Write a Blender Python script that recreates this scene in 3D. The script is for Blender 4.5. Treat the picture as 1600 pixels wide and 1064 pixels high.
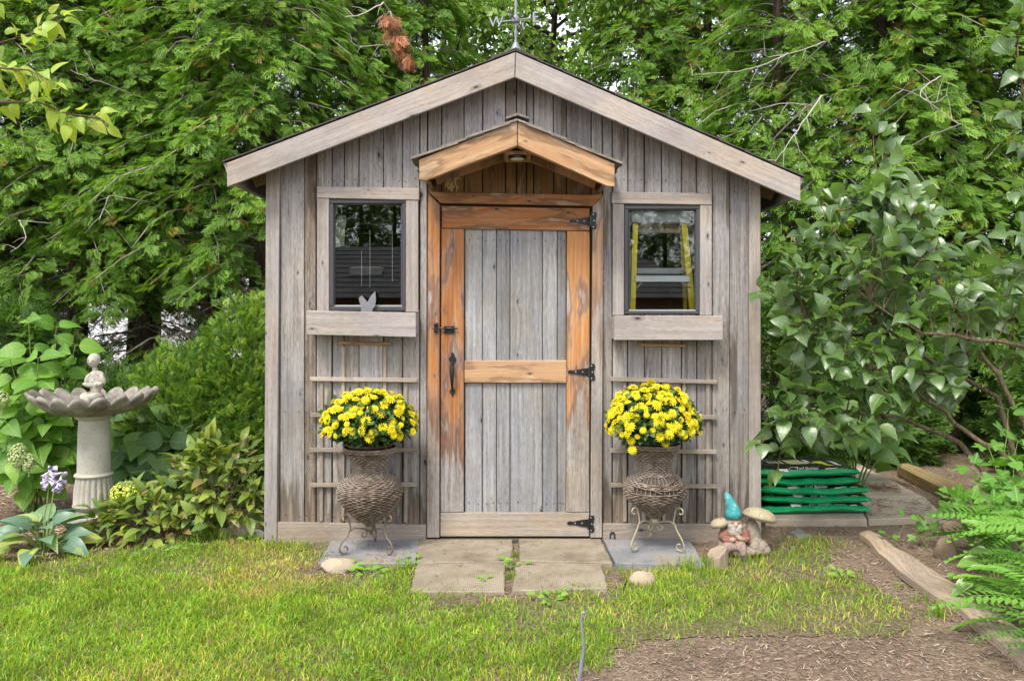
import bpy, bmesh, math, random
import numpy as np
from mathutils import Vector, Matrix, Euler

for _o in list(bpy.data.objects):
    bpy.data.objects.remove(_o)
SC = bpy.context.scene
COL = SC.collection
random.seed(7)
RNG = np.random.default_rng(11)
R = math.radians

# ------------------------------------------------------------------ camera, sky, sun, exposure
F, D, YH, H = 1240.0, 4.6, 488.0, 1.328      # focal length in photo px, metres to the shed wall, horizon row, eye height
cam_d = bpy.data.cameras.new('camera')
cam_d.sensor_width = 36.0
cam_d.lens = F / 1600.0 * 36.0
cam_d.shift_y = -(532.0 - YH) / 1600.0
cam_d.clip_end = 600.0
cam = bpy.data.objects.new('camera', cam_d)
COL.objects.link(cam)
cam.location = (0, -D, H)
cam.rotation_euler = (R(90), 0, 0)
SC.camera = cam

SUN_EL, SUN_AZ = 56.0, 205.0                 # azimuth clockwise from +Y: behind and a little left of the camera
wd = bpy.data.worlds.new('World')
SC.world = wd
wd.use_nodes = True
_nt = wd.node_tree
_nt.nodes.clear()
_sky = _nt.nodes.new('ShaderNodeTexSky')
_sky.sky_type = 'NISHITA'
_sky.sun_disc = False
_sky.sun_elevation = R(SUN_EL)
_sky.sun_rotation = R(SUN_AZ)
_sky.air_density = 1.0
_sky.dust_density = 1.0
_hs = _nt.nodes.new('ShaderNodeHueSaturation')
_hs.inputs['Saturation'].default_value = 0.22   # overcast: a milky sky
_bg = _nt.nodes.new('ShaderNodeBackground')
_bg.inputs['Strength'].default_value = 0.15
_wo = _nt.nodes.new('ShaderNodeOutputWorld')
_nt.links.new(_sky.outputs[0], _hs.inputs['Color'])
_nt.links.new(_hs.outputs[0], _bg.inputs['Color'])
_nt.links.new(_bg.outputs[0], _wo.inputs['Surface'])

sun_d = bpy.data.lights.new('sun', 'SUN')
sun_d.energy = 1.5
sun_d.angle = R(16)
sun_d.color = (1.0, 0.94, 0.83)
sun = bpy.data.objects.new('sun', sun_d)
COL.objects.link(sun)
_e, _a = R(SUN_EL), R(SUN_AZ)
_dir = Vector((math.sin(_a) * math.cos(_e), math.cos(_a) * math.cos(_e), math.sin(_e)))
sun.rotation_euler = (-_dir).to_track_quat('-Z', 'Y').to_euler()
sun.location = _dir * 30

SC.view_settings.view_transform = 'Standard'
SC.view_settings.look = 'None'
SC.view_settings.gamma = 1.0
SC.view_settings.use_curve_mapping = False
SC.view_settings.exposure = 1.6
SC.cycles.max_bounces = 6
SC.cycles.diffuse_bounces = 3
SC.cycles.glossy_bounces = 3
SC.cycles.transmission_bounces = 3
SC.cycles.transparent_max_bounces = 6

# ------------------------------------------------------------------ helpers
def W(px, py, y=0.0):
    s = (D + y) / F
    return Vector(((px - 800) * s, y, H - (py - YH) * s))

def G(px, py, z=0.0):
    d = (H - z) * F / (py - YH)
    return Vector(((px - 800) * d / F, d - D, z))

def link(o, parent=None):
    COL.objects.link(o)
    if parent is not None:
        o.parent = parent
    return o

def thing(name, label, cat, loc=(0, 0, 0), group=None, rz=0.0):
    o = bpy.data.objects.new(name, None)
    o.empty_display_size = 0.1
    COL.objects.link(o)
    o.location = loc
    o.rotation_euler = (0, 0, rz)
    o['label'] = label
    o['category'] = cat
    if group:
        o['group'] = group
    return o

def tag(o, label, cat, group=None):
    o['label'] = label
    o['category'] = cat
    if group:
        o['group'] = group
    return o

def mk(name, V, Fc, mat, parent=None, uv=None, smooth=False):
    me = bpy.data.meshes.new(name)
    me.from_pydata([tuple(v) for v in V], [], Fc)
    if uv is not None:
        ul = me.uv_layers.new(name='UVMap')
        for lp in me.loops:
            ul.data[lp.index].uv = uv[lp.vertex_index]
    if smooth:
        me.polygons.foreach_set('use_smooth', [True] * len(me.polygons))
    if mat is not None:
        me.materials.append(mat)
    me.update()
    return link(bpy.data.objects.new(name, me), parent)

def npmesh(name, V, Fq, mat, tint=None, smooth=False):
    """fast mesh from arrays: V (n,3), Fq (m,3|4), tint (n,3)"""
    me = bpy.data.meshes.new(name)
    n, m, k = len(V), len(Fq), Fq.shape[1]
    me.vertices.add(n)
    me.vertices.foreach_set('co', np.ascontiguousarray(V, dtype=np.float32).ravel())
    me.loops.add(m * k)
    me.loops.foreach_set('vertex_index', np.ascontiguousarray(Fq, dtype=np.int32).ravel())
    me.polygons.add(m)
    me.polygons.foreach_set('loop_start', np.arange(0, m * k, k, dtype=np.int32))
    me.polygons.foreach_set('loop_total', np.full(m, k, dtype=np.int32))
    if smooth:
        me.polygons.foreach_set('use_smooth', np.ones(m, dtype=bool))
    me.update(calc_edges=True)
    me.validate()
    if tint is not None:
        a = me.color_attributes.new('tint', 'FLOAT_COLOR', 'POINT')
        c = np.ones((n, 4), dtype=np.float32)
        c[:, :3] = tint
        a.data.foreach_set('color', c.ravel())
    if mat is not None:
        me.materials.append(mat)
    return me

def frames(pts):
    pts = [Vector(p) for p in pts]
    T = []
    for i in range(len(pts)):
        a = pts[max(i - 1, 0)]
        b = pts[min(i + 1, len(pts) - 1)]
        t = (b - a)
        T.append(t.normalized() if t.length > 1e-9 else Vector((0, 0, 1)))
    ref = Vector((0, 0, 1)) if abs(T[0].z) < .9 else Vector((1, 0, 0))
    n = (ref - T[0] * ref.dot(T[0])).normalized()
    out = []
    for t in T:
        n = (n - t * n.dot(t))
        n = n.normalized() if n.length > 1e-6 else t.orthogonal().normalized()
        out.append((t, n, t.cross(n)))
    return pts, out

class Geo:
    def __init__(s):
        s.V, s.F, s.UV = [], [], []

    def add(s, V, Fc, uv=None):
        o = len(s.V)
        s.V += [Vector(v) for v in V]
        s.F += [tuple(i + o for i in f) for f in Fc]
        s.UV += list(uv) if uv is not None else [(v[0], v[2]) for v in V]
        return s

    def tube(s, pts, rad, n=6, closed=False, cap=True):
        pts, fr = frames(pts)
        if not hasattr(rad, '__len__'):
            rad = [rad] * len(pts)
        V, Fc, uv = [], [], []
        L = 0.0
        for i, p in enumerate(pts):
            if i:
                L += (p - pts[i - 1]).length
            t, a, b = fr[i]
            for k in range(n):
                q = 2 * math.pi * k / n
                V.append(p + (a * math.cos(q) + b * math.sin(q)) * rad[i])
                uv.append((k / n * .15, L))
        m = len(pts)
        for i in range(m - 1 if not closed else m):
            j = (i + 1) % m
            for k in range(n):
                k2 = (k + 1) % n
                Fc.append((i * n + k, i * n + k2, j * n + k2, j * n + k))
        if cap and not closed:
            Fc.append(tuple(reversed(range(n))))
            Fc.append(tuple(range((m - 1) * n, m * n)))
        return s.add(V, Fc, uv)

    def lathe(s, prof, n=32, c=(0, 0, 0), fr=None, capb=True, capt=True):
        V, Fc, uv = [], [], []
        L = 0
        for i, (r, z) in enumerate(prof):
            if i:
                L += math.hypot(r - prof[i - 1][0], z - prof[i - 1][1])
            for k in range(n):
                q = 2 * math.pi * k / n
                rr = r if fr is None else r * fr(q, i)
                V.append((c[0] + rr * math.cos(q), c[1] + rr * math.sin(q), c[2] + z))
                uv.append((q * .2, L))
        for i in range(len(prof) - 1):
            for k in range(n):
                k2 = (k + 1) % n
                Fc.append((i * n + k, i * n + k2, (i + 1) * n + k2, (i + 1) * n + k))
        if capb:
            Fc.append(tuple(reversed(range(n))))
        if capt:
            Fc.append(tuple(range((len(prof) - 1) * n, len(prof) * n)))
        return s.add(V, Fc, uv)

    def box(s, lo, hi, M=None, bev=0.0):
        x0, y0, z0 = lo
        x1, y1, z1 = hi
        if bev <= 0:
            V = [(x0, y0, z0), (x1, y0, z0), (x1, y1, z0), (x0, y1, z0), (x0, y0, z1), (x1, y0, z1), (x1, y1, z1), (x0, y1, z1)]
            Fc = [(3, 2, 1, 0), (4, 5, 6, 7), (0, 1, 5, 4), (1, 2, 6, 5), (2, 3, 7, 6), (3, 0, 4, 7)]
        else:
            b = bev
            V, Fc = [], []
            for (xa, xb, ya, yb, z) in ((x0 + b, x1 - b, y0 + b, y1 - b, z0), (x0, x1, y0, y1, z0 + b), (x0, x1, y0, y1, z1 - b), (x0 + b, x1 - b, y0 + b, y1 - b, z1)):
                V += [(xa, ya, z), (xb, ya, z), (xb, yb, z), (xa, yb, z)]
            Fc = [(3, 2, 1, 0), (12, 13, 14, 15)]
            for i in range(3):
                for k in range(4):
                    k2 = (k + 1) % 4
                    Fc.append((i * 4 + k, i * 4 + k2, i * 4 + 4 + k2, i * 4 + 4 + k))
        d = [x1 - x0, y1 - y0, z1 - z0]
        ax = d.index(max(d))
        o1, o2 = random.random() * 7, random.random() * 9
        oth = [i for i in range(3) if i != ax]
        uv = [(v[oth[0]] + v[oth[1]] + o1, v[ax] + o2) for v in V]
        if M is not None:
            V = [M @ Vector(v) for v in V]
        return s.add(V, Fc, uv)

    def build(s, name, mat, parent=None, smooth=False):
        return mk(name, s.V, s.F, mat, parent, s.UV, smooth)

def auto_smooth(o, deg=35):
    me = o.data
    me.polygons.foreach_set('use_smooth', [True] * len(me.polygons))
    try:
        me.set_sharp_from_angle(angle=R(deg))
    except Exception:
        pass
    return o

def poly_plate(name, P, yf, th, mat, parent, axis=(0, 0, 1), bev=.003, jit=0.0):
    """board whose front outline P (world x,z pairs, any order) stands at depth yf and runs th back"""
    P = [Vector((p[0], 0, p[-1])) for p in P]
    A = sum(P[i].x * P[(i + 1) % len(P)].z - P[(i + 1) % len(P)].x * P[i].z for i in range(len(P)))
    if A < 0:
        P.reverse()
    n = len(P)
    ins = []
    for i in range(n):
        e0 = (P[i] - P[i - 1]).normalized()
        e1 = (P[(i + 1) % n] - P[i]).normalized()
        n0 = Vector((-e0.z, 0, e0.x))
        n1 = Vector((-e1.z, 0, e1.x))
        k = n0 + n1
        k = k / max(k.length_squared, .15) * 2 if k.length > 1e-5 else n0
        ins.append(P[i] + k * bev)
    yf += random.uniform(-jit, jit)
    tl = random.uniform(-jit, jit)
    cx = sum(p.x for p in P) / n
    wd = max(abs(p.x - cx) for p in P) + 1e-6
    yy = lambda p: yf + tl * (p.x - cx) / wd
    V = [Vector((p.x, yy(p), p.z)) for p in ins] + [Vector((p.x, yy(p) + bev, p.z)) for p in P] + [Vector((p.x, yy(p) + th, p.z)) for p in P]
    Fc = [tuple(range(n))]
    for i in range(n):
        j = (i + 1) % n
        Fc.append((i, n + i, n + j, j))
        Fc.append((n + i, 2 * n + i, 2 * n + j, n + j))
    Fc.append(tuple(reversed(range(2 * n, 3 * n))))
    ax = Vector(axis).normalized()
    bx = Vector((ax.z, 0, -ax.x))
    o1, o2 = random.random() * 40, random.random() * 40
    uv = [(v.dot(bx) + v.y + o1, v.dot(ax) + o2) for v in V]
    return mk(name, V, Fc, mat, parent, uv)

def plate(name, px, yf, th, mat, parent, axis='v', bev=.003, jit=0.0):
    """the same from photo pixels that lie on the plane y = yf"""
    P = [W(a, b, yf) for a, b in px]
    if axis == 'v':
        ax = (0, 0, 1)
    elif axis == 'h':
        ax = (1, 0, 0)
    else:
        a, b = W(*axis[0], yf), W(*axis[1], yf)
        ax = tuple(b - a)
    return poly_plate(name, [(p.x, p.z) for p in P], yf, th, mat, parent, ax, bev, jit)

def blobs(name, ells, voxel, colmat, parent, smooth_it=4, noise_amp=0.0):
    """one continuous skin around ellipsoids (c, r, rot, colour); colour comes from the nearest one"""
    bm = bmesh.new()
    mats = []
    for c, r, rot, col in ells:
        M = Matrix.Translation(c) @ Euler([R(a) for a in rot]).to_matrix().to_4x4() @ Matrix.Diagonal((*r, 1))
        bmesh.ops.create_icosphere(bm, subdivisions=3, radius=1.0, matrix=M)
        mats.append((np.array(M.inverted()), col, min(r)))
    me = bpy.data.meshes.new('tmp')
    bm.to_mesh(me)
    bm.free()
    o = bpy.data.objects.new('tmp', me)
    COL.objects.link(o)
    md = o.modifiers.new('r', 'REMESH')
    md.mode = 'VOXEL'
    md.voxel_size = voxel
    ms = o.modifiers.new('s', 'SMOOTH')
    ms.factor = .5
    ms.iterations = smooth_it
    dg = bpy.context.evaluated_depsgraph_get()
    m2 = bpy.data.meshes.new_from_object(o.evaluated_get(dg))
    bpy.data.objects.remove(o)
    bpy.data.meshes.remove(me)
    m2.name = name
    n = len(m2.vertices)
    co = np.empty(n * 3, dtype=np.float32)
    m2.vertices.foreach_get('co', co)
    co = co.reshape(-1, 3)
    h = np.c_[co, np.ones(n)]
    best = np.full(n, 1e9)
    col = np.ones((n, 4), dtype=np.float32)
    for Mi, c, rm in mats:
        d = (np.linalg.norm((h @ Mi.T)[:, :3], axis=1) - 1) * rm
        k = d < best
        best[k] = d[k]
        col[k, :3] = c
    a = m2.color_attributes.new('tint', 'FLOAT_COLOR', 'POINT')
    a.data.foreach_set('color', col.ravel())
    m2.polygons.foreach_set('use_smooth', [True] * len(m2.polygons))
    m2.materials.clear()
    m2.materials.append(colmat)
    return link(bpy.data.objects.new(name, m2), parent)

# ------------------------------------------------------------------ materials
class NT:
    def __init__(s, name):
        s.m = bpy.data.materials.new(name)
        s.m.use_nodes = True
        s.t = s.m.node_tree
        s.t.nodes.clear()
        s.out = s.t.nodes.new('ShaderNodeOutputMaterial')

    def put(s, sock, v):
        if isinstance(v, bpy.types.NodeSocket):
            s.t.links.new(v, sock)
        elif isinstance(v, bpy.types.Node):
            s.t.links.new(v.outputs[0], sock)
        else:
            if sock.type == 'RGBA' and hasattr(v, '__len__') and len(v) == 3:
                v = (*v, 1)
            sock.default_value = v

    def n(s, t, ins=None, **at):
        nd = s.t.nodes.new('ShaderNode' + t)
        for k, v in at.items():
            setattr(nd, k, v)
        for k, v in (ins or {}).items():
            s.put(nd.inputs[k], v)
        return nd

    def math(s, op, a, b=0.0, c=0.0, clamp=False):
        return s.n('Math', {0: a, 1: b, 2: c}, operation=op, use_clamp=clamp).outputs[0]

    def add(s, a, b): return s.math('ADD', a, b)
    def mul(s, a, b): return s.math('MULTIPLY', a, b)

    def mix(s, f, a, b, mode='MIX'):
        nd = s.n('Mix', None, data_type='RGBA', blend_type=mode, clamp_factor=True)
        s.put(nd.inputs[0], f)
        s.put(nd.inputs[6], a)
        s.put(nd.inputs[7], b)
        return nd.outputs[2]

    def ramp(s, f, stops):
        nd = s.n('ValToRGB', {0: f})
        e = nd.color_ramp.elements
        while len(e) < len(stops):
            e.new(.5)
        for q, (p, c) in zip(e, stops):
            q.position = p
            q.color = (*c, 1) if hasattr(c, '__len__') else (c, c, c, 1)
        return nd.outputs[0]

    def noise(s, vec, scale=1.0, detail=3.0, rough=.55, dist=0.0):
        nd = s.n('TexNoise', {'Scale': scale, 'Detail': detail, 'Roughness': rough, 'Distortion': dist})
        if vec is not None:
            s.put(nd.inputs['Vector'], vec)
        return nd.outputs['Fac']

    def smooth(s, x, a, b):
        nd = s.n('MapRange', {0: x, 1: a, 2: b, 3: 0.0, 4: 1.0}, interpolation_type='SMOOTHSTEP')
        return nd.outputs[0]

    def comb(s, x, y, z=0.0): return s.n('CombineXYZ', {0: x, 1: y, 2: z}).outputs[0]

    def pos(s): return s.n('NewGeometry').outputs['Position']
    def obj(s): return s.n('TexCoord').outputs['Object']
    def uv(s):
        nd = s.n('SeparateXYZ', {0: s.n('TexCoord').outputs['UV']})
        return nd.outputs[0], nd.outputs[1]
    def rnd(s): return s.n('ObjectInfo').outputs['Random']

    def bump(s, h, strength=.4, dist=.005):
        return s.n('Bump', {'Strength': strength, 'Distance': dist, 'Height': h}).outputs[0]

    def bsdf(s, col, rough=.7, metal=0.0, normal=None, spec=.5, **kw):
        nd = s.n('BsdfPrincipled', {'Base Color': col, 'Roughness': rough, 'Metallic': metal, 'Specular IOR Level': spec})
        if normal is not None:
            s.put(nd.inputs['Normal'], normal)
        for k, v in kw.items():
            s.put(nd.inputs[k.replace('_', ' ')], v)
        return nd

    def done(s, sh):
        s.put(s.out.inputs['Surface'], sh)
        return s.m

def wood(name, dark, mid, light, warm=None, mask=None, knot=.45, tint=.16, crack=.5, bump=.5):
    """weathered boards: UV u across, v along the grain in metres. warm = (dark, light) of unweathered
    cedar, mask(nt) = socket 0..1 where the wood is still unweathered"""
    WK = .74
    dark, mid, light = (tuple(c * WK for c in q) for q in (dark, mid, light))
    if warm is not None:
        warm = tuple(tuple(c * WK for c in q) for q in warm)
    t = NT(name)
    u, v = t.uv()
    vor = t.n('TexVoronoi', {'Vector': t.comb(t.mul(u, 6.5), t.mul(v, 2.6)), 'Scale': 1.0, 'Randomness': .9}, voronoi_dimensions='2D')
    cs = t.n('SeparateXYZ', {0: vor.outputs['Color']})
    d = t.mul(vor.outputs['Distance'], t.add(.8, t.mul(cs.outputs[1], 1.5)))
    sel = t.math('GREATER_THAN', cs.outputs[0], 1 - knot)
    d7 = t.mul(d, 5.0)
    near = t.mul(sel, t.math('POWER', 2.718, t.mul(t.mul(d7, d7), -1.0)))
    lw = t.noise(t.comb(t.mul(u, 5), t.mul(v, 1.3)), 1, 2)
    u2 = t.add(t.add(u, t.mul(lw, .016)), t.mul(near, .03))
    med = t.noise(t.comb(t.mul(u2, 60), t.mul(v, 1.6)), 1, 5, .65)
    fine = t.noise(t.comb(t.mul(u2, 330), t.mul(v, 22.0)), 1, 3, .7)
    crk = t.noise(t.comb(t.mul(u2, 150), t.mul(v, 1.8)), 1, 4, .7)
    blo = t.noise(t.comb(t.mul(u, 5), t.mul(v, 2.4), 3.3), 1, 4, .6)
    g = t.add(t.mul(med, .5), t.mul(fine, .5))
    base = t.ramp(g, [(.34, dark), (.48, mid), (.61, light)])
    base = t.mix(t.mul(t.smooth(blo, .45, .72), .55), base, tuple(c * .55 + .02 for c in mid))
    base = t.mix(t.mul(t.smooth(blo, .45, .25), .35), base, tuple(min(c * 1.18, 1) for c in light))
    hue = t.noise(t.comb(t.mul(u, 3.0), t.mul(v, 1.7), 9.1), 1, 3, .6)
    base = t.mix(t.mul(t.smooth(hue, .44, .66), .75), base, t.mix(1.0, base, (1.07, .98, .87), 'MULTIPLY'))
    base = t.mix(t.mul(t.smooth(hue, .5, .3), .6), base, t.mix(1.0, base, (.97, .97, 1.08), 'MULTIPLY'))
    if warm is not None:
        wm = mask(t, u, v, med)
        wb = t.ramp(t.add(t.mul(med, .75), t.mul(fine, .25)), [(.32, warm[0]), (.55, tuple((a + b) / 2 for a, b in zip(*warm))), (.68, warm[1])])
        base = t.mix(wm, base, wb)
        edge = t.mul(t.smooth(wm, .04, .28), t.smooth(wm, .85, .4))
        base = t.mix(t.mul(edge, .55), base, tuple(c * .45 for c in warm[0]))
    base = t.mix(t.mul(t.smooth(crk, .35, .27), crack), base, tuple(c * .22 for c in dark))
    ring = t.math('SINE', t.mul(d, 130.0))
    kn = t.mul(sel, t.smooth(d, .105, .055))
    kcol = t.mix(t.smooth(ring, -.6, .9), tuple(c * .35 for c in mid), tuple(c * .8 for c in mid))
    base = t.mix(t.mul(kn, .85), base, kcol)
    core = t.mul(sel, t.smooth(d, .035, .02))
    base = t.mix(core, base, (.03, .022, .016))
    k = t.add(1 - tint, t.mul(t.rnd(), 2 * tint))
    base = t.mix(1.0, base, t.comb(k, k, t.mul(k, 1.0)), 'MULTIPLY')
    hgt = t.add(t.add(t.mul(fine, .5), t.mul(med, .4)), t.mul(t.smooth(crk, .27, .36), .6))
    return t.done(t.bsdf(base, .86, normal=t.bump(hgt, bump, .006), spec=.25))

def zmask(z0, z1, amt=.35, lo=0.0, hi=1.0):
    """unweathered above z1, weathered below z0 with streaky edge"""
    def f(t, u, v, med):
        z = t.n('SeparateXYZ', {0: t.pos()}).outputs[2]
        nz = t.noise(t.comb(t.mul(u, 38), t.mul(v, 1.5), 7.0), 1, 3)
        nb = t.noise(t.comb(t.mul(u, 12), t.mul(v, 2.5), 1.0), 1, 3)
        zz = t.add(z, t.mul(t.math('SUBTRACT', nz, .5), amt * 2.2))
        m = t.smooth(zz, z0, z1)
        m = t.mul(m, t.smooth(nb, .33, .58))
        return t.add(lo, t.mul(m, hi - lo))
    return f

GREY_D, GREY_M, GREY_L = (.12, .105, .098), (.325, .30, .29), (.51, .482, .465)
def splash(t, u, v, med):
    """brown rain splash low on the boards and here and there along them"""
    z = t.n('SeparateXYZ', {0: t.pos()}).outputs[2]
    nz = t.noise(t.comb(t.mul(u, 30), t.mul(v, 1.4), 2.0), 1, 3)
    nb = t.noise(t.comb(t.mul(u, 9), t.mul(v, 1.1), 5.0), 1, 3)
    a = t.smooth(t.add(z, t.mul(t.math('SUBTRACT', nz, .5), 1.2)), .42, .02)
    return t.math('MAXIMUM', t.mul(a, .7), t.mul(t.smooth(nb, .56, .72), .4))
BROWN = ((.16, .105, .065), (.42, .33, .25))
M_WALL = wood('weathered_wall_wood', GREY_D, GREY_M, GREY_L, BROWN, splash, tint=.17, knot=.32, crack=.75, bump=.7)
M_STAIN = wood('water_stained_wood', (.05, .035, .025), (.20, .16, .13), (.38, .33, .29), BROWN, splash, tint=.05, knot=.2, crack=.8, bump=.7)
M_TRIM = wood('pale_trim_wood', (.245, .21, .188), (.40, .352, .322), (.52, .47, .435), crack=.4, knot=.85, tint=.07, bump=.35)
M_CORNER = wood('corner_board_wood', (.22, .19, .175), (.36, .32, .30), (.48, .44, .42), crack=.3, knot=.4, tint=.08, bump=.3)
M_DOORP = wood('door_panel_wood', (.15, .148, .15), (.30, .295, .30), (.45, .445, .45), tint=.2, knot=.35, crack=.7, bump=.6)
WARM = ((.24, .07, .02), (.60, .31, .13))
WARM_PALE = ((.44, .22, .10), (.70, .49, .30))
M_STILE_L = wood('left_stile_wood', GREY_D, (.33, .285, .255), GREY_L, WARM, zmask(.42, .66), tint=.05)
M_STILE_R = wood('right_stile_wood', GREY_D, (.34, .29, .25), GREY_L, ((.40, .13, .03), (.72, .43, .20)), zmask(.62, .85), tint=.05)
M_JAMB_L = wood('left_jamb_wood', GREY_D, (.33, .275, .24), GREY_L, ((.34, .11, .03), (.60, .31, .12)), zmask(.35, 1.1, .5), tint=.05)
M_JAMB_R = wood('right_jamb_wood', GREY_D, (.37, .32, .285), GREY_L, ((.46, .23, .10), (.60, .38, .20)), zmask(.9, 1.9, .4, 0, .85), tint=.05)
M_RAIL_T = wood('top_rail_wood', (.16, .10, .06), (.36, .23, .14), (.48, .33, .21), ((.26, .085, .025), (.54, .25, .10)), zmask(0, .2), tint=.03)
M_RAIL_M = wood('mid_rail_wood', (.3, .2, .13), (.45, .31, .2), (.55, .4, .28), WARM_PALE, zmask(0, .1), tint=.03, knot=.3)
M_RAIL_B = wood('bottom_rail_wood', (.24, .2, .165), (.38, .325, .27), (.50, .44, .375), tint=.03, knot=.1, crack=.25)
M_PORCH = wood('porch_cedar', (.3, .2, .13), (.48, .34, .22), (.60, .46, .32), ((.40, .18, .07), (.74, .53, .32)), zmask(-1, 0), tint=.05, knot=.5, crack=.2)
M_PWALL = wood('sheltered_wall_wood', (.10, .065, .035), (.22, .15, .085), (.32, .23, .135), ((.16, .08, .025), (.34, .2, .08)), zmask(0, .1), tint=.15)
M_BASE = wood('base_board_wood', (.2, .155, .125), (.36, .30, .25), (.47, .405, .345), knot=.25, crack=.3, tint=.05)
M_SLAT = wood('trellis_wood', (.2, .16, .13), (.36, .30, .25), (.50, .43, .36), knot=.1, crack=.5, tint=.1)
M_LOG = wood('driftwood_plank', (.16, .11, .075), (.40, .305, .225), (.58, .48, .38), knot=.3, crack=.7, tint=.05, bump=.8)
M_TIMBER = wood('mossy_timber', (.12, .08, .035), (.30, .22, .10), (.44, .34, .18), knot=.1, crack=.8, tint=.05, bump=.9)
M_SHAKE = wood('cedar_shake', (.12, .10, .085), (.25, .22, .19), (.37, .33, .295), knot=0, crack=.5)

def simple(name, col, rough=.6, metal=0.0, nscale=20, var=.25, bump=.0, spec=.5, **kw):
    t = NT(name)
    nz = t.noise(t.obj(), nscale, 4)
    c = t.mix(nz, tuple(x * (1 - var) for x in col), tuple(min(1, x * (1 + var)) for x in col))
    nm = t.bump(nz, bump, .01) if bump else None
    return t.done(t.bsdf(c, rough, metal, nm, spec, **kw))

M_IRON = simple('black_iron', (.022, .022, .024), .38, .4, 60, .3)
M_VANE = simple('vane_iron', (.22, .23, .25), .5, .5, 90, .5)
M_FRAME = simple('charcoal_window_frame', (.045, .045, .05), .45, 0, 15, .15)
M_DARK = simple('dark_interior', (.06, .05, .04), .9)
M_ROOF2 = simple('grey_house_shingle', (.15, .15, .15), .95, 0, 3.0, .75, .6)
M_ROOF = simple('asphalt_shingle', (.075, .07, .065), .95, 0, 160, .5, .6)
M_ALU = simple('aluminium', (.55, .56, .58), .35, .8, 30, .12)
M_YELLOW = simple('yellow_fibreglass', (.92, .72, .015), .42, 0, 10, .06)
M_CAPGREY = simple('grey_plastic', (.36, .37, .38), .5, 0, 30, .1)
M_PLASTIC = simple('pale_plastic_film', (.55, .56, .40), .35, 0, 20, .3)
M_WHITE = simple('white_enamel', (.75, .74, .70), .4, 0, 20, .05)
M_SCROLL = simple('rusty_cream_iron', (.34, .29, .20), .6, .35, 60, .5)
M_SCROLL2 = simple('dark_bronze_iron', (.16, .125, .085), .55, .45, 60, .5)
M_POT = simple('brown_pot', (.055, .028, .018), .5, 0, 20, .2)
M_BLACKPOT = simple('black_pot', (.018, .018, .018), .5, 0, 20, .2)
M_ROD = simple('grey_rod', (.22, .24, .29), .45, .3, 60, .3)

t = NT('glass')
fr = t.n('Fresnel', {'IOR': 1.52}).outputs[0]
mx = t.n('MixShader', {0: t.math('MULTIPLY', fr, 1.2, clamp=True), 1: t.n('BsdfTransparent', {'Color': (.92, .94, .93)}).outputs[0],
                       2: t.n('BsdfGlossy', {'Roughness': .004, 'Color': (1, 1, 1)}).outputs[0]})
M_GLASS = t.done(mx.outputs[0])

def stone(name, c1, c2, stain, scale=8.0, rough=.85, bump=.5, fine=90, stain_amt=.5):
    c1, c2, stain = (tuple(x * .80 for x in q) for q in (c1, c2, stain))
    t = NT(name)
    p = t.obj()
    a = t.noise(p, scale, 5, .6)
    b = t.noise(p, fine, 3, .6)
    s_ = t.noise(p, scale * .45, 4, .65)
    col = t.mix(t.smooth(a, .3, .7), c1, c2)
    col = t.mix(t.mul(t.smooth(s_, .5, .68), stain_amt), col, stain)
    col = t.mix(t.mul(t.smooth(b, .42, .28), .5), col, tuple(x * .35 for x in c1))
    return t.done(t.bsdf(col, rough, normal=t.bump(t.add(t.mul(a, .5), t.mul(b, .5)), bump, .006), spec=.3))

M_PAVER = stone('concrete_paver', (.25, .205, .15), (.36, .31, .235), (.15, .115, .075), 7, bump=.6, fine=120, stain_amt=.75)
M_SLAB = stone('pink_concrete_slab', (.44, .365, .285), (.56, .48, .385), (.30, .23, .17), 5, bump=.35, fine=110)
M_SLATE = stone('slate', (.20, .205, .22), (.32, .32, .335), (.34, .26, .19), 5, .6, bump=.25, fine=60, stain_amt=.75)
M_BATH = stone('bird_bath_cement', (.40, .37, .31), (.56, .53, .455), (.27, .225, .14), 5, bump=.35, fine=70)
M_BASIN = stone('bird_bath_basin_cement', (.20, .175, .15), (.38, .345, .30), (.10, .075, .055), 14, bump=.6, fine=80, stain_amt=.8)
M_ROCK = stone('tan_rock', (.38, .30, .21), (.52, .43, .325), (.22, .17, .12), 9, bump=.7)
M_ROCKW = stone('white_rock', (.55, .5, .45), (.72, .68, .63), (.35, .28, .22), 9, bump=.7)
M_ROCKB = stone('brown_rock', (.16, .115, .075), (.28, .215, .15), (.10, .07, .045), 9, bump=.8)

def painted(name, rough=.7, nscale=45, dirt=(.16, .12, .08), amt=.7, bump=.5):
    """colour from the 'tint' attribute with worn, dirty paint on top"""
    t = NT(name)
    c = t.n('Attribute', None, attribute_name='tint').outputs['Color']
    p = t.obj()
    a = t.noise(p, nscale, 4, .65)
    b = t.noise(p, nscale * 2.8, 3, .6)
    c = t.mix(t.mul(t.smooth(a, .5, .7), amt), c, dirt)
    c = t.mix(t.mul(t.smooth(b, .58, .72), .45), c, (.6, .56, .5))
    return t.done(t.bsdf(c, rough, normal=t.bump(t.add(a, b), bump, .004), spec=.3))

M_GNOME = painted('worn_statue_paint', .75, 75, (.12, .085, .06), .9, .9)
M_CHERUB = painted('lichened_cement', .9, 38, (.20, .13, .055), .8, .6)

def bark(name, c1, c2, sc=1.0):
    t = NT(name)
    x = t.n('SeparateXYZ', {0: t.obj()})
    v = t.comb(t.mul(x.outputs[0], 26 * sc), t.mul(x.outputs[1], 26 * sc), t.mul(x.outputs[2], 4 * sc))
    a = t.noise(v, 1, 5, .65, .4)
    return t.done(t.bsdf(t.ramp(a, [(.3, c1), (.65, c2)]), .95, normal=t.bump(a, .9, .02), spec=.15))

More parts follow.
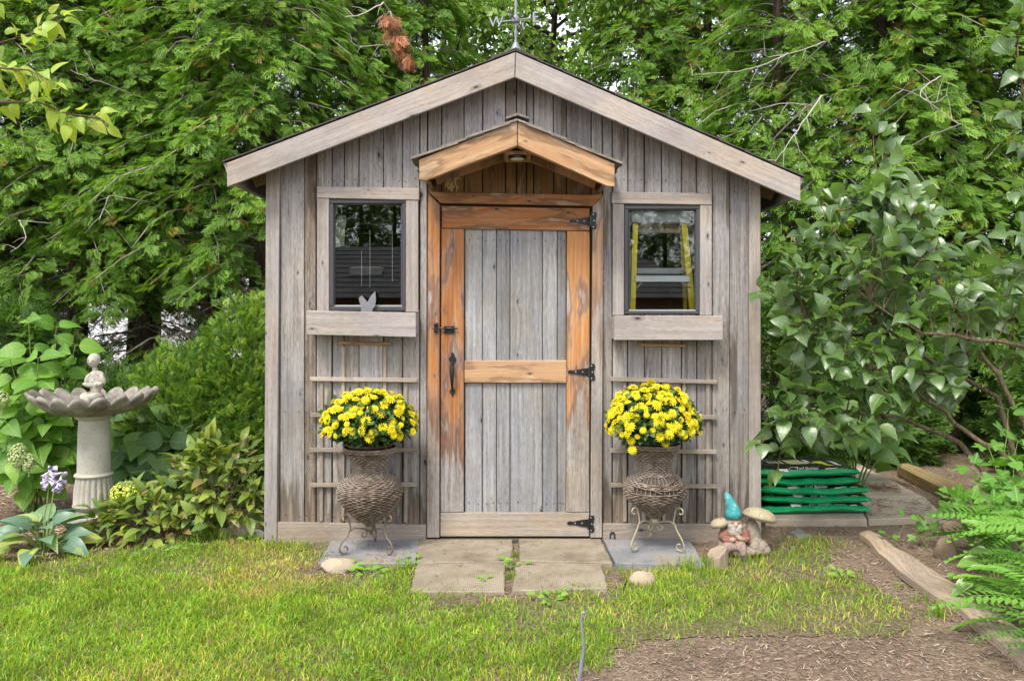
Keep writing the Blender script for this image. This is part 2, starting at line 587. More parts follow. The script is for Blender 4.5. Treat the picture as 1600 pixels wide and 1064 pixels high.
M_BARK = bark('cedar_bark', (.022, .016, .012), (.10, .075, .055))
M_BARK2 = bark('lilac_bark', (.06, .045, .03), (.24, .18, .12), 3)
M_TWIG = bark('bare_twig_bark', (.20, .165, .13), (.42, .36, .30), 3)
M_GSTEM = simple('green_stem', (.16, .22, .05), .6)

def foliage(name, attr=True, c1=None, c2=None, trans=.32, rough=.5, spec=.35):
    """many small leaves in one mesh; own colour in the tint attribute"""
    t = NT(name)
    c = t.n('Attribute', None, attribute_name='tint').outputs['Color']
    p = t.bsdf(c, rough, spec=spec)
    tr = t.n('BsdfTranslucent', {'Color': t.mix(1.0, c, (1.25, 1.35, .6), 'MULTIPLY')})
    return t.done(t.n('MixShader', {0: trans, 1: p.outputs[0], 2: tr.outputs[0]}).outputs[0])

M_CEDAR = foliage('cedar_foliage', trans=.44, rough=.55, spec=.3)
M_LEAFY = foliage('small_leaf_foliage', trans=.3, rough=.45, spec=.4)
M_GRASS = foliage('grass_blades', trans=.35, rough=.5, spec=.3)

def leafmat(name, cols, vein, trans=.28, rough=.4, spec=.5, veins=7.0, edge=None, var=.25, underside=None, coat=0.0):
    """one big leaf: UV u -1..1 across, v 0..1 along; colour picked per leaf by Object Info random"""
    t = NT(name)
    u, v = t.uv()
    r = t.rnd()
    n = len(cols)
    c = t.ramp(r, [(i / max(n - 1, 1), col) for i, col in enumerate(cols)])
    au = t.math('ABSOLUTE', u)
    ph = t.add(t.mul(v, veins * 6.283), t.mul(au, -5.0))
    lat = t.smooth(t.math('SINE', ph), .86, 1.0) if veins else t.mul(au, 0.0)
    mid = t.smooth(au, .085, .02)
    p = t.obj()
    blo = t.noise(t.n('VectorMath', {0: p, 1: t.comb(t.mul(r, 50), 0, 0)}, operation='ADD').outputs[0], 22, 4)
    c = t.mix(t.mul(t.smooth(blo, .35, .7), var * 1.6), c, t.mix(1.0, c, (1.5, 1.35, .8), 'MULTIPLY'))
    c = t.mix(t.mul(t.smooth(blo, .5, .3), var * 1.4), c, t.mix(1.0, c, (.55, .62, .6), 'MULTIPLY'))
    if edge is not None:
        c = t.mix(t.smooth(t.add(au, t.mul(blo, .3)), .80, .92), c, edge)
    c = t.mix(t.math('MAXIMUM', t.mul(lat, .35), t.mul(mid, .7)), c, vein)
    if underside is not None:
        c = t.mix(t.n('NewGeometry').outputs['Backfacing'], c, underside)
    hgt = t.math('MAXIMUM', lat, mid)
    pb = t.bsdf(c, rough, normal=t.bump(t.mul(hgt, -1.0), .5, .004), spec=spec)
    if coat:
        pb.inputs['Coat Weight'].default_value = coat
        pb.inputs['Coat Roughness'].default_value = .45
        pb.inputs['Coat IOR'].default_value = 1.7
    tr = t.n('BsdfTranslucent', {'Color': t.mix(1.0, c, (1.5, 1.6, .5), 'MULTIPLY')})
    return t.done(t.n('MixShader', {0: trans, 1: pb.outputs[0], 2: tr.outputs[0]}).outputs[0])

ML_LILAC = leafmat('lilac_leaf', [(.04, .095, .024), (.095, .185, .036), (.055, .125, .032), (.14, .25, .042)], (.15, .24, .07), .32, .38, .9, 6, underside=(.13, .22, .07), coat=.5, var=.45)
ML_HYD = leafmat('hydrangea_leaf', [(.09, .21, .028), (.14, .30, .04), (.20, .36, .05)], (.26, .42, .10), .35, .45, .4, 7)
ML_HYD2 = leafmat('dark_hydrangea_leaf', [(.05, .115, .035), (.08, .165, .045), (.14, .25, .05)], (.17, .27, .10), .28, .45, .45, 7)  # darker leaf colours than the bush by the basin
ML_HOSTA = leafmat('blue_hosta_leaf', [(.09, .175, .11), (.12, .21, .15), (.13, .225, .125), (.11, .2, .135), (.15, .25, .10), (.34, .38, .07)], (.15, .24, .15), .2, .42, .5, 0.0, var=.15)
ML_WEIG = leafmat('bronze_shrub_leaf', [(.055, .11, .022), (.09, .17, .03), (.14, .22, .03), (.26, .32, .04), (.12, .19, .035), (.16, .18, .04), (.22, .14, .06)], (.24, .25, .10), .25, .42, .45, 5)
ML_DOG = leafmat('yellow_green_leaf', [(.22, .34, .035), (.32, .44, .055), (.46, .48, .08)], (.42, .45, .14), .4, .42, .45, 6)
ML_MAPLE = leafmat('lobed_leaf', [(.075, .20, .028), (.13, .29, .04)], (.22, .38, .1), .33, .45, .4, 6)
ML_VAR = leafmat('white_edged_hosta_leaf', [(.12, .25, .05), (.15, .28, .06)], (.2, .32, .1), .28, .4, .5, 0.0, edge=(.62, .62, .38))
ML_FERN = leafmat('fern_leaflet', [(.07, .19, .025), (.14, .30, .04), (.09, .23, .032), (.19, .34, .045)], (.16, .32, .07), .24, .5, .35, 0.0)
ML_WEED = leafmat('weed_leaf', [(.13, .28, .04), (.2, .36, .05)], (.3, .42, .1), .3, .5, .35, 4)

t = NT('mum_petal')
r_ = t.rnd()
u, v = t.uv()
c = t.mix(v, t.ramp(r_, [(0, (.62, .36, .008)), (.1, (.66, .50, .008)), (1, (.70, .60, .015))]), (.74, .66, .03))
M_PETAL = t.done(t.n('MixShader', {0: .2, 1: t.bsdf(c, .55, spec=.2).outputs[0], 2: t.n('BsdfTranslucent', {'Color': c}).outputs[0]}).outputs[0])
t = NT('hosta_bell')
u, v = t.uv()
M_BELL = t.done(t.bsdf(t.mix(v, (.62, .58, .66), (.40, .33, .52)), .6))
M_CREAMFL = simple('cream_floret', (.36, .42, .17), .7, 0, 60, .3)
M_YGFL = simple('lime_floret', (.42, .46, .06), .7, 0, 60, .35)
M_DEADFL = foliage('dead_cedar_foliage', trans=.15)

t = NT('wicker')
p = t.obj()
a = t.noise(p, 34, 4)
b = t.noise(p, 5, 3)
c = t.ramp(a, [(.3, (.07, .046, .033)), (.55, (.175, .13, .10)), (.72, (.31, .245, .195))])
c = t.mix(t.mul(t.smooth(b, .42, .65), .5), c, (.33, .28, .235))
M_WICKER = t.done(t.bsdf(c, .75, normal=t.bump(t.noise(p, 160, 2), .3, .002), spec=.3))

def text_obj(name, body, size, extr, mat, parent, M):
    cu = bpy.data.curves.new('t', 'FONT')
    cu.body = body
    cu.size = size
    cu.extrude = extr
    cu.resolution_u = 3
    cu.align_x = 'CENTER'
    cu.align_y = 'CENTER'
    o = bpy.data.objects.new('t', cu)
    COL.objects.link(o)
    dg = bpy.context.evaluated_depsgraph_get()
    me = bpy.data.meshes.new_from_object(o.evaluated_get(dg))
    bpy.data.objects.remove(o)
    me.materials.clear()
    me.materials.append(mat)
    me.name = name
    ob = link(bpy.data.objects.new(name, me), parent)
    ob.matrix_basis = M
    return ob

def inpoly(x, y, P):
    r = np.zeros(len(x), dtype=bool)
    n = len(P)
    for i in range(n):
        x0, y0 = P[i][0], P[i][1]
        x1, y1 = P[(i + 1) % n][0], P[(i + 1) % n][1]
        if y0 == y1:
            continue
        k = ((y0 > y) != (y1 > y)) & (x < (x1 - x0) * (y - y0) / (y1 - y0) + x0)
        r ^= k
    return r

_LAT = np.random.default_rng(3).random((64, 64))
def vn(x, y):
    xi, yi = np.floor(x).astype(int), np.floor(y).astype(int)
    fx, fy = x - xi, y - yi
    fx, fy = fx * fx * (3 - 2 * fx), fy * fy * (3 - 2 * fy)
    g = lambda a, b: _LAT[a % 64, b % 64]
    return (g(xi, yi) * (1 - fx) + g(xi + 1, yi) * fx) * (1 - fy) + (g(xi, yi + 1) * (1 - fx) + g(xi + 1, yi + 1) * fx) * fy
def fbm(x, y):
    return .5 * vn(x, y) + .3 * vn(x * 2.1 + 9, y * 2.1 + 4) + .2 * vn(x * 4.3 + 2, y * 4.3 + 7)

# ------------------------------------------------------------------ ground and lawn
t = NT('soil_and_mulch')
p = t.pos()
a = t.noise(p, 3.0, 5, .6)
b = t.noise(p, 42, 5, .7)
c = t.noise(p, 150, 3, .6)
col = t.ramp(t.add(t.mul(a, .35), t.mul(b, .65)), [(.34, (.06, .042, .03)), (.5, (.17, .122, .088)), (.66, (.30, .228, .168))])
col = t.mix(t.mul(t.smooth(c, .55, .7), .5), col, (.38, .30, .235))
M_SOIL = t.done(t.bsdf(col, .95, normal=t.bump(t.add(t.mul(b, .7), t.mul(c, .3)), .9, .02), spec=.15))
t = NT('lawn_thatch')
p = t.pos()
a = t.noise(p, 2.2, 4, .6)
b = t.noise(p, 60, 5, .7)
col = t.ramp(b, [(.34, (.06, .044, .03)), (.5, (.16, .122, .083)), (.66, (.28, .22, .15))])
col = t.mix(t.mul(t.smooth(a, .40, .6), .5), col, t.ramp(b, [(.3, (.06, .065, .02)), (.7, (.22, .21, .08))]))
M_THATCH = t.done(t.bsdf(col, .95, normal=t.bump(b, .9, .02), spec=.15))

gm = mk('ground', [(-150, -120, 0), (150, -120, 0), (150, 180, 0), (-150, 180, 0)], [(0, 1, 2, 3)], M_SOIL)
gm['kind'] = 'structure'

LAWN_PX = [(-700, 900), (-200, 885), (0, 872), (60, 880), (140, 866), (230, 858), (300, 852), (360, 842), (412, 846), (440, 856), (480, 858), (497, 876), (500, 900), (560, 896),
           (640, 896), (640, 934), (720, 938), (800, 942), (880, 936), (955, 930), (975, 898), (1040, 892), (1090, 884), (1110, 894), (1170, 880), (1200, 886), (1225, 868), (1240, 850), (1290, 846),
           (1310, 862), (1290, 886), (1330, 900), (1360, 914), (1390, 936), (1430, 962), (1415, 990), (1330, 998), (1180, 992), (1040, 1000), (985, 1004), (950, 1022), (900, 1050), (860, 1075), (740, 1300), (600, 1800), (-2200, 1800)]
LAWN = [(G(a, b).x, G(a, b).y) for a, b in LAWN_PX]
_bm = bmesh.new()
_vs = []
for i in range(len(LAWN)):
    x0, y0 = LAWN[i]
    x1, y1 = LAWN[(i + 1) % len(LAWN)]
    k = max(1, min(24, int(math.hypot(x1 - x0, y1 - y0) / .035)))
    for j in range(k):
        q = j / k
        jx, jy = random.uniform(-.03, .03), random.uniform(-.02, .02)
        _vs.append(_bm.verts.new((x0 + (x1 - x0) * q + jx, y0 + (y1 - y0) * q + jy, .004)))
_f = _bm.faces.new(_vs)
if _f.normal.z < 0:
    _f.normal_flip()
bmesh.ops.triangulate(_bm, faces=_bm.faces[:])
_me = bpy.data.meshes.new('lawn')
_bm.to_mesh(_me)
_bm.free()
_me.materials.append(M_THATCH)
_l = link(bpy.data.objects.new('lawn', _me))
_l['kind'] = 'structure'

# ------------------------------------------------------------------ the shed
SHED = thing('garden_shed', 'weathered grey board shed with gable roof and cedar porch over its door', 'shed')
YF = -.15                                            # plane of the roof's front boards
apx = W(804, 121, YF)
la = W(355, 292, YF)
ra = W(1250, 315, YF)
def under(x):                                        # height of the roof's underside above x
    e = la if x < apx.x else ra
    return apx.z + (e.z - apx.z) * (x - apx.x) / (e.x - apx.x)

front = bpy.data.objects.new('front_wall', None)
link(front, SHED)
def vboard(x0, x1, ytop, ybot, mat, parent, name='board', yf=0.0, th=.02, gap=None):
    """vertical board between photo columns; ytop None = up to the roof"""
    g = random.uniform(.5, 1.1) if gap is None else gap
    a, b = W(x0 + g, ybot, yf), W(x1 - g, ybot, yf)
    if ytop is None:
        P = [(a.x, a.z), (b.x, b.z), (b.x, under(b.x) + .07)]
        if a.x < apx.x < b.x:
            P.append((apx.x, apx.z + .07))
        P.append((a.x, under(a.x) + .07))
    else:
        za = W(x0, ytop, yf).z
        P = [(a.x, a.z), (b.x, b.z), (b.x, za), (a.x, za)]
    return poly_plate(name, P, yf, th, mat, parent, (0, 0, 1), .0025, .002)

SEAMS = [416, 437, 476, 494, 519, 538, 561, 599, 629, 655.5, 668, 690, 725, 754, 790, 807, 823, 834, 865, 885, 924, 941, 957, 981, 1007, 1034, 1065, 1089, 1113, 1140, 1170, 1188]
WIN = [(514, 311, 634, 485), (975, 320, 1094, 491)]
for x0, x1 in zip(SEAMS[:-1], SEAMS[1:]):
    cx = (x0 + x1) / 2
    w = next((w for w in WIN if x1 > w[0] and x0 < w[2]), None)
    if 668 <= cx <= 941:
        # above the door: the stretch below the porch roof kept its colour
        q = 188 + abs(cx - 808) * .42
        vboard(x0, x1, None, q + 12, M_WALL, front)
        vboard(x0, x1, q + 11, 312, M_PWALL, front, gap=.8)
    elif w:
        vboard(x0, x1, None, w[1] + 1, M_WALL, front)
        vboard(x0, x1, w[3] - 1, 848, M_WALL, front)
    else:
        vboard(x0, x1, None, 848, M_STAIN if x0 == 476 else M_WALL, front)
# dark sheets added behind the gaps to block light, cut round the openings
X0, X1 = W(416, 0).x, W(1188, 0).x
def block_sheet(x0, x1, y0, y1):
    a, b = W(x0, y1), W(x1, y0)
    poly_plate('backing', [(a.x, a.z), (b.x, a.z), (b.x, b.z), (a.x, b.z)], .026, .03, M_DARK, front)
block_sheet(418, 514, 300, 846); block_sheet(634, 672, 300, 846); block_sheet(936, 975, 300, 846); block_sheet(1094, 1186, 320, 846)
block_sheet(514, 634, 485, 846); block_sheet(975, 1094, 491, 846)
block_sheet(514, 634, 262, 311); block_sheet(975, 1094, 262, 320); block_sheet(634, 975, 200, 300)

# nail heads, two to a board
def nails(P, mat, parent, y):
    g = Geo()
    for a, b in P:
        q = W(a, b, y)
        g.lathe([(.0036, 0), (.0026, .0015)], 6)
        for i in range(12):
            v = g.V[-12 + i]
            g.V[-12 + i] = Vector((q.x + v.x, y - v.z, q.z + v.y))
    o = g.build('nail_heads', mat, parent)
    o['kind'] = 'stuff'
M_NAIL = simple('rusty_nail', (.035, .022, .015), .7, .3)
NP = []
for x0, x1 in zip(SEAMS[:-1], SEAMS[1:]):
    if x1 - x0 < 14 or 668 <= x0 <= 930:
        continue
    for yy in (642, 806, 300):
        if yy == 300 and any(w[0] - 22 < x0 < w[2] + 20 for w in WIN):
            yy = 282
        for f in (.22, .78):
            if random.random() < .8:
                NP.append((x0 + (x1 - x0) * f + random.uniform(-1.5, 1.5), yy + random.uniform(-3, 3)))
nails(NP, M_NAIL, front, -.0035)

# corner boards and base boards
plate('corner_board', [(415.5, 268), (437, 259), (432.5, 851), (412.5, 851)], -.02, .019, M_CORNER, SHED)
plate('corner_board', [(1171, 274), (1188.5, 283), (1189.5, 848), (1171, 848)], -.02, .019, M_CORNER, SHED)
plate('base_board', [(433.5, 816), (666, 820), (666, 851), (433.5, 851)], -.022, .02, M_BASE, SHED, 'h')
plate('base_board', [(941.5, 818), (1126, 819), (1170, 820), (1170, 849), (941.5, 849)], -.022, .02, M_BASE, SHED, 'h')

# side and rear walls of plain boards
YB = 2.5
sw = [bpy.data.objects.new('side_wall', None), bpy.data.objects.new('side_wall', None), bpy.data.objects.new('rear_wall', None)]
for o in sw:
    link(o, SHED)
for s, (o, x) in enumerate(((sw[0], X0), (sw[1], X1))):
    zt = under(x) + .02
    y = .03
    me = None
    while y < YB - .02:
        w_ = .148
        if me is None:
            g = Geo().box((-.02 if s else 0, .003, 0), (0 if s else .02, w_ - .003, zt), bev=.002)
            b = g.build('board', M_WALL, o)
            me = b.data
        else:
            b = link(bpy.data.objects.new('board', me), o)
        b.location = (x, y, 0)
        y += w_
x = X0
while x < X1 - .02:
    w_ = min(.15, X1 - x)
    m_ = x + w_ / 2
    Geo().box((x + .003, YB - .02, 0), (x + w_ - .003, YB, min(under(x), under(x + w_)) + .02)).build('board', M_WALL, sw[2])
    x += .15
Geo().box((X0 + .02, .06, .01), (X1 - .02, YB - .03, .04)).build('floor', M_DARK, SHED)
# inside lining, dark
for xx in (X0 + .024, X1 - .034):
    Geo().box((xx, .06, .04), (xx + .01, YB - .03, 2.0)).build('lining', M_DARK, SHED)
Geo().box((X0 + .04, YB - .05, .04), (X1 - .04, YB - .025, 2.02)).build('lining', M_DARK, SHED)
Geo().box((X0 + .021, .058, 2.03), (X1 - .021, YB - .022, 2.045)).build('light_block_ceiling', M_DARK, SHED)  # added to stop light leaking in under the roof

# roof
ROOF = bpy.data.objects.new('roof', None)
link(ROOF, SHED)
lt, at_, rt = W(353, 253, YF), W(806, 80, YF), W(1252, 276, YF)
def roof_side(e, sgn):
    """deck, shingle courses and rafters from the eave e up to the apex"""
    d = Vector((at_.x - e.x, 0, at_.z - e.z))
    L = d.length
    d.normalize()
    n = Vector((-d.z, 0, d.x)) * (1 if sgn > 0 else -1)     # outward
    if n.z < 0:
        n = -n
    def slab(name, a, b, o0, o1, y0, y1, mat, lift=0.0):
        p0, p1 = e + d * a, e + d * b
        P = [p0 + n * o0, p1 + n * (o0 - lift), p1 + n * (o1 - lift), p0 + n * o1]
        V = [Vector((p.x, y0, p.z)) for p in P] + [Vector((p.x, y1, p.z)) for p in P]
        Fc = [(0, 1, 2, 3), (7, 6, 5, 4)] + [(i, i + 4, (i + 1) % 4 + 4, (i + 1) % 4) for i in range(4)]
        k = random.random() * 9
        return mk(name, V, Fc, mat, ROOF, [(v.x + v.z * .2 + k, v.y) for v in V])
    slab('deck', 0.0, L, -.03, -.012, YF + .006, YB + .12, M_TIMBER)
    nc = 11
    for i in range(nc):
        a = L * i / nc - (.015 if i == 0 else 0)
        slab('shingle_course', a, min(L * (i + 1) / nc + .03, L), 0.003, .008, YF - .014, YB + .14, M_ROOF, .0045)
    for yy in (.10, .7, 1.3, 1.9, YB - .06):
        slab('rafter', .04, L - .05, -.12, -.032, yy, yy + .038, M_TIMBER)
    slab('eave_board', -.018, 0.0, -.13, -.005, YF + .004, YB + .12, M_CORNER)
roof_side(lt, -1)
roof_side(rt, 1)
for yy in np.arange(YF - .01, YB + .1, .24):
    g = Geo()
    dl = (lt - at_).normalized()
    dr = (rt - at_).normalized()
    a = at_ + Vector((0, 0, .017))
    P = [a + dl * .14, a, a + dr * .14]
    V = [Vector((p.x, yy, p.z)) for p in P] + [Vector((p.x, yy + .26, p.z - .004)) for p in P] + [Vector((p.x, yy, p.z - .008)) for p in P]
    g.add(V, [(0, 1, 4, 3), (1, 2, 5, 4), (6, 7, 1, 0), (7, 8, 2, 1)])
    g.build('ridge_cap', M_ROOF, ROOF)
# front boards of the gable
plate('barge_board', [(354.5, 255), (805.2, 82), (804, 121), (354.5, 292.5)], YF - .02, .02, M_TRIM, SHED, ((355, 273), (804, 101)))
plate('barge_board', [(806.2, 82), (1251, 277.5), (1251, 315.5), (805, 121)], YF - .02, .02, M_TRIM, SHED, ((804, 101), (1250, 296)))

# ------------------------------------------------------------------ windows with boxes
def window(fr, gl, top, left, right, box, side, cleat):
    w = bpy.data.objects.new('window', None)
    link(w, SHED)
    plate('casing', top, -.024, .022, M_TRIM, w, 'h')
    plate('casing', left, -.02, .018, M_CORNER, w)
    plate('casing', right, -.02, .018, M_CORNER, w)
    x0, y0, x1, y1 = fr
    a, b, c, d = gl
    for q in ([(x0, y0), (x1, y0), (x1, b), (x0, b)], [(x0, d), (x1, d), (x1, y1), (x0, y1)], [(x0, b), (a, b), (a, d), (x0, d)], [(c, b), (x1, b), (x1, d), (c, d)]):
        plate('frame', q, -.012, .05, M_FRAME, w, bev=.004)
    k = 2.2
    for q in ([(a, b), (c, b), (c, b + k), (a, b + k)], [(a, d - k), (c, d - k), (c, d), (a, d)], [(a, b + k), (a + k, b + k), (a + k, d - k), (a, d - k)], [(c - k, b + k), (c, b + k), (c, d - k), (c - k, d - k)]):
        plate('glazing_bead', q, .004, .02, M_ALU if q[0][1] > (b + d) / 2 else M_FRAME, w, bev=.001)
    p, q = W(a, d, .012), W(c, b, .012)
    Geo().box((p.x, .0125, p.z), (q.x, .0165, q.z)).build('pane', M_GLASS, w)
    bx = bpy.data.objects.new('window_box', None)
    link(bx, SHED)
    (l, t0), (r, t1) = box[0], box[1]
    plate('front_board', box, -.152, .018, M_TRIM, bx, 'h')
    p0, p1 = W(l, t0, -.152), W(r, t1, -.152)
    q0 = W(l, box[3][1], -.152)
    for xx in (p0.x + .001, p1.x - .019):
        Geo().box((xx, -.1335, q0.z + .004), (xx + .018, -.003, p1.z - .004), bev=.001).build('end_board', M_CORNER, bx)
    Geo().box((p0.x + .02, -.133, q0.z + .006), (p1.x - .02, -.004, q0.z + .02)).build('bottom_board', M_PWALL, bx)
    Geo().box((p0.x + .02, -.133, q0.z + .021), (p1.x - .02, -.004, p1.z - .045)).build('potting_soil', M_SOIL, bx)
    plate('cleat', cleat, -.02, .018, M_PORCH, bx, 'h')
    return w
window((514, 311.5, 634, 486), (521, 318, 628.5, 479), [(495, 291.5), (655, 294.5), (655, 313), (495, 309.5)], [(495, 310), (514, 310.5), (514, 486), (480, 486), (480, 400), (495, 399)][0:3] + [(495, 486)],
       [(634, 313), (653.5, 313.5), (653.5, 488), (634, 488)], [(478.5, 485), (650, 489), (650, 527), (478.5, 523)], -1, [(528, 533), (611, 535), (611, 540), (528, 538)])
window((975, 320.5, 1094, 491), (982, 327, 1088, 486), [(956, 300), (1112.5, 302), (1112.5, 320.3), (956, 318)], [(957.5, 318.5), (975, 319), (975, 493), (957.5, 493)],
       [(1094, 320.8), (1112.5, 321), (1112.5, 493), (1094, 493)], [(960, 493.5), (1130, 493.5), (1130, 531.5), (960, 531.5)], 1, [(998, 536), (1072, 538), (1072, 543), (998, 541)])

# ------------------------------------------------------------------ door
JY = -.035
plate('door_jamb', [(668.5, 302), (687, 320), (686.2, 840), (667, 840)], JY, .05, M_JAMB_L, SHED)
plate('door_jamb', [(926.5, 322.5), (942.5, 306), (940.8, 840), (922.8, 840)], JY, .05, M_JAMB_R, SHED)
plate('door_header', [(670, 300), (942.8, 305), (926.5, 322), (688.2, 317.2)], JY, .05, M_RAIL_T, SHED, 'h')
DOOR = bpy.data.objects.new('door', None)
link(DOOR, SHED)
DS = [726, 753.6, 775.7, 797, 847.5, 870.7, 885]
for x0, x1 in zip(DS[:-1], DS[1:]):
    vboard(x0, x1, 357, 564, M_DOORP, DOOR, 'plank', .004, .016, .55)
    vboard(x0, x1, 598, 802, M_DOORP, DOOR, 'plank', .004, .016, .55)
a, b = W(680, 845, .021), W(930, 300, .021)
poly_plate('backing', [(a.x, a.z), (b.x, a.z), (b.x, b.z), (a.x, b.z)], .0215, .02, M_DARK, DOOR)  # added sheet, keeps interior light from showing through the door gaps
NP = []
for x0, x1 in zip(DS[:-1], DS[1:]):
    for yy in (786, 375):
        for f in (.25, .75):
            NP.append((x0 + (x1 - x0) * f + random.uniform(-1, 1), yy + random.uniform(-2, 2)))
nails(NP, M_NAIL, DOOR, .0005)
DY = -.016
plate('top_rail', [(690, 322), (921.5, 326), (921.5, 361), (690, 356.5)], DY, .02, M_RAIL_T, DOOR, 'h')
plate('stile', [(689.5, 357.5), (725.3, 358), (724.6, 800.3), (688, 800.3)], DY, .02, M_STILE_L, DOOR)
plate('stile', [(886, 361), (921.5, 362), (920.8, 800.3), (884.8, 800.3)], DY, .02, M_STILE_R, DOOR)
plate('middle_rail', [(725.8, 563.5), (885, 563), (885, 598.5), (725.8, 598)], DY, .02, M_RAIL_M, DOOR, 'h')
plate('bottom_rail', [(688, 801), (921, 801), (921, 838), (687.6, 838)], DY, .02, M_RAIL_B, DOOR, 'h')
g = Geo().box((W(668, 0).x, -.03, 0.0), (W(941, 0).x, .05, .022), bev=.003)  # gap below the door, its shade put into a dark strip
g.build('under_door_shade', M_DARK, SHED)

def hinge(x, y):
    """T hinge: upright leaf on the jamb, tapering strap on the door"""
    yj = JY - .005
    g = Geo()
    z = W(x, y, yj).z
    xx = W(x, y, yj).x
    def pl(P, y0, y1):
        n = len(P)
        V = [(p[0], y0, p[1]) for p in P] + [(p[0], y1, p[1]) for p in P]
        g.add(V, [tuple(range(n)), tuple(reversed(range(n, 2 * n)))] + [(i, i + n, (i + 1) % n + n, (i + 1) % n) for i in range(n)])
    pl([(xx - .012, z - .048), (xx + .016, z - .048), (xx + .02, z - .03), (xx + .012, z), (xx + .02, z + .03), (xx + .016, z + .048), (xx - .012, z + .048)], yj, yj + .0045)
    s = [(0, .022), (-.03, .02), (-.07, .012), (-.088, .007), (-.098, .011), (-.112, .009), (-.122, 0)]
    P = [(xx - .016 + a, z + b) for a, b in s] + [(xx - .016 + a, z - b) for a, b in reversed(s[:-1])]
    yd = DY - .0045
    pl(P, yd - .002, yd + .004)
    g.tube([(xx - .015, yj - .004, z - .03), (xx - .015, yj - .004, z + .03)], .006, 8)
    h = g.build('hinge', M_IRON, DOOR)
    s_ = Geo()
    for dx, dz, yy in ((0, -.036, yj), (0, .036, yj), (-.05, 0, yd - .002), (-.09, 0, yd - .002), (.004, 0, yj)):
        s_.lathe([(.0045, 0), (.003, .002)], 8)
        for i in range(16):
            v = s_.V[-16 + i]
            s_.V[-16 + i] = Vector((xx + dx + v.x, yy - v.z, z + dz + v.y))
    s_.build('screw', M_ALU, h)
hinge(927, 345)
hinge(924.5, 581.5)
hinge(923.5, 818.5)
# pull handle
yh_ = DY - .004
c = W(707, 585, yh_)
g = Geo()
def flat(g, P, y0, y1):
    n = len(P)
    V = [(p[0], y0, p[1]) for p in P] + [(p[0], y1, p[1]) for p in P]
    g.add(V, [tuple(range(n)), tuple(reversed(range(n, 2 * n)))] + [(i, i + n, (i + 1) % n + n, (i + 1) % n) for i in range(n)])
up = [(0, .128), (.009, .12), (.010, .108), (.022, .09), (.018, .078), (.009, .068), (.008, .055)]
flat(g, [(c.x + a, c.z + b) for a, b in up] + [(c.x - a, c.z + b) for a, b in reversed(up[1:])], yh_ - .003, yh_ + .0035)
dn = [(.006, -.075), (.008, -.085), (.018, -.094), (.012, -.108), (.004, -.118), (0, -.130)]
flat(g, [(c.x + a, c.z + b) for a, b in dn] + [(c.x - a, c.z + b) for a, b in reversed(dn[:-1])], yh_ - .003, yh_ + .0035)
hd = g.build('handle', M_IRON, DOOR)
g = Geo()
pts = [(c.x, yh_ - .004, c.z + .068), (c.x, yh_ - .022, c.z + .062), (c.x, yh_ - .038, c.z + .045), (c.x, yh_ - .042, c.z + .01), (c.x, yh_ - .036, c.z - .035), (c.x, yh_ - .022, c.z - .068), (c.x, yh_ - .004, c.z - .082)]
g.tube(pts, [.008, .009, .014, .0145, .010, .007, .007], 10)
auto_smooth(g.build('grip', M_IRON, hd))
# slide bolt
p = W(699, 515, yh_)
g = Geo()
g.box((p.x - .018, yh_ - .004, p.z - .022), (p.x + .04, yh_ + .003, p.z + .02), bev=.001)
g.tube([(p.x - .085, yh_ - .012, p.z + .008), (p.x + .06, yh_ - .012, p.z + .008)], .0055, 8)
for k in (-.012, .032):
    g.box((p.x + k - .006, yh_ - .022, p.z - .002), (p.x + k + .006, yh_ - .003, p.z + .02), bev=.001)
bo = g.build('slide_bolt', M_IRON, DOOR)
g = Geo().box((p.x - .074, JY - .012, p.z - .016), (p.x - .052, JY - .0005, p.z + .036), bev=.002)
g.lathe([(.011, 0), (.008, .006), (.002, .008)], 12)
for i in range(36):
    v = g.V[-36 + i]
    g.V[-36 + i] = Vector((p.x - .063 + v.x, JY - .0125 - v.z, p.z + .03 + v.y))
g.build('keeper', M_IRON, bo)

# ------------------------------------------------------------------ porch roof over the door
PORCH = bpy.data.objects.new('porch_roof', None)
link(PORCH, SHED)
PY = -.36
plate('barge_board', [(655, 249.5), (808.2, 189), (808.2, 228), (664.5, 282.5), (655, 281.5)], PY, .022, M_PORCH, PORCH, ((655, 266), (808, 207)))
plate('barge_board', [(809.2, 189), (960.5, 256), (960.5, 291.5), (949.5, 291.5), (809.2, 228)], PY, .022, M_PORCH, PORCH, ((808, 207), (960, 273)))
pa, pl_, pr_ = W(808.5, 188, PY), W(648, 248, PY), W(966, 255, PY)
ba = W(808.5, 228, PY)
def pslab(name, e, a, b, o0, o1, y0, y1, mat, lift=0.0):
    d = Vector((pa.x - e.x, 0, pa.z - e.z))
    d.normalize()
    n = Vector((-d.z, 0, d.x))
    if n.z < 0:
        n = -n
    p0, p1 = e + d * a, e + d * b
    P = [p0 + n * o0, p1 + n * (o0 - lift), p1 + n * (o1 - lift), p0 + n * o1]
    V = [Vector((p.x, y0, p.z)) for p in P] + [Vector((p.x, y1, p.z)) for p in P]
    Fc = [(0, 1, 2, 3), (7, 6, 5, 4)] + [(i, i + 4, (i + 1) % 4 + 4, (i + 1) % 4) for i in range(4)]
    k = random.random() * 9
    return mk(name, V, Fc, mat, PORCH, [(v.y + k, v.x) for v in V])
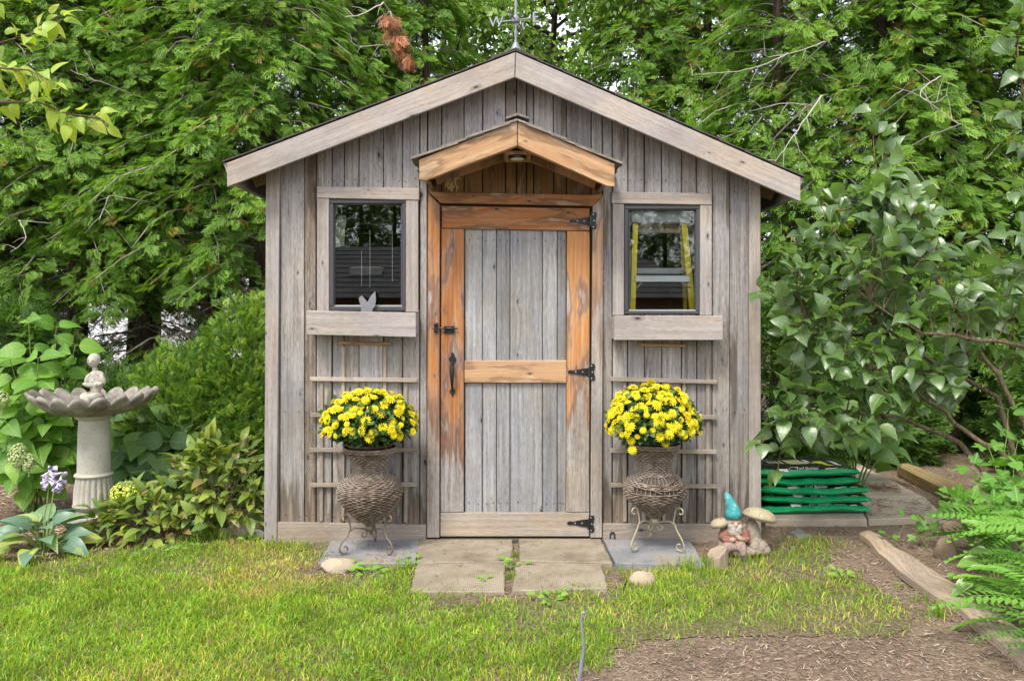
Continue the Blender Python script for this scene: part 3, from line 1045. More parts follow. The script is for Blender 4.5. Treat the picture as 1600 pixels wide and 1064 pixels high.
for e, s in ((pl_, -1), (pr_, 1)):
    L = (pa - e).length
    pslab('deck', e, .02, L - .004, -.024, -.008, PY + .024, -.002, M_PWALL)
    pslab('rafter', e, .045, L - .03, -.125, -.026, PY + .024, PY + .064, M_PORCH)
    pslab('rafter', e, .055, L - .03, -.115, -.026, -.045, -.003, M_PORCH)
    pslab('eave_board', e, .012, .026, -.125, -.008, PY + .024, -.003, M_SHAKE)
    nc = 4
    for i in range(nc):
        a = L * i / nc - (.02 if i == 0 else random.uniform(-.01, .01))
        b = min(L * (i + 1) / nc + .10, L)
        y = PY - random.uniform(.012, .02)
        for w_ in (.09, .13, .11, .08):
            y2 = min(y + w_, -.003)
            j = random.uniform(-.008, .008)
            pslab('shake', e, a + j, b, 0.001, .011 + random.uniform(0, .003), y + .001, y2, M_SHAKE, .0095 if b < L else .006)
            y = y2
zc = pa.z + .016
for y0, y1 in ((PY - .01, PY + .11), (PY + .112, PY + .24), (PY + .242, -.003)):
    g = Geo()
    for s in (-1, 1):
        V = [Vector((pa.x, y0, zc + .008)), Vector((pa.x + s * .062, y0, zc - .012)), Vector((pa.x + s * .062, y0, zc - .002)), Vector((pa.x, y0, zc + .02))]
        V += [Vector((v.x, y1, v.z)) for v in V]
        g.add(V, [(0, 1, 2, 3), (7, 6, 5, 4)] + [(i, i + 4, (i + 1) % 4 + 4, (i + 1) % 4) for i in range(4)])
    g.build('ridge_shake', M_SHAKE, PORCH)
# flat board under the ridge with the round lamp
zl = W(808, 241, PY + .07).z
Geo().box((pa.x - .075, PY + .066, zl), (pa.x + .075, -.05, zl + .018), bev=.002).build('lamp_board', M_PORCH, PORCH)
lamp = Geo().lathe([(.05, 0), (.05, -.012), (.042, -.016), (.04, -.012)], 24, (pa.x, PY + .13, zl - .0005), capt=True).build('lamp', M_IRON, PORCH)
Geo().lathe([(.039, 0), (.036, -.006), (.0, -.008)], 24, (pa.x, PY + .13, zl - .0125), capt=False).build('lens', M_WHITE, lamp)
# straw of an old nest stuck under the left rafter
g = Geo()
for i in range(26):
    q = W(705 + random.uniform(-7, 9), 285, -.06)
    q.z += random.uniform(-.01, .03)
    e = q + Vector((random.uniform(-.03, .03), random.uniform(-.03, .02), random.uniform(-.06, .005)))
    g.tube([q, (q + e) / 2 + Vector((random.uniform(-.01, .01), -.01, .006)), e], .0016, 3)
M_STRAW = simple('straw', (.50, .42, .20), .8)
o = tag(g.build('old_nest', M_STRAW), 'wisps of straw left from a nest under the porch rafter', 'nest')

# hole in the base board, its shade painted as a plate, and a pipe
p = W(957, 846, -.023)
g = Geo()
P = [(p.x + .016 * math.cos(q), p.z + .042 + .016 * math.sin(q)) for q in np.linspace(0, math.pi, 9)] + [(p.x - .016, p.z + .004), (p.x + .016, p.z + .004)]
flat(g, P, -.0265, -.021)
g.build('hole_shade_plate', M_BLACKPOT, SHED)
g = Geo().tube([(p.x, -.034, .012), (p.x, -.034, .046)], .009, 10)
auto_smooth(g.build('pipe', M_ROD, SHED))

# ------------------------------------------------------------------ trellises on the wall
def trellis(label, xs, rows, x0, x1, short):
    T = thing('wall_trellis', label, 'trellis', (W((x0 + x1) / 2, 0).x, -.02, 0))
    for i, (xl, yt, yb) in enumerate(xs):
        o = plate('lath', [(xl - 2.6, yt), (xl + 2.6, yt), (xl + 2.6 + random.uniform(-1, 1), yb), (xl - 2.6, yb)], -.0145, .01, M_SLAT, None, bev=.001)
        o.parent = T
        o.matrix_parent_inverse = T.matrix_basis.inverted()
    for (ya, yb_) in rows:
        o = plate('slat', [(x0 + random.uniform(-2, 2), ya - 3.2), (x1 + random.uniform(-2, 2), yb_ - 3.2), (x1, yb_ + 3.2), (x0, ya + 3.2)], -.032, .015, M_SLAT, None, 'h', bev=.0015)
        o.parent = T
        o.matrix_parent_inverse = T.matrix_basis.inverted()
trellis('weathered trellis of four slats under the window with no ladder in it', [(502, 596, 814), (536, 541, 814), (568, 590, 814), (601, 541, 814), (634, 596, 816)], [(592, 594), (648, 650), (703, 703.5), (758, 757)], 485, 651, 0)
trellis('weathered trellis of four slats under the window with a yellow ladder behind', [(976, 592, 815), (1006, 592, 815), (1038, 592, 815), (1069, 592, 815), (1106, 560, 816)], [(592, 597), (650, 652), (704, 706), (758, 760)], 954, 1120, 0)

# ------------------------------------------------------------------ weather vane
vb = Vector((at_.x, YF + .12, at_.z + .022))
VANE = thing('weather_vane', 'dark iron weather vane with compass letters on the shed ridge', 'weather vane', vb)
g = Geo().lathe([(.055, -.03), (.05, -.01), (.035, .02), (.022, .045), (.016, .06), (.012, .065)], 14)
auto_smooth(g.build('base', M_VANE, VANE))
g = Geo()
zt = .62
pp = [(0, 0, z) for z in np.linspace(.05, .62, 30)]
g.tube(pp, [.008 + .0022 * math.sin(i * 2.2) for i in range(30)], 8)
auto_smooth(g.build('pole', M_VANE, VANE))
ca = R(18)
zc = .195
auto_smooth(Geo().lathe([(.008, -.025), (.022, -.012), (.024, .008), (.014, .02), (.008, .03)], 12, (0, 0, zc)).build('hub', M_VANE, VANE))
for k, ch in enumerate('ESWN'):
    a = -ca - k * math.pi / 2
    dx, dy = math.cos(a), math.sin(a)
    Geo().tube([(dx * .02, dy * .02, zc), (dx * .09, dy * .09, zc)], .0045, 6).build('arm', M_VANE, VANE)
    # letters stand upright; the arm's own plane
    M = Matrix.Translation((dx * .118, dy * .118, zc)) @ Matrix.Rotation(a if dx > 0 else a + math.pi, 4, 'Z') @ Matrix.Rotation(R(90), 4, 'X')
    text_obj('letter', ch, .085, .003, M_VANE, VANE, M)
# arrow with rooster-like tail plate above
a = R(140)
g = Geo()
g.tube([(-.2 * math.cos(a), -.2 * math.sin(a), .5), (.2 * math.cos(a), .2 * math.sin(a), .5)], .005, 6)
P = [(.2, 0), (.15, .035), (.15, -.035)]
P2 = [(-.2, .05), (-.1, .03), (-.1, -.03), (-.2, -.05), (-.17, 0)]
for Q in (P, P2):
    n = len(Q)
    V = [(q * math.cos(a) + s * .002 * math.sin(a), q * math.sin(a) - s * .002 * math.cos(a), .5 + z) for s in (-1, 1) for q, z in Q]
    g.add(V, [tuple(range(n)), tuple(reversed(range(n, 2 * n)))] + [(i, i + n, (i + 1) % n + n, (i + 1) % n) for i in range(n)])
g.build('arrow', M_VANE, VANE)

# ------------------------------------------------------------------ things behind and on the windows
LY = .09
lb = W(1036, 486, LY)
LAD = thing('step_ladder', 'yellow fibreglass step ladder standing inside the shed behind the window', 'ladder', (lb.x, LY, .04))
def lpt(px, py, dy=0.0):
    q = W(px, py, LY + dy)
    return Vector((q.x - lb.x, dy, q.z - .04))
def rail(p0, p1, w, d, mat, name, par):
    g = Geo()
    V = []
    for p in (p0, p1):
        for sx, sy in ((-1, -1), (1, -1), (1, 1), (-1, 1)):
            V.append(p + Vector((sx * w / 2, sy * d / 2, 0)))
    g.add(V, [(0, 3, 2, 1), (4, 5, 6, 7)] + [(i, (i + 1) % 4, (i + 1) % 4 + 4, i + 4) for i in range(4)], [(v.x, v.z) for v in V])
    return g.build(name, mat, par)
zf = Vector((0, 0, 0))
for xt, xb, w in ((992.5, 988, .030), (1068, 1082, .034)):
    a, b = lpt(xt, 346), lpt(xb, 488)
    k = (0 - b.z) / (a.z - b.z)
    foot = b + (a - b) * k
    rail(foot, a, w, .03, M_YELLOW, 'rail', LAD)
    a2, f2 = a + Vector((0, .05, 0)), foot + Vector((0, .55, 0))
    rail(f2, a2, .02, .02, M_YELLOW, 'rear_leg', LAD)
c0, c1 = lpt(987, 350), lpt(1075, 333)
Geo().box((c0.x - .008, -.04, c0.z), (c1.x + .008, .09, c1.z + .006), bev=.006).build('top_cap', M_CAPGREY, LAD)
c0, c1 = lpt(996, 360), lpt(1068, 350)
Geo().box((c0.x, .03, c0.z - .012), (c1.x, .05, c1.z)).build('spreader_bar', M_LOG, LAD)
for y0, y1, mt, dy in ((441, 431, M_ALU, -.012), (427, 418, M_CAPGREY, .08)):
    c0, c1 = lpt(992, y0), lpt(1076, y1)
    Geo().box((c0.x, dy - .02, c0.z), (c1.x, dy + .06, c1.z), bev=.002).build('step', mt, LAD)
for yy in (520, 600, 680, 760):
    k = (yy - 346) / 142
    c0, c1 = lpt(992 - 4.5 * k + 4, yy), lpt(1068 + 14 * k - 4, yy - 10)
    Geo().box((c0.x, -.03, c0.z), (c1.x, .05, c1.z), bev=.002).build('step', M_ALU, LAD)
for xa, ya, xb, yb in ((994, 451, 1003, 441), (1079, 450, 1064, 441)):
    Geo().tube([lpt(xa, ya, -.018), lpt(xb, yb, -.018)], .005, 5).build('brace', M_ALU, LAD)

# timber lean inside, behind the ladder
q = W(1055, 470, .5)
g = Geo().box((-.045, -.012, 0), (.045, .012, 1.42), Matrix.Translation((q.x - .12, .62, .04)) @ Matrix.Rotation(R(14), 4, 'Y'), bev=.002)
tag(g.build('loose_board', M_TRIM), 'pale loose board leaning inside the shed behind the yellow ladder', 'board')

# hanging bag and chime behind the other pane
q = W(531, 345, .1)
g = Geo()
V, Fc = [], []
nx, nz = 7, 10
for j in range(nz):
    for i in range(nx):
        u = i / (nx - 1) - .5
        v = j / (nz - 1)
        V.append((u * (.045 + .03 * v) + .03 * (v - .5) * -.6, .012 * math.sin(u * 14 + v * 5), -.185 * v + .02 * abs(u) * (1 if v > .9 else 0)))
for j in range(nz - 1):
    for i in range(nx - 1):
        Fc.append((j * nx + i, j * nx + i + 1, (j + 1) * nx + i + 1, (j + 1) * nx + i))
g.add(V, Fc)
g.tube([(0.009, 0, 0), (.005, .0, .12)], .001, 3)
o = g.build('plastic_bag', M_PLASTIC)
md = o.modifiers.new('th', 'SOLIDIFY')
md.thickness = .003
o.location = (q.x, q.y, q.z + .03)
tag(o, 'crumpled pale plastic bag hanging inside behind the dark window pane', 'bag')
q = W(585, 350, .07)
CH = thing('wind_chime', 'thin pale chime rods hanging inside the dark window', 'wind chime', (q.x, .07, q.z))
for px, y0, y1 in ((565, 392, 447), (578, 360, 450), (613, 360, 440), (597, 362, 368)):
    a, b = W(px, y0, .07), W(px, y1, .07)
    Geo().tube([(a.x - q.x, 0, a.z - q.z), (b.x - q.x, 0, b.z - q.z)], .0014, 5).build('rod', M_WHITE, CH)
a, b = W(560, 350, .07), W(616, 350, .07)
Geo().tube([(a.x - q.x, 0, 0), (b.x - q.x, 0, 0)], .0025, 5).build('top_bar', M_DARK, CH)
g = Geo()
for px, y0 in ((565, 392), (578, 360), (613, 360), (597, 362)):
    a, b = W(px, y0, .07), W(px, 350, .07)
    g.tube([(a.x - q.x, 0, a.z - q.z), (b.x - q.x, 0, 0)], .0004, 3)
g.tube([(0, 0, 0), (0, 0, W(585, 315, .07).z - q.z)], .0005, 3)
g.build('thread', M_DARK, CH)
# two-leaf tin ornament standing in the window box
q = W(574, 489, -.03)
g = Geo()
P = [(560.5, 466), (565, 461.5), (571, 468), (574, 472), (579, 463), (586.5, 455), (587.5, 468), (586, 478), (582, 484), (582, 500), (566, 500), (564, 481)]
flat(g, [(W(a, b, -.03).x - q.x, W(a, b, -.03).z - q.z) for a, b in P][::-1], -.003, .003)
o = g.build('tin_leaf', simple('mottled_tin', (.17, .17, .185), .6, .2, 60, .35))
o.location = q
tag(o, 'grey tin ornament of two leaves standing in the window box', 'ornament')

# ------------------------------------------------------------------ trees
def basis(dirs, nrm):
    """rows: x axis = dirs, z axis ~ nrm"""
    d = dirs / np.linalg.norm(dirs, axis=1, keepdims=True)
    n = nrm - d * np.sum(nrm * d, axis=1, keepdims=True)
    l = np.linalg.norm(n, axis=1, keepdims=True)
    n = np.where(l > 1e-5, n / np.maximum(l, 1e-5), np.array([0, 0, 1.0]))
    b = np.cross(n, d)
    return np.stack([d, b, n], axis=2)          # columns

def scatter(TV, TF, P, Bs, S):
    """copies of template (TV,TF) at points P with bases Bs and scales S"""
    n, k = len(P), len(TV)
    V = np.einsum('nij,kj->nki', Bs, TV) * S[:, None, None] + P[:, None, :]
    Fq = (TF[None] + (np.arange(n) * k)[:, None, None]).reshape(-1, TF.shape[1])
    return V.reshape(-1, 3), Fq

def spray_template(nf=7, w=.046, seed=0):
    """flat fan of a cedar: an axis and alternate fingers, x 0..1"""
    r = np.random.default_rng(seed)
    V, Fc, T = [], [], []
    def finger(o, d, L, wd, z0, z1):
        d = np.array([math.cos(d), math.sin(d)])
        p = np.array([-d[1], d[0]])
        i = len(V)
        m = o + d * L * .5
        e = o + d * L
        V.extend([[o[0], o[1], z0], [*(m + p * wd), (z0 * .6 + z1 * .4) + .012], [e[0], e[1], z1], [*(m - p * wd), (z0 * .6 + z1 * .4) - .004]])
        T.extend([0, .5, 1, .5])
        Fc.append([i, i + 1, i + 2, i + 3])
    z = lambda x: -.22 * x * x
    finger(np.array([0, 0.]), 0, .55, w * .5, 0, z(.55))
    finger(np.array([.45, 0.]), r.uniform(-.1, .1), .55, w * .8, z(.45), z(1.0))
    for i in range(nf):
        t_ = .1 + .78 * i / nf
        for s in (-1, 1):
            x = t_ + (.05 if s > 0 else 0)
            L = (.50 * (1 - x) + .17) * r.uniform(.8, 1.15)
            a = s * r.uniform(.55, .85)
            finger(np.array([x, 0.]), a, L, w * r.uniform(.8, 1.1), z(x), z(x + L * .7) - .05 * r.random())
            if L > .3:
                finger(np.array([x, 0.]) + np.array([math.cos(a), math.sin(a)]) * L * .45, a - s * .55, L * .5, w * .8, z(x + .2), z(x + L * .8) - .03)
    return np.array(V), np.array(Fc), np.array(T)

SPR = [spray_template(5, .038, 1), spray_template(4, .045, 2), spray_template(5, .035, 3)]

def tube_np(g, pts, r0, r1, n=4):
    k = len(pts)
    g.tube(pts, [r0 + (r1 - r0) * i / (k - 1) for i in range(k)], n, cap=False)

def cedar_variant(seed, Ht=6.6, z0=1.0, R0=1.15, nb=200, per=46, size=.145, low=.5):
    """trunk mesh, bare branch mesh and crown mesh of one white cedar"""
    r = np.random.default_rng(seed)
    tg = Geo()
    pts = []
    cx = cy = 0
    for i in range(12):
        pts.append((cx, cy, Ht * .97 * i / 11 - .05))
        cx += r.uniform(-.035, .035)
        cy += r.uniform(-.035, .035)
    rad = [.15 if i == 0 else .105 * (1 - i / 12) + .012 for i in range(12)]
    tg.tube(pts, rad, 9)
    tr = lambda z: np.array([np.interp(z, [p[2] for p in pts], [p[0] for p in pts]), np.interp(z, [p[2] for p in pts], [p[1] for p in pts]), z])
    bg = Geo()
    PP, DD, NN, SS, CC = [], [], [], [], []
    for i in range(nb):
        q = (i + r.random()) / nb
        z = z0 - low * (r.random() < .15) + (Ht - z0 - .1) * q ** .92
        f = (z - z0) / (Ht - z0)
        az = i * 2.39996 + r.uniform(-.4, .4)
        L = R0 * (1.0 - .80 * max(f, 0) ** 1.5) * r.uniform(.62, 1.12) * (.75 if f < .03 else 1)
        o = np.array([math.cos(az), math.sin(az), 0])
        up = .25 + .3 * max(f, 0)
        b0 = tr(z)
        pl = [b0 + o * L * t_ + np.array([0, 0, L * (up * t_ - .62 * t_ * t_)]) + r.uniform(-.02, .02, 3) * (t_ > 0) for t_ in (0, .25, .5, .75, 1.0)]
        tube_np(bg, [Vector(p) for p in pl], .016 * (1 - .5 * f), .003, 3)
        side = np.array([-o[1], o[0], 0])
        hue = r.random()
        for k in range(int(per * (.45 + .55 * L / R0))):
            t_ = .28 + .76 * r.random() ** .75
            a = np.interp(t_, [0, .25, .5, .75, 1.05], range(5))
            j = int(min(a, 3.999))
            p = pl[j] + (pl[min(j + 1, 4)] - pl[j]) * (a - j)
            s = r.uniform(-1, 1)
            p = p + side * s * .20 * L * (1.15 - .6 * t_) + np.array([0, 0, r.uniform(-.10, .06)])
            d = o * r.uniform(.35, 1.0) + side * s * .9 + np.array([0, 0, r.uniform(-.75, .12)])
            PP.append(p)
            DD.append(d)
            NN.append(o * r.uniform(.2, 1.0) + np.array([0, 0, r.uniform(.35, 1.0)]) + r.uniform(-.45, .45, 3))
            SS.append(size * r.uniform(.65, 1.2))
            CC.append(np.clip(hue * .55 + r.random() * .45, 0, 1))
    # dry twigs left on the lower trunk
    for i in range(70):
        z = r.uniform(.5, z0 + .6)
        az = r.uniform(0, 6.283)
        L = r.uniform(.2, .7)
        b0 = tr(z)
        o = np.array([math.cos(az), math.sin(az), 0])
        e = b0 + o * L + np.array([0, 0, r.uniform(-.15, .2)])
        m = (b0 + e) / 2 + r.uniform(-.04, .04, 3)
        bg.tube([tuple(b0), tuple(m), tuple(e)], [.006, .004, .0015], 3, cap=False)
        for _ in range(3):
            q = b0 + (e - b0) * r.uniform(.35, .95)
            bg.tube([tuple(q), tuple(q + o * r.uniform(.05, .15) + r.uniform(-.14, .14, 3))], [.003, .001], 3, cap=False)
    PP, DD, NN, SS, CC = map(np.array, (PP, DD, NN, SS, CC))
    Vs, Fs, Ts, o_ = [], [], [], 0
    ch = r.integers(0, 3, len(PP))
    pal = np.array([[.074, .16, .026], [.16, .295, .042], [.31, .455, .07]])
    for k in range(3):
        m = ch == k
        TV, TF, TT = SPR[k]
        V, Fq = scatter(TV, TF, PP[m], basis(DD[m], NN[m]), SS[m])
        c = CC[m][:, None] * 1.6 + TT[None, :] * .4
        c = np.clip(c, 0, 1.999).ravel()
        i0 = np.floor(c).astype(int)
        fr_ = (c - i0)[:, None]
        col = pal[i0] * (1 - fr_) + pal[np.minimum(i0 + 1, 2)] * fr_
        yel = np.repeat(np.random.default_rng(seed + 5 + k).random(m.sum()) < .035, len(TV))
        col[yel] = np.array([.26, .20, .035])
        Vs.append(V)
        Fs.append(Fq + o_)
        Ts.append(col)
        o_ += len(V)
    crown = npmesh('crown', np.concatenate(Vs), np.concatenate(Fs), M_CEDAR, np.concatenate(Ts))
    t1 = tg.build('trunk', M_BARK, None, True)
    b1 = bg.build('branches', M_TWIG, None, True)
    md = (t1.data, b1.data, crown)
    bpy.data.objects.remove(t1)
    bpy.data.objects.remove(b1)
    return md

CEDARS = [cedar_variant(1, 6.7, 1.65, 1.2, low=1.0), cedar_variant(2, 6.9, 1.1, 1.2), cedar_variant(3, 6.5, 1.5, 1.1, low=.9), cedar_variant(4, 7.0, 1.2, 1.25, 205)]

def cedar(x, y, k, s, rz, label, group):
    T = thing('cedar_tree', label, 'tree', (x, y, 0), group, rz)
    T.scale = (s, s, s)
    for nm, me in zip(('trunk', 'branches', 'crown'), CEDARS[k]):
        link(bpy.data.objects.new(nm, me), T)
    return T

LL = 'tall green cedar with bare dark trunk in the hedge behind the bird bath'
LR = 'tall cedar with loose drooping sprays behind the large-leaved lilac shrub'
LB = 'tall cedar whose crown rises above the shed roof'
rr = random.Random(5)
for i, x in enumerate((-7.6, -6.7, -5.9, -5.15, -4.45, -3.8, -3.1, -2.45)):
    cedar(x, 3.5 + rr.uniform(-.3, .35), (i % 2) * 2, rr.uniform(.95, 1.12), rr.uniform(0, 6.28), LL, 'cedars of the hedge behind the bird bath')
for i, x in enumerate((-1.75, -1.0, 1.55, 2.2)):
    cedar(x, 4.2 + rr.uniform(-.2, .3), (i + 1) % 4, rr.uniform(.88, 1.0), rr.uniform(0, 6.28), LB, 'cedars behind the shed')
for i, (x, y) in enumerate(((2.75, 3.5), (3.45, 3.2), (4.15, 3.0), (4.9, 2.7), (5.6, 2.3), (6.3, 1.8), (4.6, 4.4), (3.2, 4.7), (5.9, 3.8), (7.2, 2.6))):
    cedar(x, y, (i % 2) * 2 + 1, rr.uniform(.95, 1.1), rr.uniform(0, 6.28), LR, 'cedars behind the lilac')
for i, (x, y) in enumerate(((-7.4, 5.2), (-6.0, 5.5), (-4.7, 5.2), (-4.15, 4.4), (-3.3, 5.5), (-1.9, 5.6))):
    cedar(x, y, 0, rr.uniform(1.0, 1.1), rr.uniform(0, 6.28), 'tall cedar in the second row of the hedge behind the bird bath', 'second row cedars')

# root flare of the big cedar on the right, seen under the lilac
p = G(1455, 702)
g = Geo()
prof = [(.20, -.04), (.155, .06), (.125, .2), (.11, .45), (.105, 1.2), (.09, 2.5), (.05, 4.2)]
g.lathe(prof, 24, fr=lambda q, i: 1 + (.28 * max(0, math.cos(q * 5 + .7)) if i < 3 else .05 * math.cos(q * 5)) * (1.5 if i == 0 else 1))
BIG = thing('cedar_tree', 'cedar with thick brown trunk and flared roots behind the lilac', 'tree', (p.x, p.y + .12, 0), None, .4)
M_BARK3 = bark('brown_cedar_bark', (.05, .03, .02), (.19, .12, .08))
auto_smooth(g.build('trunk', M_BARK3, BIG), 60)
for nm, me in zip(('branches', 'crown'), CEDARS[1][1:]):
    link(bpy.data.objects.new(nm, me), BIG)

# hanging dead branch
def dead_spray(root, label):
    pass
q = W(610, 55, 2.35)
g = Geo()
DB = thing('dead_branch', 'rust brown dead cedar branch hanging among the green sprays', 'branch', q)
g.tube([(-.15, .5, .30), (-.05, .2, .27), (0, 0, .20), (.06, 0, 0), (.12, 0, -.22)], [.014, .012, .008, .006, .003], 5)
g.build('stem', M_TWIG, DB)
n = 46
tt = RNG.random(n)
P = np.stack([np.interp(tt, [0, .5, 1], [-.03, .05, .13]) + RNG.normal(0, .03, n), RNG.normal(0, .03, n), np.interp(tt, [0, 1], [.22, -.24])], 1)
Dd = np.stack([RNG.normal(.2, .4, n), RNG.normal(-.2, .4, n), RNG.uniform(-1.2, -.5, n)], 1)
Nn = np.stack([RNG.normal(0, .5, n), -np.ones(n), RNG.normal(.4, .3, n)], 1)
V, Fq = scatter(SPR[0][0], SPR[0][1], P, basis(Dd, Nn), RNG.uniform(.09, .18, n))
col = np.repeat(np.array([.24, .085, .03])[None] * RNG.uniform(.5, 1.4, (n, 1)), len(SPR[0][0]), 0)
link(bpy.data.objects.new('dead_foliage', npmesh('dead_foliage', V, Fq, M_DEADFL, col)), DB)

# bare twigs reaching out of the hedge
M_BT = simple('bare_grey_twig', (.42, .38, .34), .8)
def bare_twig(pts, y, label, r0=.0042):
    g = Geo()
    P = [W(a, b, y + dy) for a, b, dy in pts]
    for _ in range(2):
        Q = [P[0]]
        for a_, b_ in zip(P[:-1], P[1:]):
            Q += [a_.lerp(b_, .25), a_.lerp(b_, .75)]
        P = Q + [P[-1]]
    P = [q_ + Vector((random.uniform(-.006, .006), 0, random.uniform(-.006, .006))) for q_ in P]
    o0 = P[0].copy()
    g.tube([p - o0 for p in P], [r0 * (1 - .75 * i / (len(P) - 1)) for i in range(len(P))], 5)
    for i in range(2, len(P) - 1, 3):
        d = (P[i + 1] - P[i]).normalized()
        s = Vector((-d.z, random.uniform(-.3, .3), d.x)) * random.choice((-1, 1))
        e = P[i] + (d * .6 + s * .7) * random.uniform(.1, .22)
        g.tube([P[i] - o0, (P[i] * .5 + e * .5) - o0 + Vector((0, 0, .012)), e - o0], [r0 * .5, r0 * .35, r0 * .12], 4)
    # carried back to a trunk of the hedge
    g.tube([Vector((0, 0, 0)), Vector((.05, .6, .03)), Vector((.1, 1.3, .0))], [r0, r0 * 1.3, r0 * 1.6], 5)
    o = g.build('bare_twig', M_BT)
    o.location = o0
    tag(o, label, 'twig', 'bare twigs in the hedge')
LT = 'thin bare grey twig sticking out of the green cedar hedge'
bare_twig([(1230, 85, 0), (1180, 108, -.1), (1110, 116, -.15), (1080, 118, -.2)], 1.6, LT)
bare_twig([(1290, 65, 0), (1255, 78, -.1), (1200, 92, -.15), (1190, 80, -.2)], 1.5, LT)
bare_twig([(1285, 150, 0), (1255, 190, -.1), (1232, 225, -.15), (1212, 252, -.2)], 1.3, LT, .006)
bare_twig([(1270, 165, 0), (1225, 160, -.1), (1170, 175, -.15)], 1.5, LT)
bare_twig([(1470, 120, 0), (1430, 145, -.1), (1455, 165, -.15), (1480, 150, -.2)], 1.2, LT)
bare_twig([(1500, 195, 0), (1440, 150, -.1), (1395, 135, -.15)], 1.2, LT)
bare_twig([(600, 5, 0), (570, 22, -.1), (540, 28, -.15)], 2.4, LT, .008)
bare_twig([(600, 70, 0), (560, 75, -.1), (545, 62, -.15)], 2.4, LT)
bare_twig([(160, 128, 0), (140, 123, -.1), (110, 110, -.15)], 2.3, LT)
bare_twig([(30, 345, 0), (45, 375, -.1), (15, 395, -.15)], 2.3, LT)
bare_twig([(172, 305, 0), (160, 330, -.1), (155, 345, -.15)], 2.2, LT)

# broad-leaved tree behind the shed: trunk, limbs, a crown of small leaves
def broad_tree(x, y, Ht, Rc, nl, label, pal, seed, leaf=.085):
    r = np.random.default_rng(seed)
    T = thing('broadleaf_tree', label, 'tree', (x, y, 0))
    g = Geo()
    g.tube([(0, 0, -.05), (.05, 0, Ht * .3), (-.04, .05, Ht * .6), (0, 0, Ht * .9)], [.17, .13, .08, .02], 10)
    P = []
    for i in range(46):
        z = Ht * (.3 + .65 * (i + .5) / 46)
        az = i * 2.4
        L = Rc * math.sqrt(max(.08, 1 - ((z / Ht - .62) / .42) ** 2)) * r.uniform(.75, 1.1)
        e = np.array([math.cos(az) * L, math.sin(az) * L, z + L * .35])
        g.tube([(0, 0, z), tuple(np.array([0, 0, z]) * .5 + e * .5 + np.array([0, 0, .1])), tuple(e)], [.03, .018, .006], 4, cap=False)
        for k in range(5):
            c = np.array([0, 0, z]) + (e - np.array([0, 0, z])) * r.uniform(.5, 1.05) + r.normal(0, .16, 3)
            m = nl // 230
            P.append(c + r.normal(0, .17, (m, 3)) * np.array([1, 1, .7]))
    g.build('trunk', M_BARK, T, True)
    P = np.concatenate(P)
    n = len(P)
    TV = np.array([[0, 0, 0], [.45, .32, .04], [1, 0, -.08], [.45, -.32, .04]])
    TF = np.array([[0, 1, 2, 3]])
    Dd = r.normal(0, 1, (n, 3)) + np.array([0, 0, -.4])
    Nn = r.normal(0, .6, (n, 3)) + np.array([0, -.25, 1])
    V, Fq = scatter(TV, TF, P, basis(Dd, Nn), leaf * r.uniform(.7, 1.3, n))
    col = np.repeat(np.array(pal)[r.integers(0, len(pal), n)] * r.uniform(.75, 1.25, (n, 1)), 4, 0)
    link(bpy.data.objects.new('crown', npmesh('crown', V, Fq, M_LEAFY, col)), T)
broad_tree(.55, 5.9, 5.9, 1.75, 26000, 'broad-leaved tree with small light green leaves behind the weather vane', [(.10, .19, .035), (.16, .27, .045), (.24, .35, .06)], 21)
broad_tree(-1.0, 7.2, 6.9, 1.7, 18000, 'darker broad-leaved tree behind the shed ridge', [(.08, .15, .035), (.12, .2, .045), (.17, .26, .06)], 22)

# neighbour's pale house beyond the hedge
M_SIDING = simple('pale_siding', (.74, .74, .79), .6, 0, 3, .05)
NH = thing('neighbour_house', 'pale sided neighbouring house glimpsed through the hedge trunks', 'house', (-7, 15, 0))
w0 = bpy.data.objects.new('wall', None)
link(w0, NH)
me = None
for i in range(22):
    if me is None:
        b = Geo().box((-9, 0, 0), (9, .05, .155), bev=.008).build('siding_board', M_SIDING, w0)
        me = b.data
    else:
        b = link(bpy.data.objects.new('siding_board', me), w0)
    b.location = (0, 0, i * .158)
Geo().box((-9, .06, 0), (9, 7, 3.4)).build('house_body', M_SIDING, NH)
g = Geo()
V = [(-9.4, -.5, 3.4), (9.4, -.5, 3.4), (9.4, 7.5, 3.4), (-9.4, 7.5, 3.4), (-9.4, 3.5, 5.6), (9.4, 3.5, 5.6)]
g.add(V, [(3, 2, 1, 0), (0, 1, 5, 4), (2, 3, 4, 5), (0, 4, 3), (1, 2, 5)])
g.build('roof', M_ROOF, NH)
for x in (-5, 3.5):
    w1 = Geo().box((x, -.03, 1.0), (x + 1.4, -.005, 2.2)).build('window_frame', M_WHITE, NH)
    Geo().box((x + .08, -.035, 1.08), (x + 1.32, -.031, 2.12)).build('pane', M_FRAME, w1)

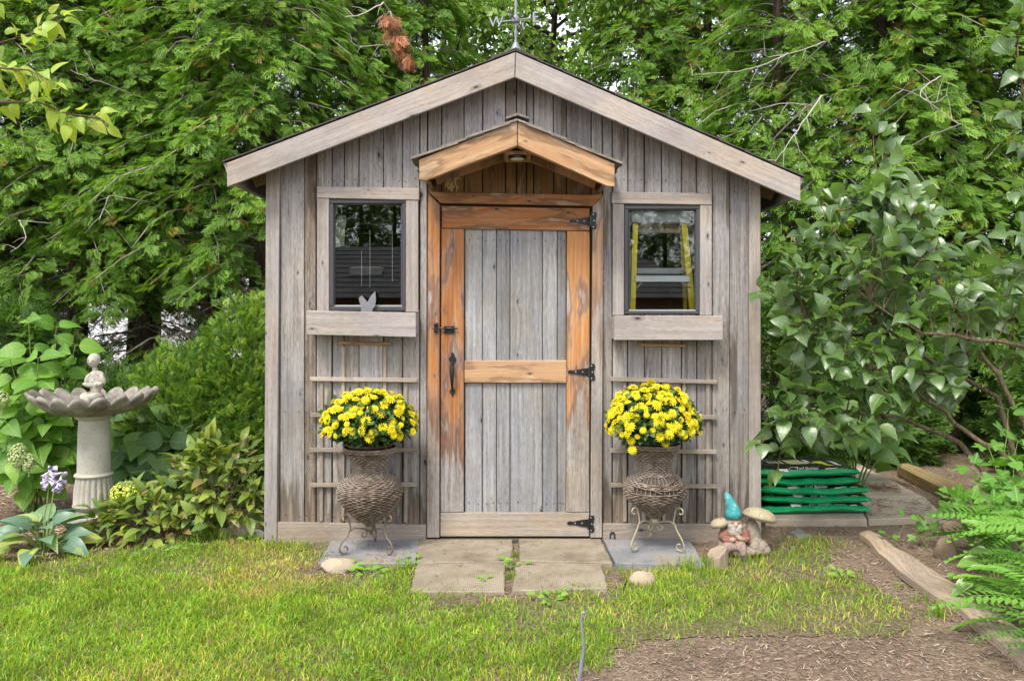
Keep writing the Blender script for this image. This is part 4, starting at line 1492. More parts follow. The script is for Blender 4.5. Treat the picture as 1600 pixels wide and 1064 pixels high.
# the house and trees behind the photographer, which the panes reflect
BH = thing('brick_bungalow', 'low bungalow with dark shingle roof facing the shed across the lawn', 'house', (-2, -17, 0))
M_BRICK = simple('brick_wall', (.30, .17, .12), .9, 0, 30, .3)
Geo().box((-7, -6, 0), (7, 0, 1.75)).build('wall', M_BRICK, BH)
V = [(-7.6, -6.6, 1.7), (7.6, -6.6, 1.7), (7.6, .6, 1.7), (-7.6, .6, 1.7), (-5.4, -3, 3.35), (5.4, -3, 3.35)]
g = Geo().add(V, [(3, 2, 1, 0), (2, 3, 4, 5), (0, 1, 5, 4), (3, 0, 4), (1, 2, 5)])
g.build('roof', M_ROOF2, BH)
g = Geo().box((-2.6, -1.55, 2.35), (-1.7, -.85, 2.62), bev=.03)
g.build('skylight', M_WHITE, BH)
for x, y in ((-3.9, -2.2), (.6, -1.6), (2.1, -2.3)):
    Geo().tube([(x, y, 2.2), (x, y, 3.35)], .08, 8).build('roof_vent', M_ALU, BH)
for k in range(11):
    q = k / 11
    Geo().box((-7.6 + 2.2 * q, .6 - 3.6 * q - .05, 1.71 + 1.65 * q), (7.6 - 2.2 * q, .6 - 3.6 * q, 1.722 + 1.65 * q)).build('shingle_course', M_ROOF2, BH)
for x in (-4.6, -1.0, 2.4):
    w1 = Geo().box((x, .005, .7), (x + 1.5, .04, 1.55)).build('window_frame', M_WHITE, BH)
    Geo().box((x + .08, .041, .78), (x + 1.42, .045, 1.47)).build('pane', M_FRAME, w1)
for i, x in enumerate((-9, -7.2, -5.6, -4.2, -2.8, -1.4, 0, 1.3, 2.7, 4.2, 5.8, 7.5)):
    cedar(x, -24.5 + rr.uniform(-1, 1), i % 4, rr.uniform(1.15, 1.4), rr.uniform(0, 6.28), 'tall cedar in the row behind the brick bungalow', 'cedars behind the bungalow')

# ------------------------------------------------------------------ paving, slates, stones
def ground_slab(name, px, z0, z1, mat, label, cat, group=None, bev=.006, wob=.004):
    """stone slab whose top outline is seen at px; stands on the ground"""
    P = [G(a, b, z1) for a, b in px]
    c = sum(P, Vector()) / len(P)
    A = sum(P[i].x * P[(i + 1) % len(P)].y - P[(i + 1) % len(P)].x * P[i].y for i in range(len(P)))
    if A < 0:
        P.reverse()
    Q = []
    for i in range(len(P)):                      # wobbly edges
        a, b = P[i], P[(i + 1) % len(P)]
        k = max(1, int((b - a).length / .05))
        for j in range(k):
            q = a + (b - a) * (j / k)
            if j:
                q = q + Vector((random.uniform(-wob, wob), random.uniform(-wob, wob), 0))
            Q.append(q)
    n = len(Q)
    ins = [q + (c - q).normalized() * bev for q in Q]
    V = [Vector((q.x - c.x, q.y - c.y, z1)) for q in ins] + [Vector((q.x - c.x, q.y - c.y, z1 - bev * .8)) for q in Q] + [Vector((q.x - c.x, q.y - c.y, z0)) for q in Q]
    Fc = [tuple(range(n))]
    for i in range(n):
        j = (i + 1) % n
        Fc += [(i, n + i, n + j, j), (n + i, 2 * n + i, 2 * n + j, n + j)]
    Fc.append(tuple(reversed(range(2 * n, 3 * n))))
    o = mk(name, V, Fc, mat)
    o.location = (c.x, c.y, 0)
    tag(o, label, cat, group)
    return o

t = NT('studded_paver')
p_ = t.obj()
x_ = t.n('SeparateXYZ', {0: p_})
wv = t.mul(t.math('SINE', t.mul(t.add(x_.outputs[0], x_.outputs[1]), 330)), t.math('SINE', t.mul(t.math('SUBTRACT', x_.outputs[0], x_.outputs[1]), 330)))
a = t.noise(p_, 7, 5)
b = t.noise(p_, 130, 3)
col = t.mix(t.smooth(a, .3, .7), (.225, .185, .13), (.32, .275, .21))
col = t.mix(t.mul(t.smooth(wv, .1, -.4), .45), col, (.20, .165, .11))
col = t.mix(t.mul(t.smooth(b, .42, .28), .4), col, (.14, .11, .08))
M_STUD = t.done(t.bsdf(col, .9, normal=t.bump(t.add(t.mul(wv, .5), b), .6, .006), spec=.2))
GP = 'pavers in front of the door'
ground_slab('paver', [(654, 841.5), (801, 841.5), (799, 876.5), (652, 878)], -.02, .022, M_PAVER, 'plain concrete paver against the door sill on the bolt side', 'paver', GP)
ground_slab('paver', [(810.5, 841), (939, 841), (957, 878.5), (812, 875)], -.02, .024, M_PAVER, 'plain concrete paver against the door sill on the hinge side', 'paver', GP)
ground_slab('paver', [(651.5, 879.5), (789.5, 878.5), (788.5, 923), (641, 924)], -.02, .02, M_STUD, 'studded concrete paver at the lawn edge, clear of the loose tan stone', 'paver', GP)
ground_slab('paver', [(806, 877), (940.5, 880), (949.5, 918), (800, 922)], -.02, .021, M_STUD, 'studded concrete paver at the lawn edge near the loose tan stone', 'paver', GP)
ground_slab('slate_slab', [(518, 844), (656, 842), (648.5, 879.5), (497, 879)], -.01, .018, M_SLATE, 'blue grey slate slab under the intact wicker urn', 'slab', 'slates under the urns', .003)
ground_slab('slate_slab', [(943, 842), (1077, 842), (1101, 881), (963, 880)], -.01, .03, M_SLATE, 'blue grey slate slab under the broken wicker urn', 'slab', 'slates under the urns', .003)
ground_slab('slate_chip', [(1234, 831), (1248, 825), (1268, 836), (1250, 841)], 0.0, .012, M_SLATE, 'small broken slate chip lying before the stacked bags', 'stone', None, .002)

GS = 'pinkish slabs beside the shed'
ground_slab('path_slab', [(1192, 770), (1333, 770), (1355, 811), (1196, 811)], -.02, .045, M_SLAB, 'pinkish concrete slab carrying the stack of green bags', 'slab', GS)
ground_slab('path_slab', [(1339, 776), (1445, 776), (1478, 807), (1357, 811)], -.02, .04, M_SLAB, 'twig strewn pinkish slab at the open end of the path', 'slab', GS)
ground_slab('path_slab', [(1326, 752), (1398, 752), (1441, 775), (1337, 775)], -.02, .045, M_SLAB, 'pinkish slab with a clump of dead needles on it', 'slab', GS)
ground_slab('path_slab', [(1312, 732), (1357, 732), (1395, 751), (1324, 751)], -.02, .04, M_SLAB, 'pinkish slab level with the back of the bag stack', 'slab', GS)
ground_slab('path_slab', [(1298, 712), (1322, 712), (1354, 731), (1310, 731)], -.02, .045, M_SLAB, 'pinkish slab farthest along the path under the lilac', 'slab', GS)
# fallen needles and twigs on the slabs
g = Geo()
for i in range(230):
    if i < 110:
        q = G(1383 + random.gauss(0, 22), 763 + random.gauss(0, 3.5), .05)
    else:
        q = G(random.uniform(1350, 1460), random.uniform(780, 806), .05)
    a = random.uniform(0, 3.14)
    L = random.uniform(.02, .07)
    d = Vector((math.cos(a), math.sin(a), 0)) * L
    z = Vector((0, 0, random.uniform(0, .012)))
    g.tube([q, q + d * .5 + z, q + d], .0014, 3, cap=False)
o = g.build('fallen_needles', simple('dead_needles', (.16, .07, .035), .9))
o['kind'] = 'stuff'
tag(o, 'dead brown needles and twigs scattered on the pinkish slabs', 'litter')

def rock(name, px, py, w, h, mat, label, cat='stone', seed=0, d=None, rz=0.0):
    """w,h in photo px at the ground point; uneven boulder"""
    p = G(px, py)
    s = (D + p.y) / F
    bm = bmesh.new()
    bmesh.ops.create_icosphere(bm, subdivisions=3, radius=1)
    from mathutils import noise as mn
    for v in bm.verts:
        k = 1 + .22 * mn.noise(v.co * 1.4 + Vector((seed * 7, 0, 3))) + .09 * mn.noise(v.co * 3.6 + Vector((0, seed, 0)))
        c = v.co * k
        for ax in (Vector((.8, -.4, .5)), Vector((-.6, -.6, .6)), Vector((.1, .3, 1)), Vector((-.2, -1, .1))):
            ax = ax.normalized()
            e = c.dot(ax) - .72
            if e > 0:
                c -= ax * e * .8
        v.co = Vector((c.x * w * s / 2, c.y * (d or w * .7) * s / 2, max(c.z, -.45) * h * s * .62 + h * s * .26))
    me = bpy.data.meshes.new(name)
    bm.to_mesh(me)
    bm.free()
    me.materials.append(mat)
    o = link(bpy.data.objects.new(name, me))
    auto_smooth(o, 28)
    o.location = (p.x, p.y + .02, 0)
    o.rotation_euler = (0, 0, rz)
    tag(o, label, cat)
    return o
rock('rock', 1006, 914, 42, 26, M_ROCK, 'loose tan stone at the corner of the studded paver', seed=1)
rock('rock', 530, 892, 56, 24, M_ROCK, 'tan stone half hidden by weeds before the slate', seed=2)
rock('rock', 400, 843, 22, 20, M_ROCKW, 'small white stone by the shed corner', seed=3)
rock('rock', 385, 836, 60, 30, M_ROCK, 'flat tan stone beside the shed corner under the bronze shrub', seed=4)
rock('rock', 350, 838, 40, 16, M_ROCK, 'low tan stone at the edge of the bronze shrub', seed=5)
rock('rock', 1482, 872, 36, 40, M_ROCKB, 'brown pointed stone among the mulch by the ferns', seed=6)
rock('rock', 1492, 838, 34, 30, M_ROCKB, 'round brown stone in the mulch below the lobed leaves', seed=8)

# cut log stub in front of the gnome
p = G(1124, 892)
g = Geo()
n = 16
V, Fc = [], []
for j, z in enumerate((-.01, .045, .085)):
    for k in range(n):
        q = 2 * math.pi * k / n
        r_ = .052 * (1 + .13 * math.sin(3 * q + 1) + .06 * math.sin(7 * q))
        sl = .03 * math.cos(q - .6) if j == 2 else 0
        V.append((r_ * math.cos(q) * (1 - .03 * j), r_ * math.sin(q) * .8, z + sl))
for j in range(2):
    for k in range(n):
        Fc.append((j * n + k, j * n + (k + 1) % n, (j + 1) * n + (k + 1) % n, (j + 1) * n + k))
Fc += [tuple(reversed(range(n))), tuple(range(2 * n, 3 * n))]
g.add(V, Fc, [(.2 * math.atan2(v[1], v[0]), v[2]) for v in V])
o = g.build('log_stub', M_LOG)
o.location = (p.x, p.y + .04, 0)
tag(o, 'short split log stub standing before the gnome', 'log')

# timbers
def timber(name, top, mat, th, label, z0=0.0):
    """top: list of (left px, right px) stations along the plank at height th"""
    A = [(G(*a, th + z0), G(*b, th + z0)) for a, b in top]
    o0 = (A[0][0] + A[0][1]) / 2
    V, uv = [], []
    L = 0
    for i, (a, b) in enumerate(A):
        if i:
            L += ((a + b) / 2 - (A[i - 1][0] + A[i - 1][1]) / 2).length
        w_ = (b - a).length
        zj = random.uniform(-.004, .006)
        st = [(a, -th * .9), (a, -.006), (a + (b - a) * .12, .0), (a + (b - a) * .5, .005), (a + (b - a) * .88, .0), (b, -.008), (b, -th * .9)]
        for k, (q, dz) in enumerate(st):
            V.append(Vector((q.x - o0.x, q.y - o0.y, th + z0 + dz + zj)))
            uv.append((k / 6 * w_ + 5, L + 3))
    Fc = []
    m = 7
    for i in range(len(A) - 1):
        for k in range(m - 1):
            Fc.append((i * m + k, (i + 1) * m + k, (i + 1) * m + k + 1, i * m + k + 1))
        Fc.append((i * m + 6, (i + 1) * m + 6, (i + 1) * m, i * m))
    Fc += [tuple(range(m)), tuple(reversed(range((len(A) - 1) * m, len(A) * m)))]
    o = mk(name, V, Fc, mat, None, uv)
    bm = bmesh.new()
    bm.from_mesh(o.data)
    bmesh.ops.recalc_face_normals(bm, faces=bm.faces)
    bm.to_mesh(o.data)
    bm.free()
    auto_smooth(o, 40)
    o.location = (o0.x, o0.y, 0)
    tag(o, label, 'timber')
timber('driftwood_plank', [((1343, 832), (1362, 828)), ((1358, 843), (1378, 836)), ((1372, 861), (1397, 851)), ((1385, 870), (1420, 862)), ((1408, 893), (1440, 878)), ((1440, 916), (1462, 892)), ((1462, 929), (1500, 913)),
                           ((1498, 945), (1535, 935)), ((1520, 968), (1560, 953)), ((1552, 992), (1588, 975)), ((1580, 1015), (1618, 996)), ((1625, 1055), (1660, 1030))], M_LOG, .045, 'long wavy weathered plank edging the mulch bed')
timber('old_timber', [((1402, 727), (1420, 724)), ((1425, 738), (1452, 734)), ((1455, 752), (1488, 748)), ((1490, 770), (1524, 764)), ((1515, 783), (1545, 774))], M_TIMBER, .09, 'mossy split timber lying on the mulch beside the path slabs')

# bent grey rod stuck in the lawn
p = G(906, 1062)
pts = [(904, 1066), (908, 1040), (912, 1010), (910, 985), (908, 968), (911, 956), (917, 951), (915, 960)]
P = [W(a, b, p.y) for a, b in pts]
P[0].z = -.02
g = Geo().tube([q - Vector((p.x, p.y, 0)) for q in P], [.009, .007, .0055, .005, .005, .0045, .004, .003], 7)
o = auto_smooth(g.build('bent_rod', M_ROD))
o.location = (p.x, p.y, 0)
tag(o, 'thin bent grey rod sticking up out of the lawn', 'rod')

# ------------------------------------------------------------------ wicker urns on scroll stands
def profile_pts(keys, step):
    """points every step metres along a smooth profile through keys (r, z)"""
    ks = []
    n = len(keys)
    for i in range(n - 1):
        p0, p1, p2, p3 = keys[max(i - 1, 0)], keys[i], keys[i + 1], keys[min(i + 2, n - 1)]
        for j in range(24):
            t_ = j / 24
            ks.append(tuple(.5 * (2 * b + (c - a) * t_ + (2 * a - 5 * b + 4 * c - d) * t_ ** 2 + (3 * b - a - 3 * c + d) * t_ ** 3) for a, b, c, d in zip(p0, p1, p2, p3)))
    ks.append(keys[-1])
    out, acc = [ks[0]], 0
    for a, b in zip(ks[:-1], ks[1:]):
        acc += math.hypot(a[0] - b[0], a[1] - b[1])
        if acc >= step:
            out.append(b)
            acc = 0
    return out

def urn(label, cx, yrim, yneck, ybulge, ytip, rr_, rn, rb, cy, hole, scroll, zf):
    s = (D + cy) / F
    zz = lambda py: H - (py - YH) * s
    base = W(cx, 860, cy)
    U = thing('wicker_urn', label, 'urn', (base.x, cy, zf), 'urns beside the door')
    k = lambda py: zz(py) - zf
    keys = [(.006, k(ytip)), (rb * .26, k(ytip) + .035), (rb * .62, k(ytip) + .085), (rb * .90, k(ybulge) - .05), (rb, k(ybulge)), (rb * .86, k(ybulge) + .052), (rn * 1.12, k(yneck) - .012),
            (rn, k(yneck) + .012), (rn * 1.12, (k(yneck) + k(yrim)) / 2), (rr_ * .92, k(yrim) - .02), (rr_, k(yrim))]
    pr = profile_pts(keys, .0088)
    zh0, zh1 = (k(762), k(741)) if hole else (9, 9)
    V, Fc, nv = [], [], 0
    nr, seg = 40, 120
    th = np.linspace(0, 2 * math.pi, seg, endpoint=False)
    Vs, Fs = [], []
    for i, (r, z) in enumerate(pr):
        if r < .012:
            continue
        a, b = pr[max(i - 1, 0)], pr[min(i + 1, len(pr) - 1)]
        tx, tz = b[0] - a[0], b[1] - a[1]
        l = math.hypot(tx, tz) + 1e-9
        nx, nz = tz / l, -tx / l
        ph = math.pi * (i % 2)
        wav = .0034 * np.cos(th * nr / 2 + ph) + RNG.normal(0, .0006, seg)
        wav = wav * min(1, r / .06)
        zj = RNG.normal(0, .0007, seg)
        cr = r + nx * wav
        cz = z + nz * wav + zj
        rs = .0046 * RNG.uniform(.85, 1.1)
        keep = np.ones(seg, bool)
        if hole and zh0 < z < zh1:
            f = (z - zh0) / (zh1 - zh0)
            ctr = -math.pi / 2 + .25 * (f - .5)
            wd_ = .95 - .5 * abs(f - .5)
            dd = np.abs((th - ctr + math.pi) % (2 * math.pi) - math.pi)
            keep = dd > wd_
            mid = abs(f - .5) < .13
            if mid:
                keep[:] = True
                cz = cz + .012 * np.sin((th - ctr) * 1.7) * (dd < wd_)
                cr = cr + .006 * (dd < wd_)
        ring = []
        for q in range(4):
            w_ = q * math.pi / 2 + math.pi / 4
            ring.append(np.stack([(cr + nx * rs * math.cos(w_) + tx / l * rs * math.sin(w_)) * np.cos(th), (cr + nx * rs * math.cos(w_) + tx / l * rs * math.sin(w_)) * np.sin(th), cz + nz * rs * math.cos(w_) + tz / l * rs * math.sin(w_)], 1))
        A = np.concatenate(ring)
        idx = np.arange(seg)
        jn = (idx + 1) % seg
        kp = keep & keep[jn]
        for q in range(4):
            q2 = (q + 1) % 4
            Fs.append(np.stack([q * seg + idx, q * seg + jn, q2 * seg + jn, q2 * seg + idx], 1)[kp] + nv)
        Vs.append(A)
        nv += len(A)
    me = npmesh('weave', np.concatenate(Vs), np.concatenate(Fs), M_WICKER, None, True)
    link(bpy.data.objects.new('weave', me), U)
    # upright ribs
    g = Geo()
    pts2 = pr[2::3] + [pr[-1]]
    for i in range(nr):
        q = 2 * math.pi * i / nr
        g.tube([((r - .004) * math.cos(q), (r - .004) * math.sin(q), z) for r, z in pts2], .0028, 4, cap=False)
    g.build('ribs', M_WICKER, U, True)
    # lining seen through gaps
    prl = [(max(r - .012, .002), z) for r, z in pr]
    Geo().lathe(prl, 32, capt=False).build('liner', M_DARK if hole else M_POT, U, True)
    # rim hoop
    rz_ = pr[-1]
    g = Geo()
    g.tube([(rz_[0] * math.cos(q), rz_[0] * math.sin(q), rz_[1] + .002) for q in np.linspace(0, 2 * math.pi, 48, endpoint=False)], .0075, 8, closed=True)
    g.tube([((rz_[0] + .003) * math.cos(q), (rz_[0] + .003) * math.sin(q), rz_[1] - .011 + .002 * math.sin(q * 20)) for q in np.linspace(0, 2 * math.pi, 80, endpoint=False)], .005, 6, closed=True)
    g.build('rim', M_WICKER, U, True)
    if hole:
        g = Geo()
        for q0, q1, z0, z1 in ((-2.3, -1.5, zh0 + .05, zh0 + .01), (-1.7, -.9, zh0 + .02, zh0 + .07), (-2.4, -1.2, zh0 + .028, zh0 + .052)):
            pts = []
            for j in range(10):
                t_ = j / 9
                q = q0 + (q1 - q0) * t_
                z = z0 + (z1 - z0) * t_ + .006 * math.sin(t_ * 5)
                r = np.interp(z, [p[1] for p in pr], [p[0] for p in pr]) + .006
                pts.append((r * math.cos(q), r * math.sin(q), z))
            g.tube(pts, .004, 5)
        g.build('broken_strand', M_WICKER, U, True)
    # three scroll legs
    ht = k(ytip)
    for i, a0 in enumerate((-2.55, -.65, 1.55)):
        g = Geo()
        ca_, sa = math.cos(a0), math.sin(a0)
        def P2(r, z): return (r * ca_, r * sa, z)
        def spiral(cr, cz, r0, r1, a0_, a1_, n=16):
            return [P2(cr + (r0 + (r1 - r0) * j / (n - 1)) * math.cos(a0_ + (a1_ - a0_) * j / (n - 1)), cz + (r0 + (r1 - r0) * j / (n - 1)) * math.sin(a0_ + (a1_ - a0_) * j / (n - 1))) for j in range(n)]
        top = ht + .055
        R1 = .142
        path = spiral(R1 + .012, top + .012, .007, .026, 4.4, -.9 + 6.283 - 3.4, 14)
        path = spiral(R1 + .010, top + .010, .008, .028, -2.2, 3.1, 14)
        S = [P2(R1 - .022, top - .01), P2(R1 - .03, top - .045), P2(R1 - .01, top - .09), P2(R1 + .022, .07), P2(R1 + .034, .042)]
        foot = spiral(R1 + .006, .0345, .029, .010, .2, -5.2, 20)
        g.tube(path + S + foot, .0048, 6)
        g.tube([P2(R1 - .025, top - .06), P2(.09, top - .048), P2(.05, ht + .0), P2(.022, ht - .012), P2(.018, ht - .03)] + spiral(.036, ht - .034, .02, .008, 3.0, 7.6, 10), .0042, 6)
        auto_smooth(g.build('scroll_leg', scroll, U), 80)
    g = Geo().lathe([(.024, ht - .02), (.024, ht + .004), (.018, ht + .01)], 14)
    g.build('collar', scroll, U, True)
    return U, base, rz_[1] + zf, zz

UCY = -.235
URN1 = urn('grey brown wicker urn with intact weave on dark scroll feet', 578, 699, 738, 766, 823, .142, .088, .178, UCY, False, M_SCROLL2, .018)
URN2 = urn('wicker urn with a torn hole in its weave on cream scroll feet', 1023, 694, 735, 763, 812, .135, .086, .170, UCY + .01, True, M_SCROLL, .03)

# ------------------------------------------------------------------ chrysanthemums
def petal_flower():
    V, Fc, uv = [], [], []
    def ring(n, r0, r1, z0, z1, w, off):
        for i in range(n):
            q = 2 * math.pi * (i + off) / n
            c_, s_ = math.cos(q), math.sin(q)
            k = len(V)
            for r, z, ww, vv in ((r0, z0, .0, 0), ((r0 + r1) * .55, (z0 + z1) * .5 + .08, w, .6), (r1, z1, 0, 1), ((r0 + r1) * .55, (z0 + z1) * .5 + .08, -w, .6)):
                V.append((r * c_ - ww * s_, r * s_ + ww * c_, z))
                uv.append((ww, vv))
            Fc.append((k, k + 1, k + 2, k + 3))
    ring(13, .06, 1.0, .05, -.06, .17, 0)
    ring(9, .03, .72, .12, .24, .15, .4)
    ring(5, .0, .42, .2, .46, .13, .2)
    return V, Fc, uv
pv, pf, puv = petal_flower()
_o = mk('flower', pv, pf, M_PETAL, None, puv)
FL = _o.data
bpy.data.objects.remove(_o)

def place(name, me, parent, P, d, n, s):
    """object with local x along d and z near n"""
    d = Vector(d).normalized()
    n = Vector(n)
    n = (n - d * n.dot(d))
    n = n.normalized() if n.length > 1e-4 else d.orthogonal().normalized()
    b = n.cross(d)
    M = Matrix(((d.x, b.x, n.x, P[0]), (d.y, b.y, n.y, P[1]), (d.z, b.z, n.z, P[2]), (0, 0, 0, 1)))
    o = bpy.data.objects.new(name, me)
    COL.objects.link(o)
    o.parent = parent
    sc = s if hasattr(s, '__len__') else (s, s, s)
    o.matrix_basis = M @ Matrix.Diagonal((*sc, 1))
    return o

def mum(label, cx, ytop, ybot, wpx, u, potmat, nfl, seed, gap):
    """dome of yellow blooms over dark leaves in a pot set in the urn"""
    U, base, zr, zz = u
    r = np.random.default_rng(seed)
    C = thing('chrysanthemum', label, 'flower plant', (base.x, U.location.y, zr - .075), 'mums in the urns')
    s = (D + U.location.y) / F
    dx = (cx - 800) * s - base.x
    Rx = wpx * s / 2
    zt = zz(ytop) - (zr - .075)
    zb = zz(ybot) - (zr - .075)
    Hh = zt - zb
    Ry = Rx * .86
    g = Geo().lathe([(.09, 0), (.118, .075), (.122, .088), (.126, .09), (.126, .104), (.116, .106), (.11, .09), (.0, .088)], 28, capt=False)
    g.build('pot', potmat, C, True)
    # stems
    g = Geo()
    lump = lambda th, ph: 1 + .035 * math.sin(th * 3 + seed * 2) * math.sin(ph) + .025 * math.sin(th * 7 + ph * 5 + seed)
    dome = lambda th, ph, k=1.0: lump(th, ph) * Vector((dx + Rx * k * math.sin(ph) * math.cos(th), -.02 + Ry * k * math.sin(ph) * math.sin(th), zb + Hh * k * math.cos(ph)))
    for i in range(40):
        e = dome(r.uniform(0, 6.28), math.acos(r.uniform(.0, 1)), .85)
        g.tube([(r.uniform(-.06, .06), r.uniform(-.06, .06), .085), (e.x * .6, e.y * .6, e.z * .55 + .02), e], [.003, .0025, .002], 4, cap=False)
    g.build('stems', M_GSTEM, C)
    # leaves: many small lobed blades
    n = 2600
    th = r.uniform(0, 6.283, n)
    cph = r.uniform(-.32, 1, n)
    k = r.uniform(.45, .97, n) ** .6
    sp = np.sqrt(1 - np.clip(cph, 0, 1) ** 2)
    sp = np.where(cph < 0, 1 + cph * 1.3, sp)
    P = np.stack([dx + Rx * k * sp * np.cos(th), -.02 + Ry * k * sp * np.sin(th), np.maximum(zb + Hh * k * cph, .125)], 1)
    o = np.stack([np.cos(th), np.sin(th), np.zeros(n)], 1)
    Dd = o * 1.0 + r.normal(0, .6, (n, 3)) + np.array([0, 0, .1])
    Nn = o * .6 + r.normal(0, .5, (n, 3)) + np.array([0, 0, .9])
    TV = np.array([[0, 0, 0], [.28, .20, .02], [.55, .14, .01], [.62, .26, 0], [1, 0, -.1], [.62, -.26, 0], [.55, -.14, .01], [.28, -.20, .02]])
    TF = np.array([[0, 1, 2, 7], [2, 3, 4, 5], [2, 5, 6, 7]])
    V, Fq = scatter(TV, TF, P, basis(Dd, Nn), .05 * r.uniform(.6, 1.2, n))
    pal = np.array([[.03, .07, .022], [.06, .125, .035], [.11, .19, .055]])
    col = np.repeat(pal[r.integers(0, 3, n)], 8, 0)
    link(bpy.data.objects.new('leaves', npmesh('leaves', V, Fq, M_LEAFY, col)), C)
    # blooms spread over the dome
    pts = []
    tries = 0
    while len(pts) < nfl and tries < 6000:
        tries += 1
        z_ = r.uniform(-.08, 1)
        a = r.uniform(0, 6.283)
        q = (a, z_)
        ph = math.acos(max(z_, -.1))
        p = dome(a, ph)
        if gap(a, z_, r):
            continue
        if any((p - w).length < .026 for w in pts):
            continue
        pts.append(p)
        nrm = Vector((math.sin(ph) * math.cos(a), math.sin(ph) * math.sin(a) * 1.1, math.cos(ph) * .9 + .25))
        nrm += Vector(r.normal(0, .22, 3))
        place('flower', FL, C, p + nrm.normalized() * r.uniform(-.004, .016), nrm.orthogonal() + Vector(r.normal(0, .3, 3)), nrm, r.uniform(.018, .037))
    return C
mum('yellow chrysanthemum with a green gap low in its dome in brown pot', 577, 611, 670, 142, URN1, M_POT, 170, 1, lambda a, z, r: (z < .40 and math.sin(a) < -.3 and r.random() < .5) or (z < .05 and r.random() < .5))
C2 = mum('full round yellow chrysanthemum dome in black pot', 1019, 603, 668, 136, URN2, M_BLACKPOT, 215, 2, lambda a, z, r: z < .05 and r.random() < .4)
for px, py in ((986, 688), (988, 703), (1040, 692)):
    q = W(px, py, UCY - .15)
    place('flower', FL, C2, q - C2.location, (1, 0, .2), (0, -1, .3), .028)

# ------------------------------------------------------------------ bird bath
by = .25
bp = W(147, 840, by)
BATH = thing('bird_bath', 'cement bird bath with scalloped basin on a fluted pedestal', 'bird bath', (bp.x, by, 0))
sb = (D + by) / F
zb = lambda py: H - (py - YH) * sb
g = Geo().lathe([(.165, -.02), (.165, .05), (.155, .058)], 6)
g.build('foot_block', M_BATH, BATH)
g = Geo().lathe([(.135, .058), (.14, .075), (.135, .095), (.10, .11), (.095, .13), (.118, .15), (.120, .16)], 36)
auto_smooth(g.build('plinth', M_BATH, BATH), 50)
z1, z2 = zb(787), zb(744)
fl = lambda q, i: 1 - (.075 * max(0, math.cos(q * 20)) if i in (1, 2, 3) else 0)
g = Geo().lathe([(.116, z1 - .005), (.115, z1), (.112, (z1 + z2) / 2), (.101, z2 - .012), (.101, z2)], 120, fr=fl)
auto_smooth(g.build('fluted_drum', M_BATH, BATH), 50)
z3 = zb(655)
g = Geo().lathe([(.101, z2), (.109, z2 + .006), (.111, z2 + .014), (.105, z2 + .022), (.094, z2 + .026), (.092, (z2 + z3) / 2), (.086, z3)], 48)
auto_smooth(g.build('column', M_BATH, BATH), 50)
g = Geo().lathe([(.086, z3), (.098, z3 + .006), (.108, z3 + .016), (.106, z3 + .022), (.122, z3 + .03), (.13, z3 + .0335)], 48)
auto_smooth(g.build('capital', M_BATH, BATH), 50)
# scallop shell basin
Nl, nth = 19, 228
zr = zb(618)
z4 = z3 + .032
def shell(u, th, inner):
    """u 0 at the neck .. 1 at the rim"""
    r = .12 + (.352 - .12) * (1 - (1 - u) ** 1.25)
    z = z4 + (zr - z4) * (u ** 1.9)
    amp = u ** 1.6
    ph = Nl * (th + .42 * (1 - u)) 
    w = abs(math.cos(ph / 2)) ** .8
    r2 = r * (1 + .12 * u * (w - .62))
    z2_ = z + .040 * amp * (w - .55) + .012 * math.sin(th * 2 + 1) * amp
    if inner:
        r2 -= .014 + .004 * (1 - u)
        z2_ += .014
    return (r2 * math.cos(th), r2 * math.sin(th), z2_)
V, Fc = [], []
us = [0, .12, .25, .38, .5, .62, .73, .83, .92, 1.0]
rows = [(u, False) for u in us] + [(u, True) for u in reversed(us)]
for u, inn in rows:
    for k in range(nth):
        V.append(shell(u, 2 * math.pi * k / nth, inn))
for i in range(len(rows) - 1):
    for k in range(nth):
        k2 = (k + 1) % nth
        Fc.append((i * nth + k, i * nth + k2, (i + 1) * nth + k2, (i + 1) * nth + k))
Fc.append(tuple(reversed(range(nth))))
Fc.append(tuple(range((len(rows) - 1) * nth, len(rows) * nth)))
mk('basin', V, Fc, M_BASIN, BATH, None, True)
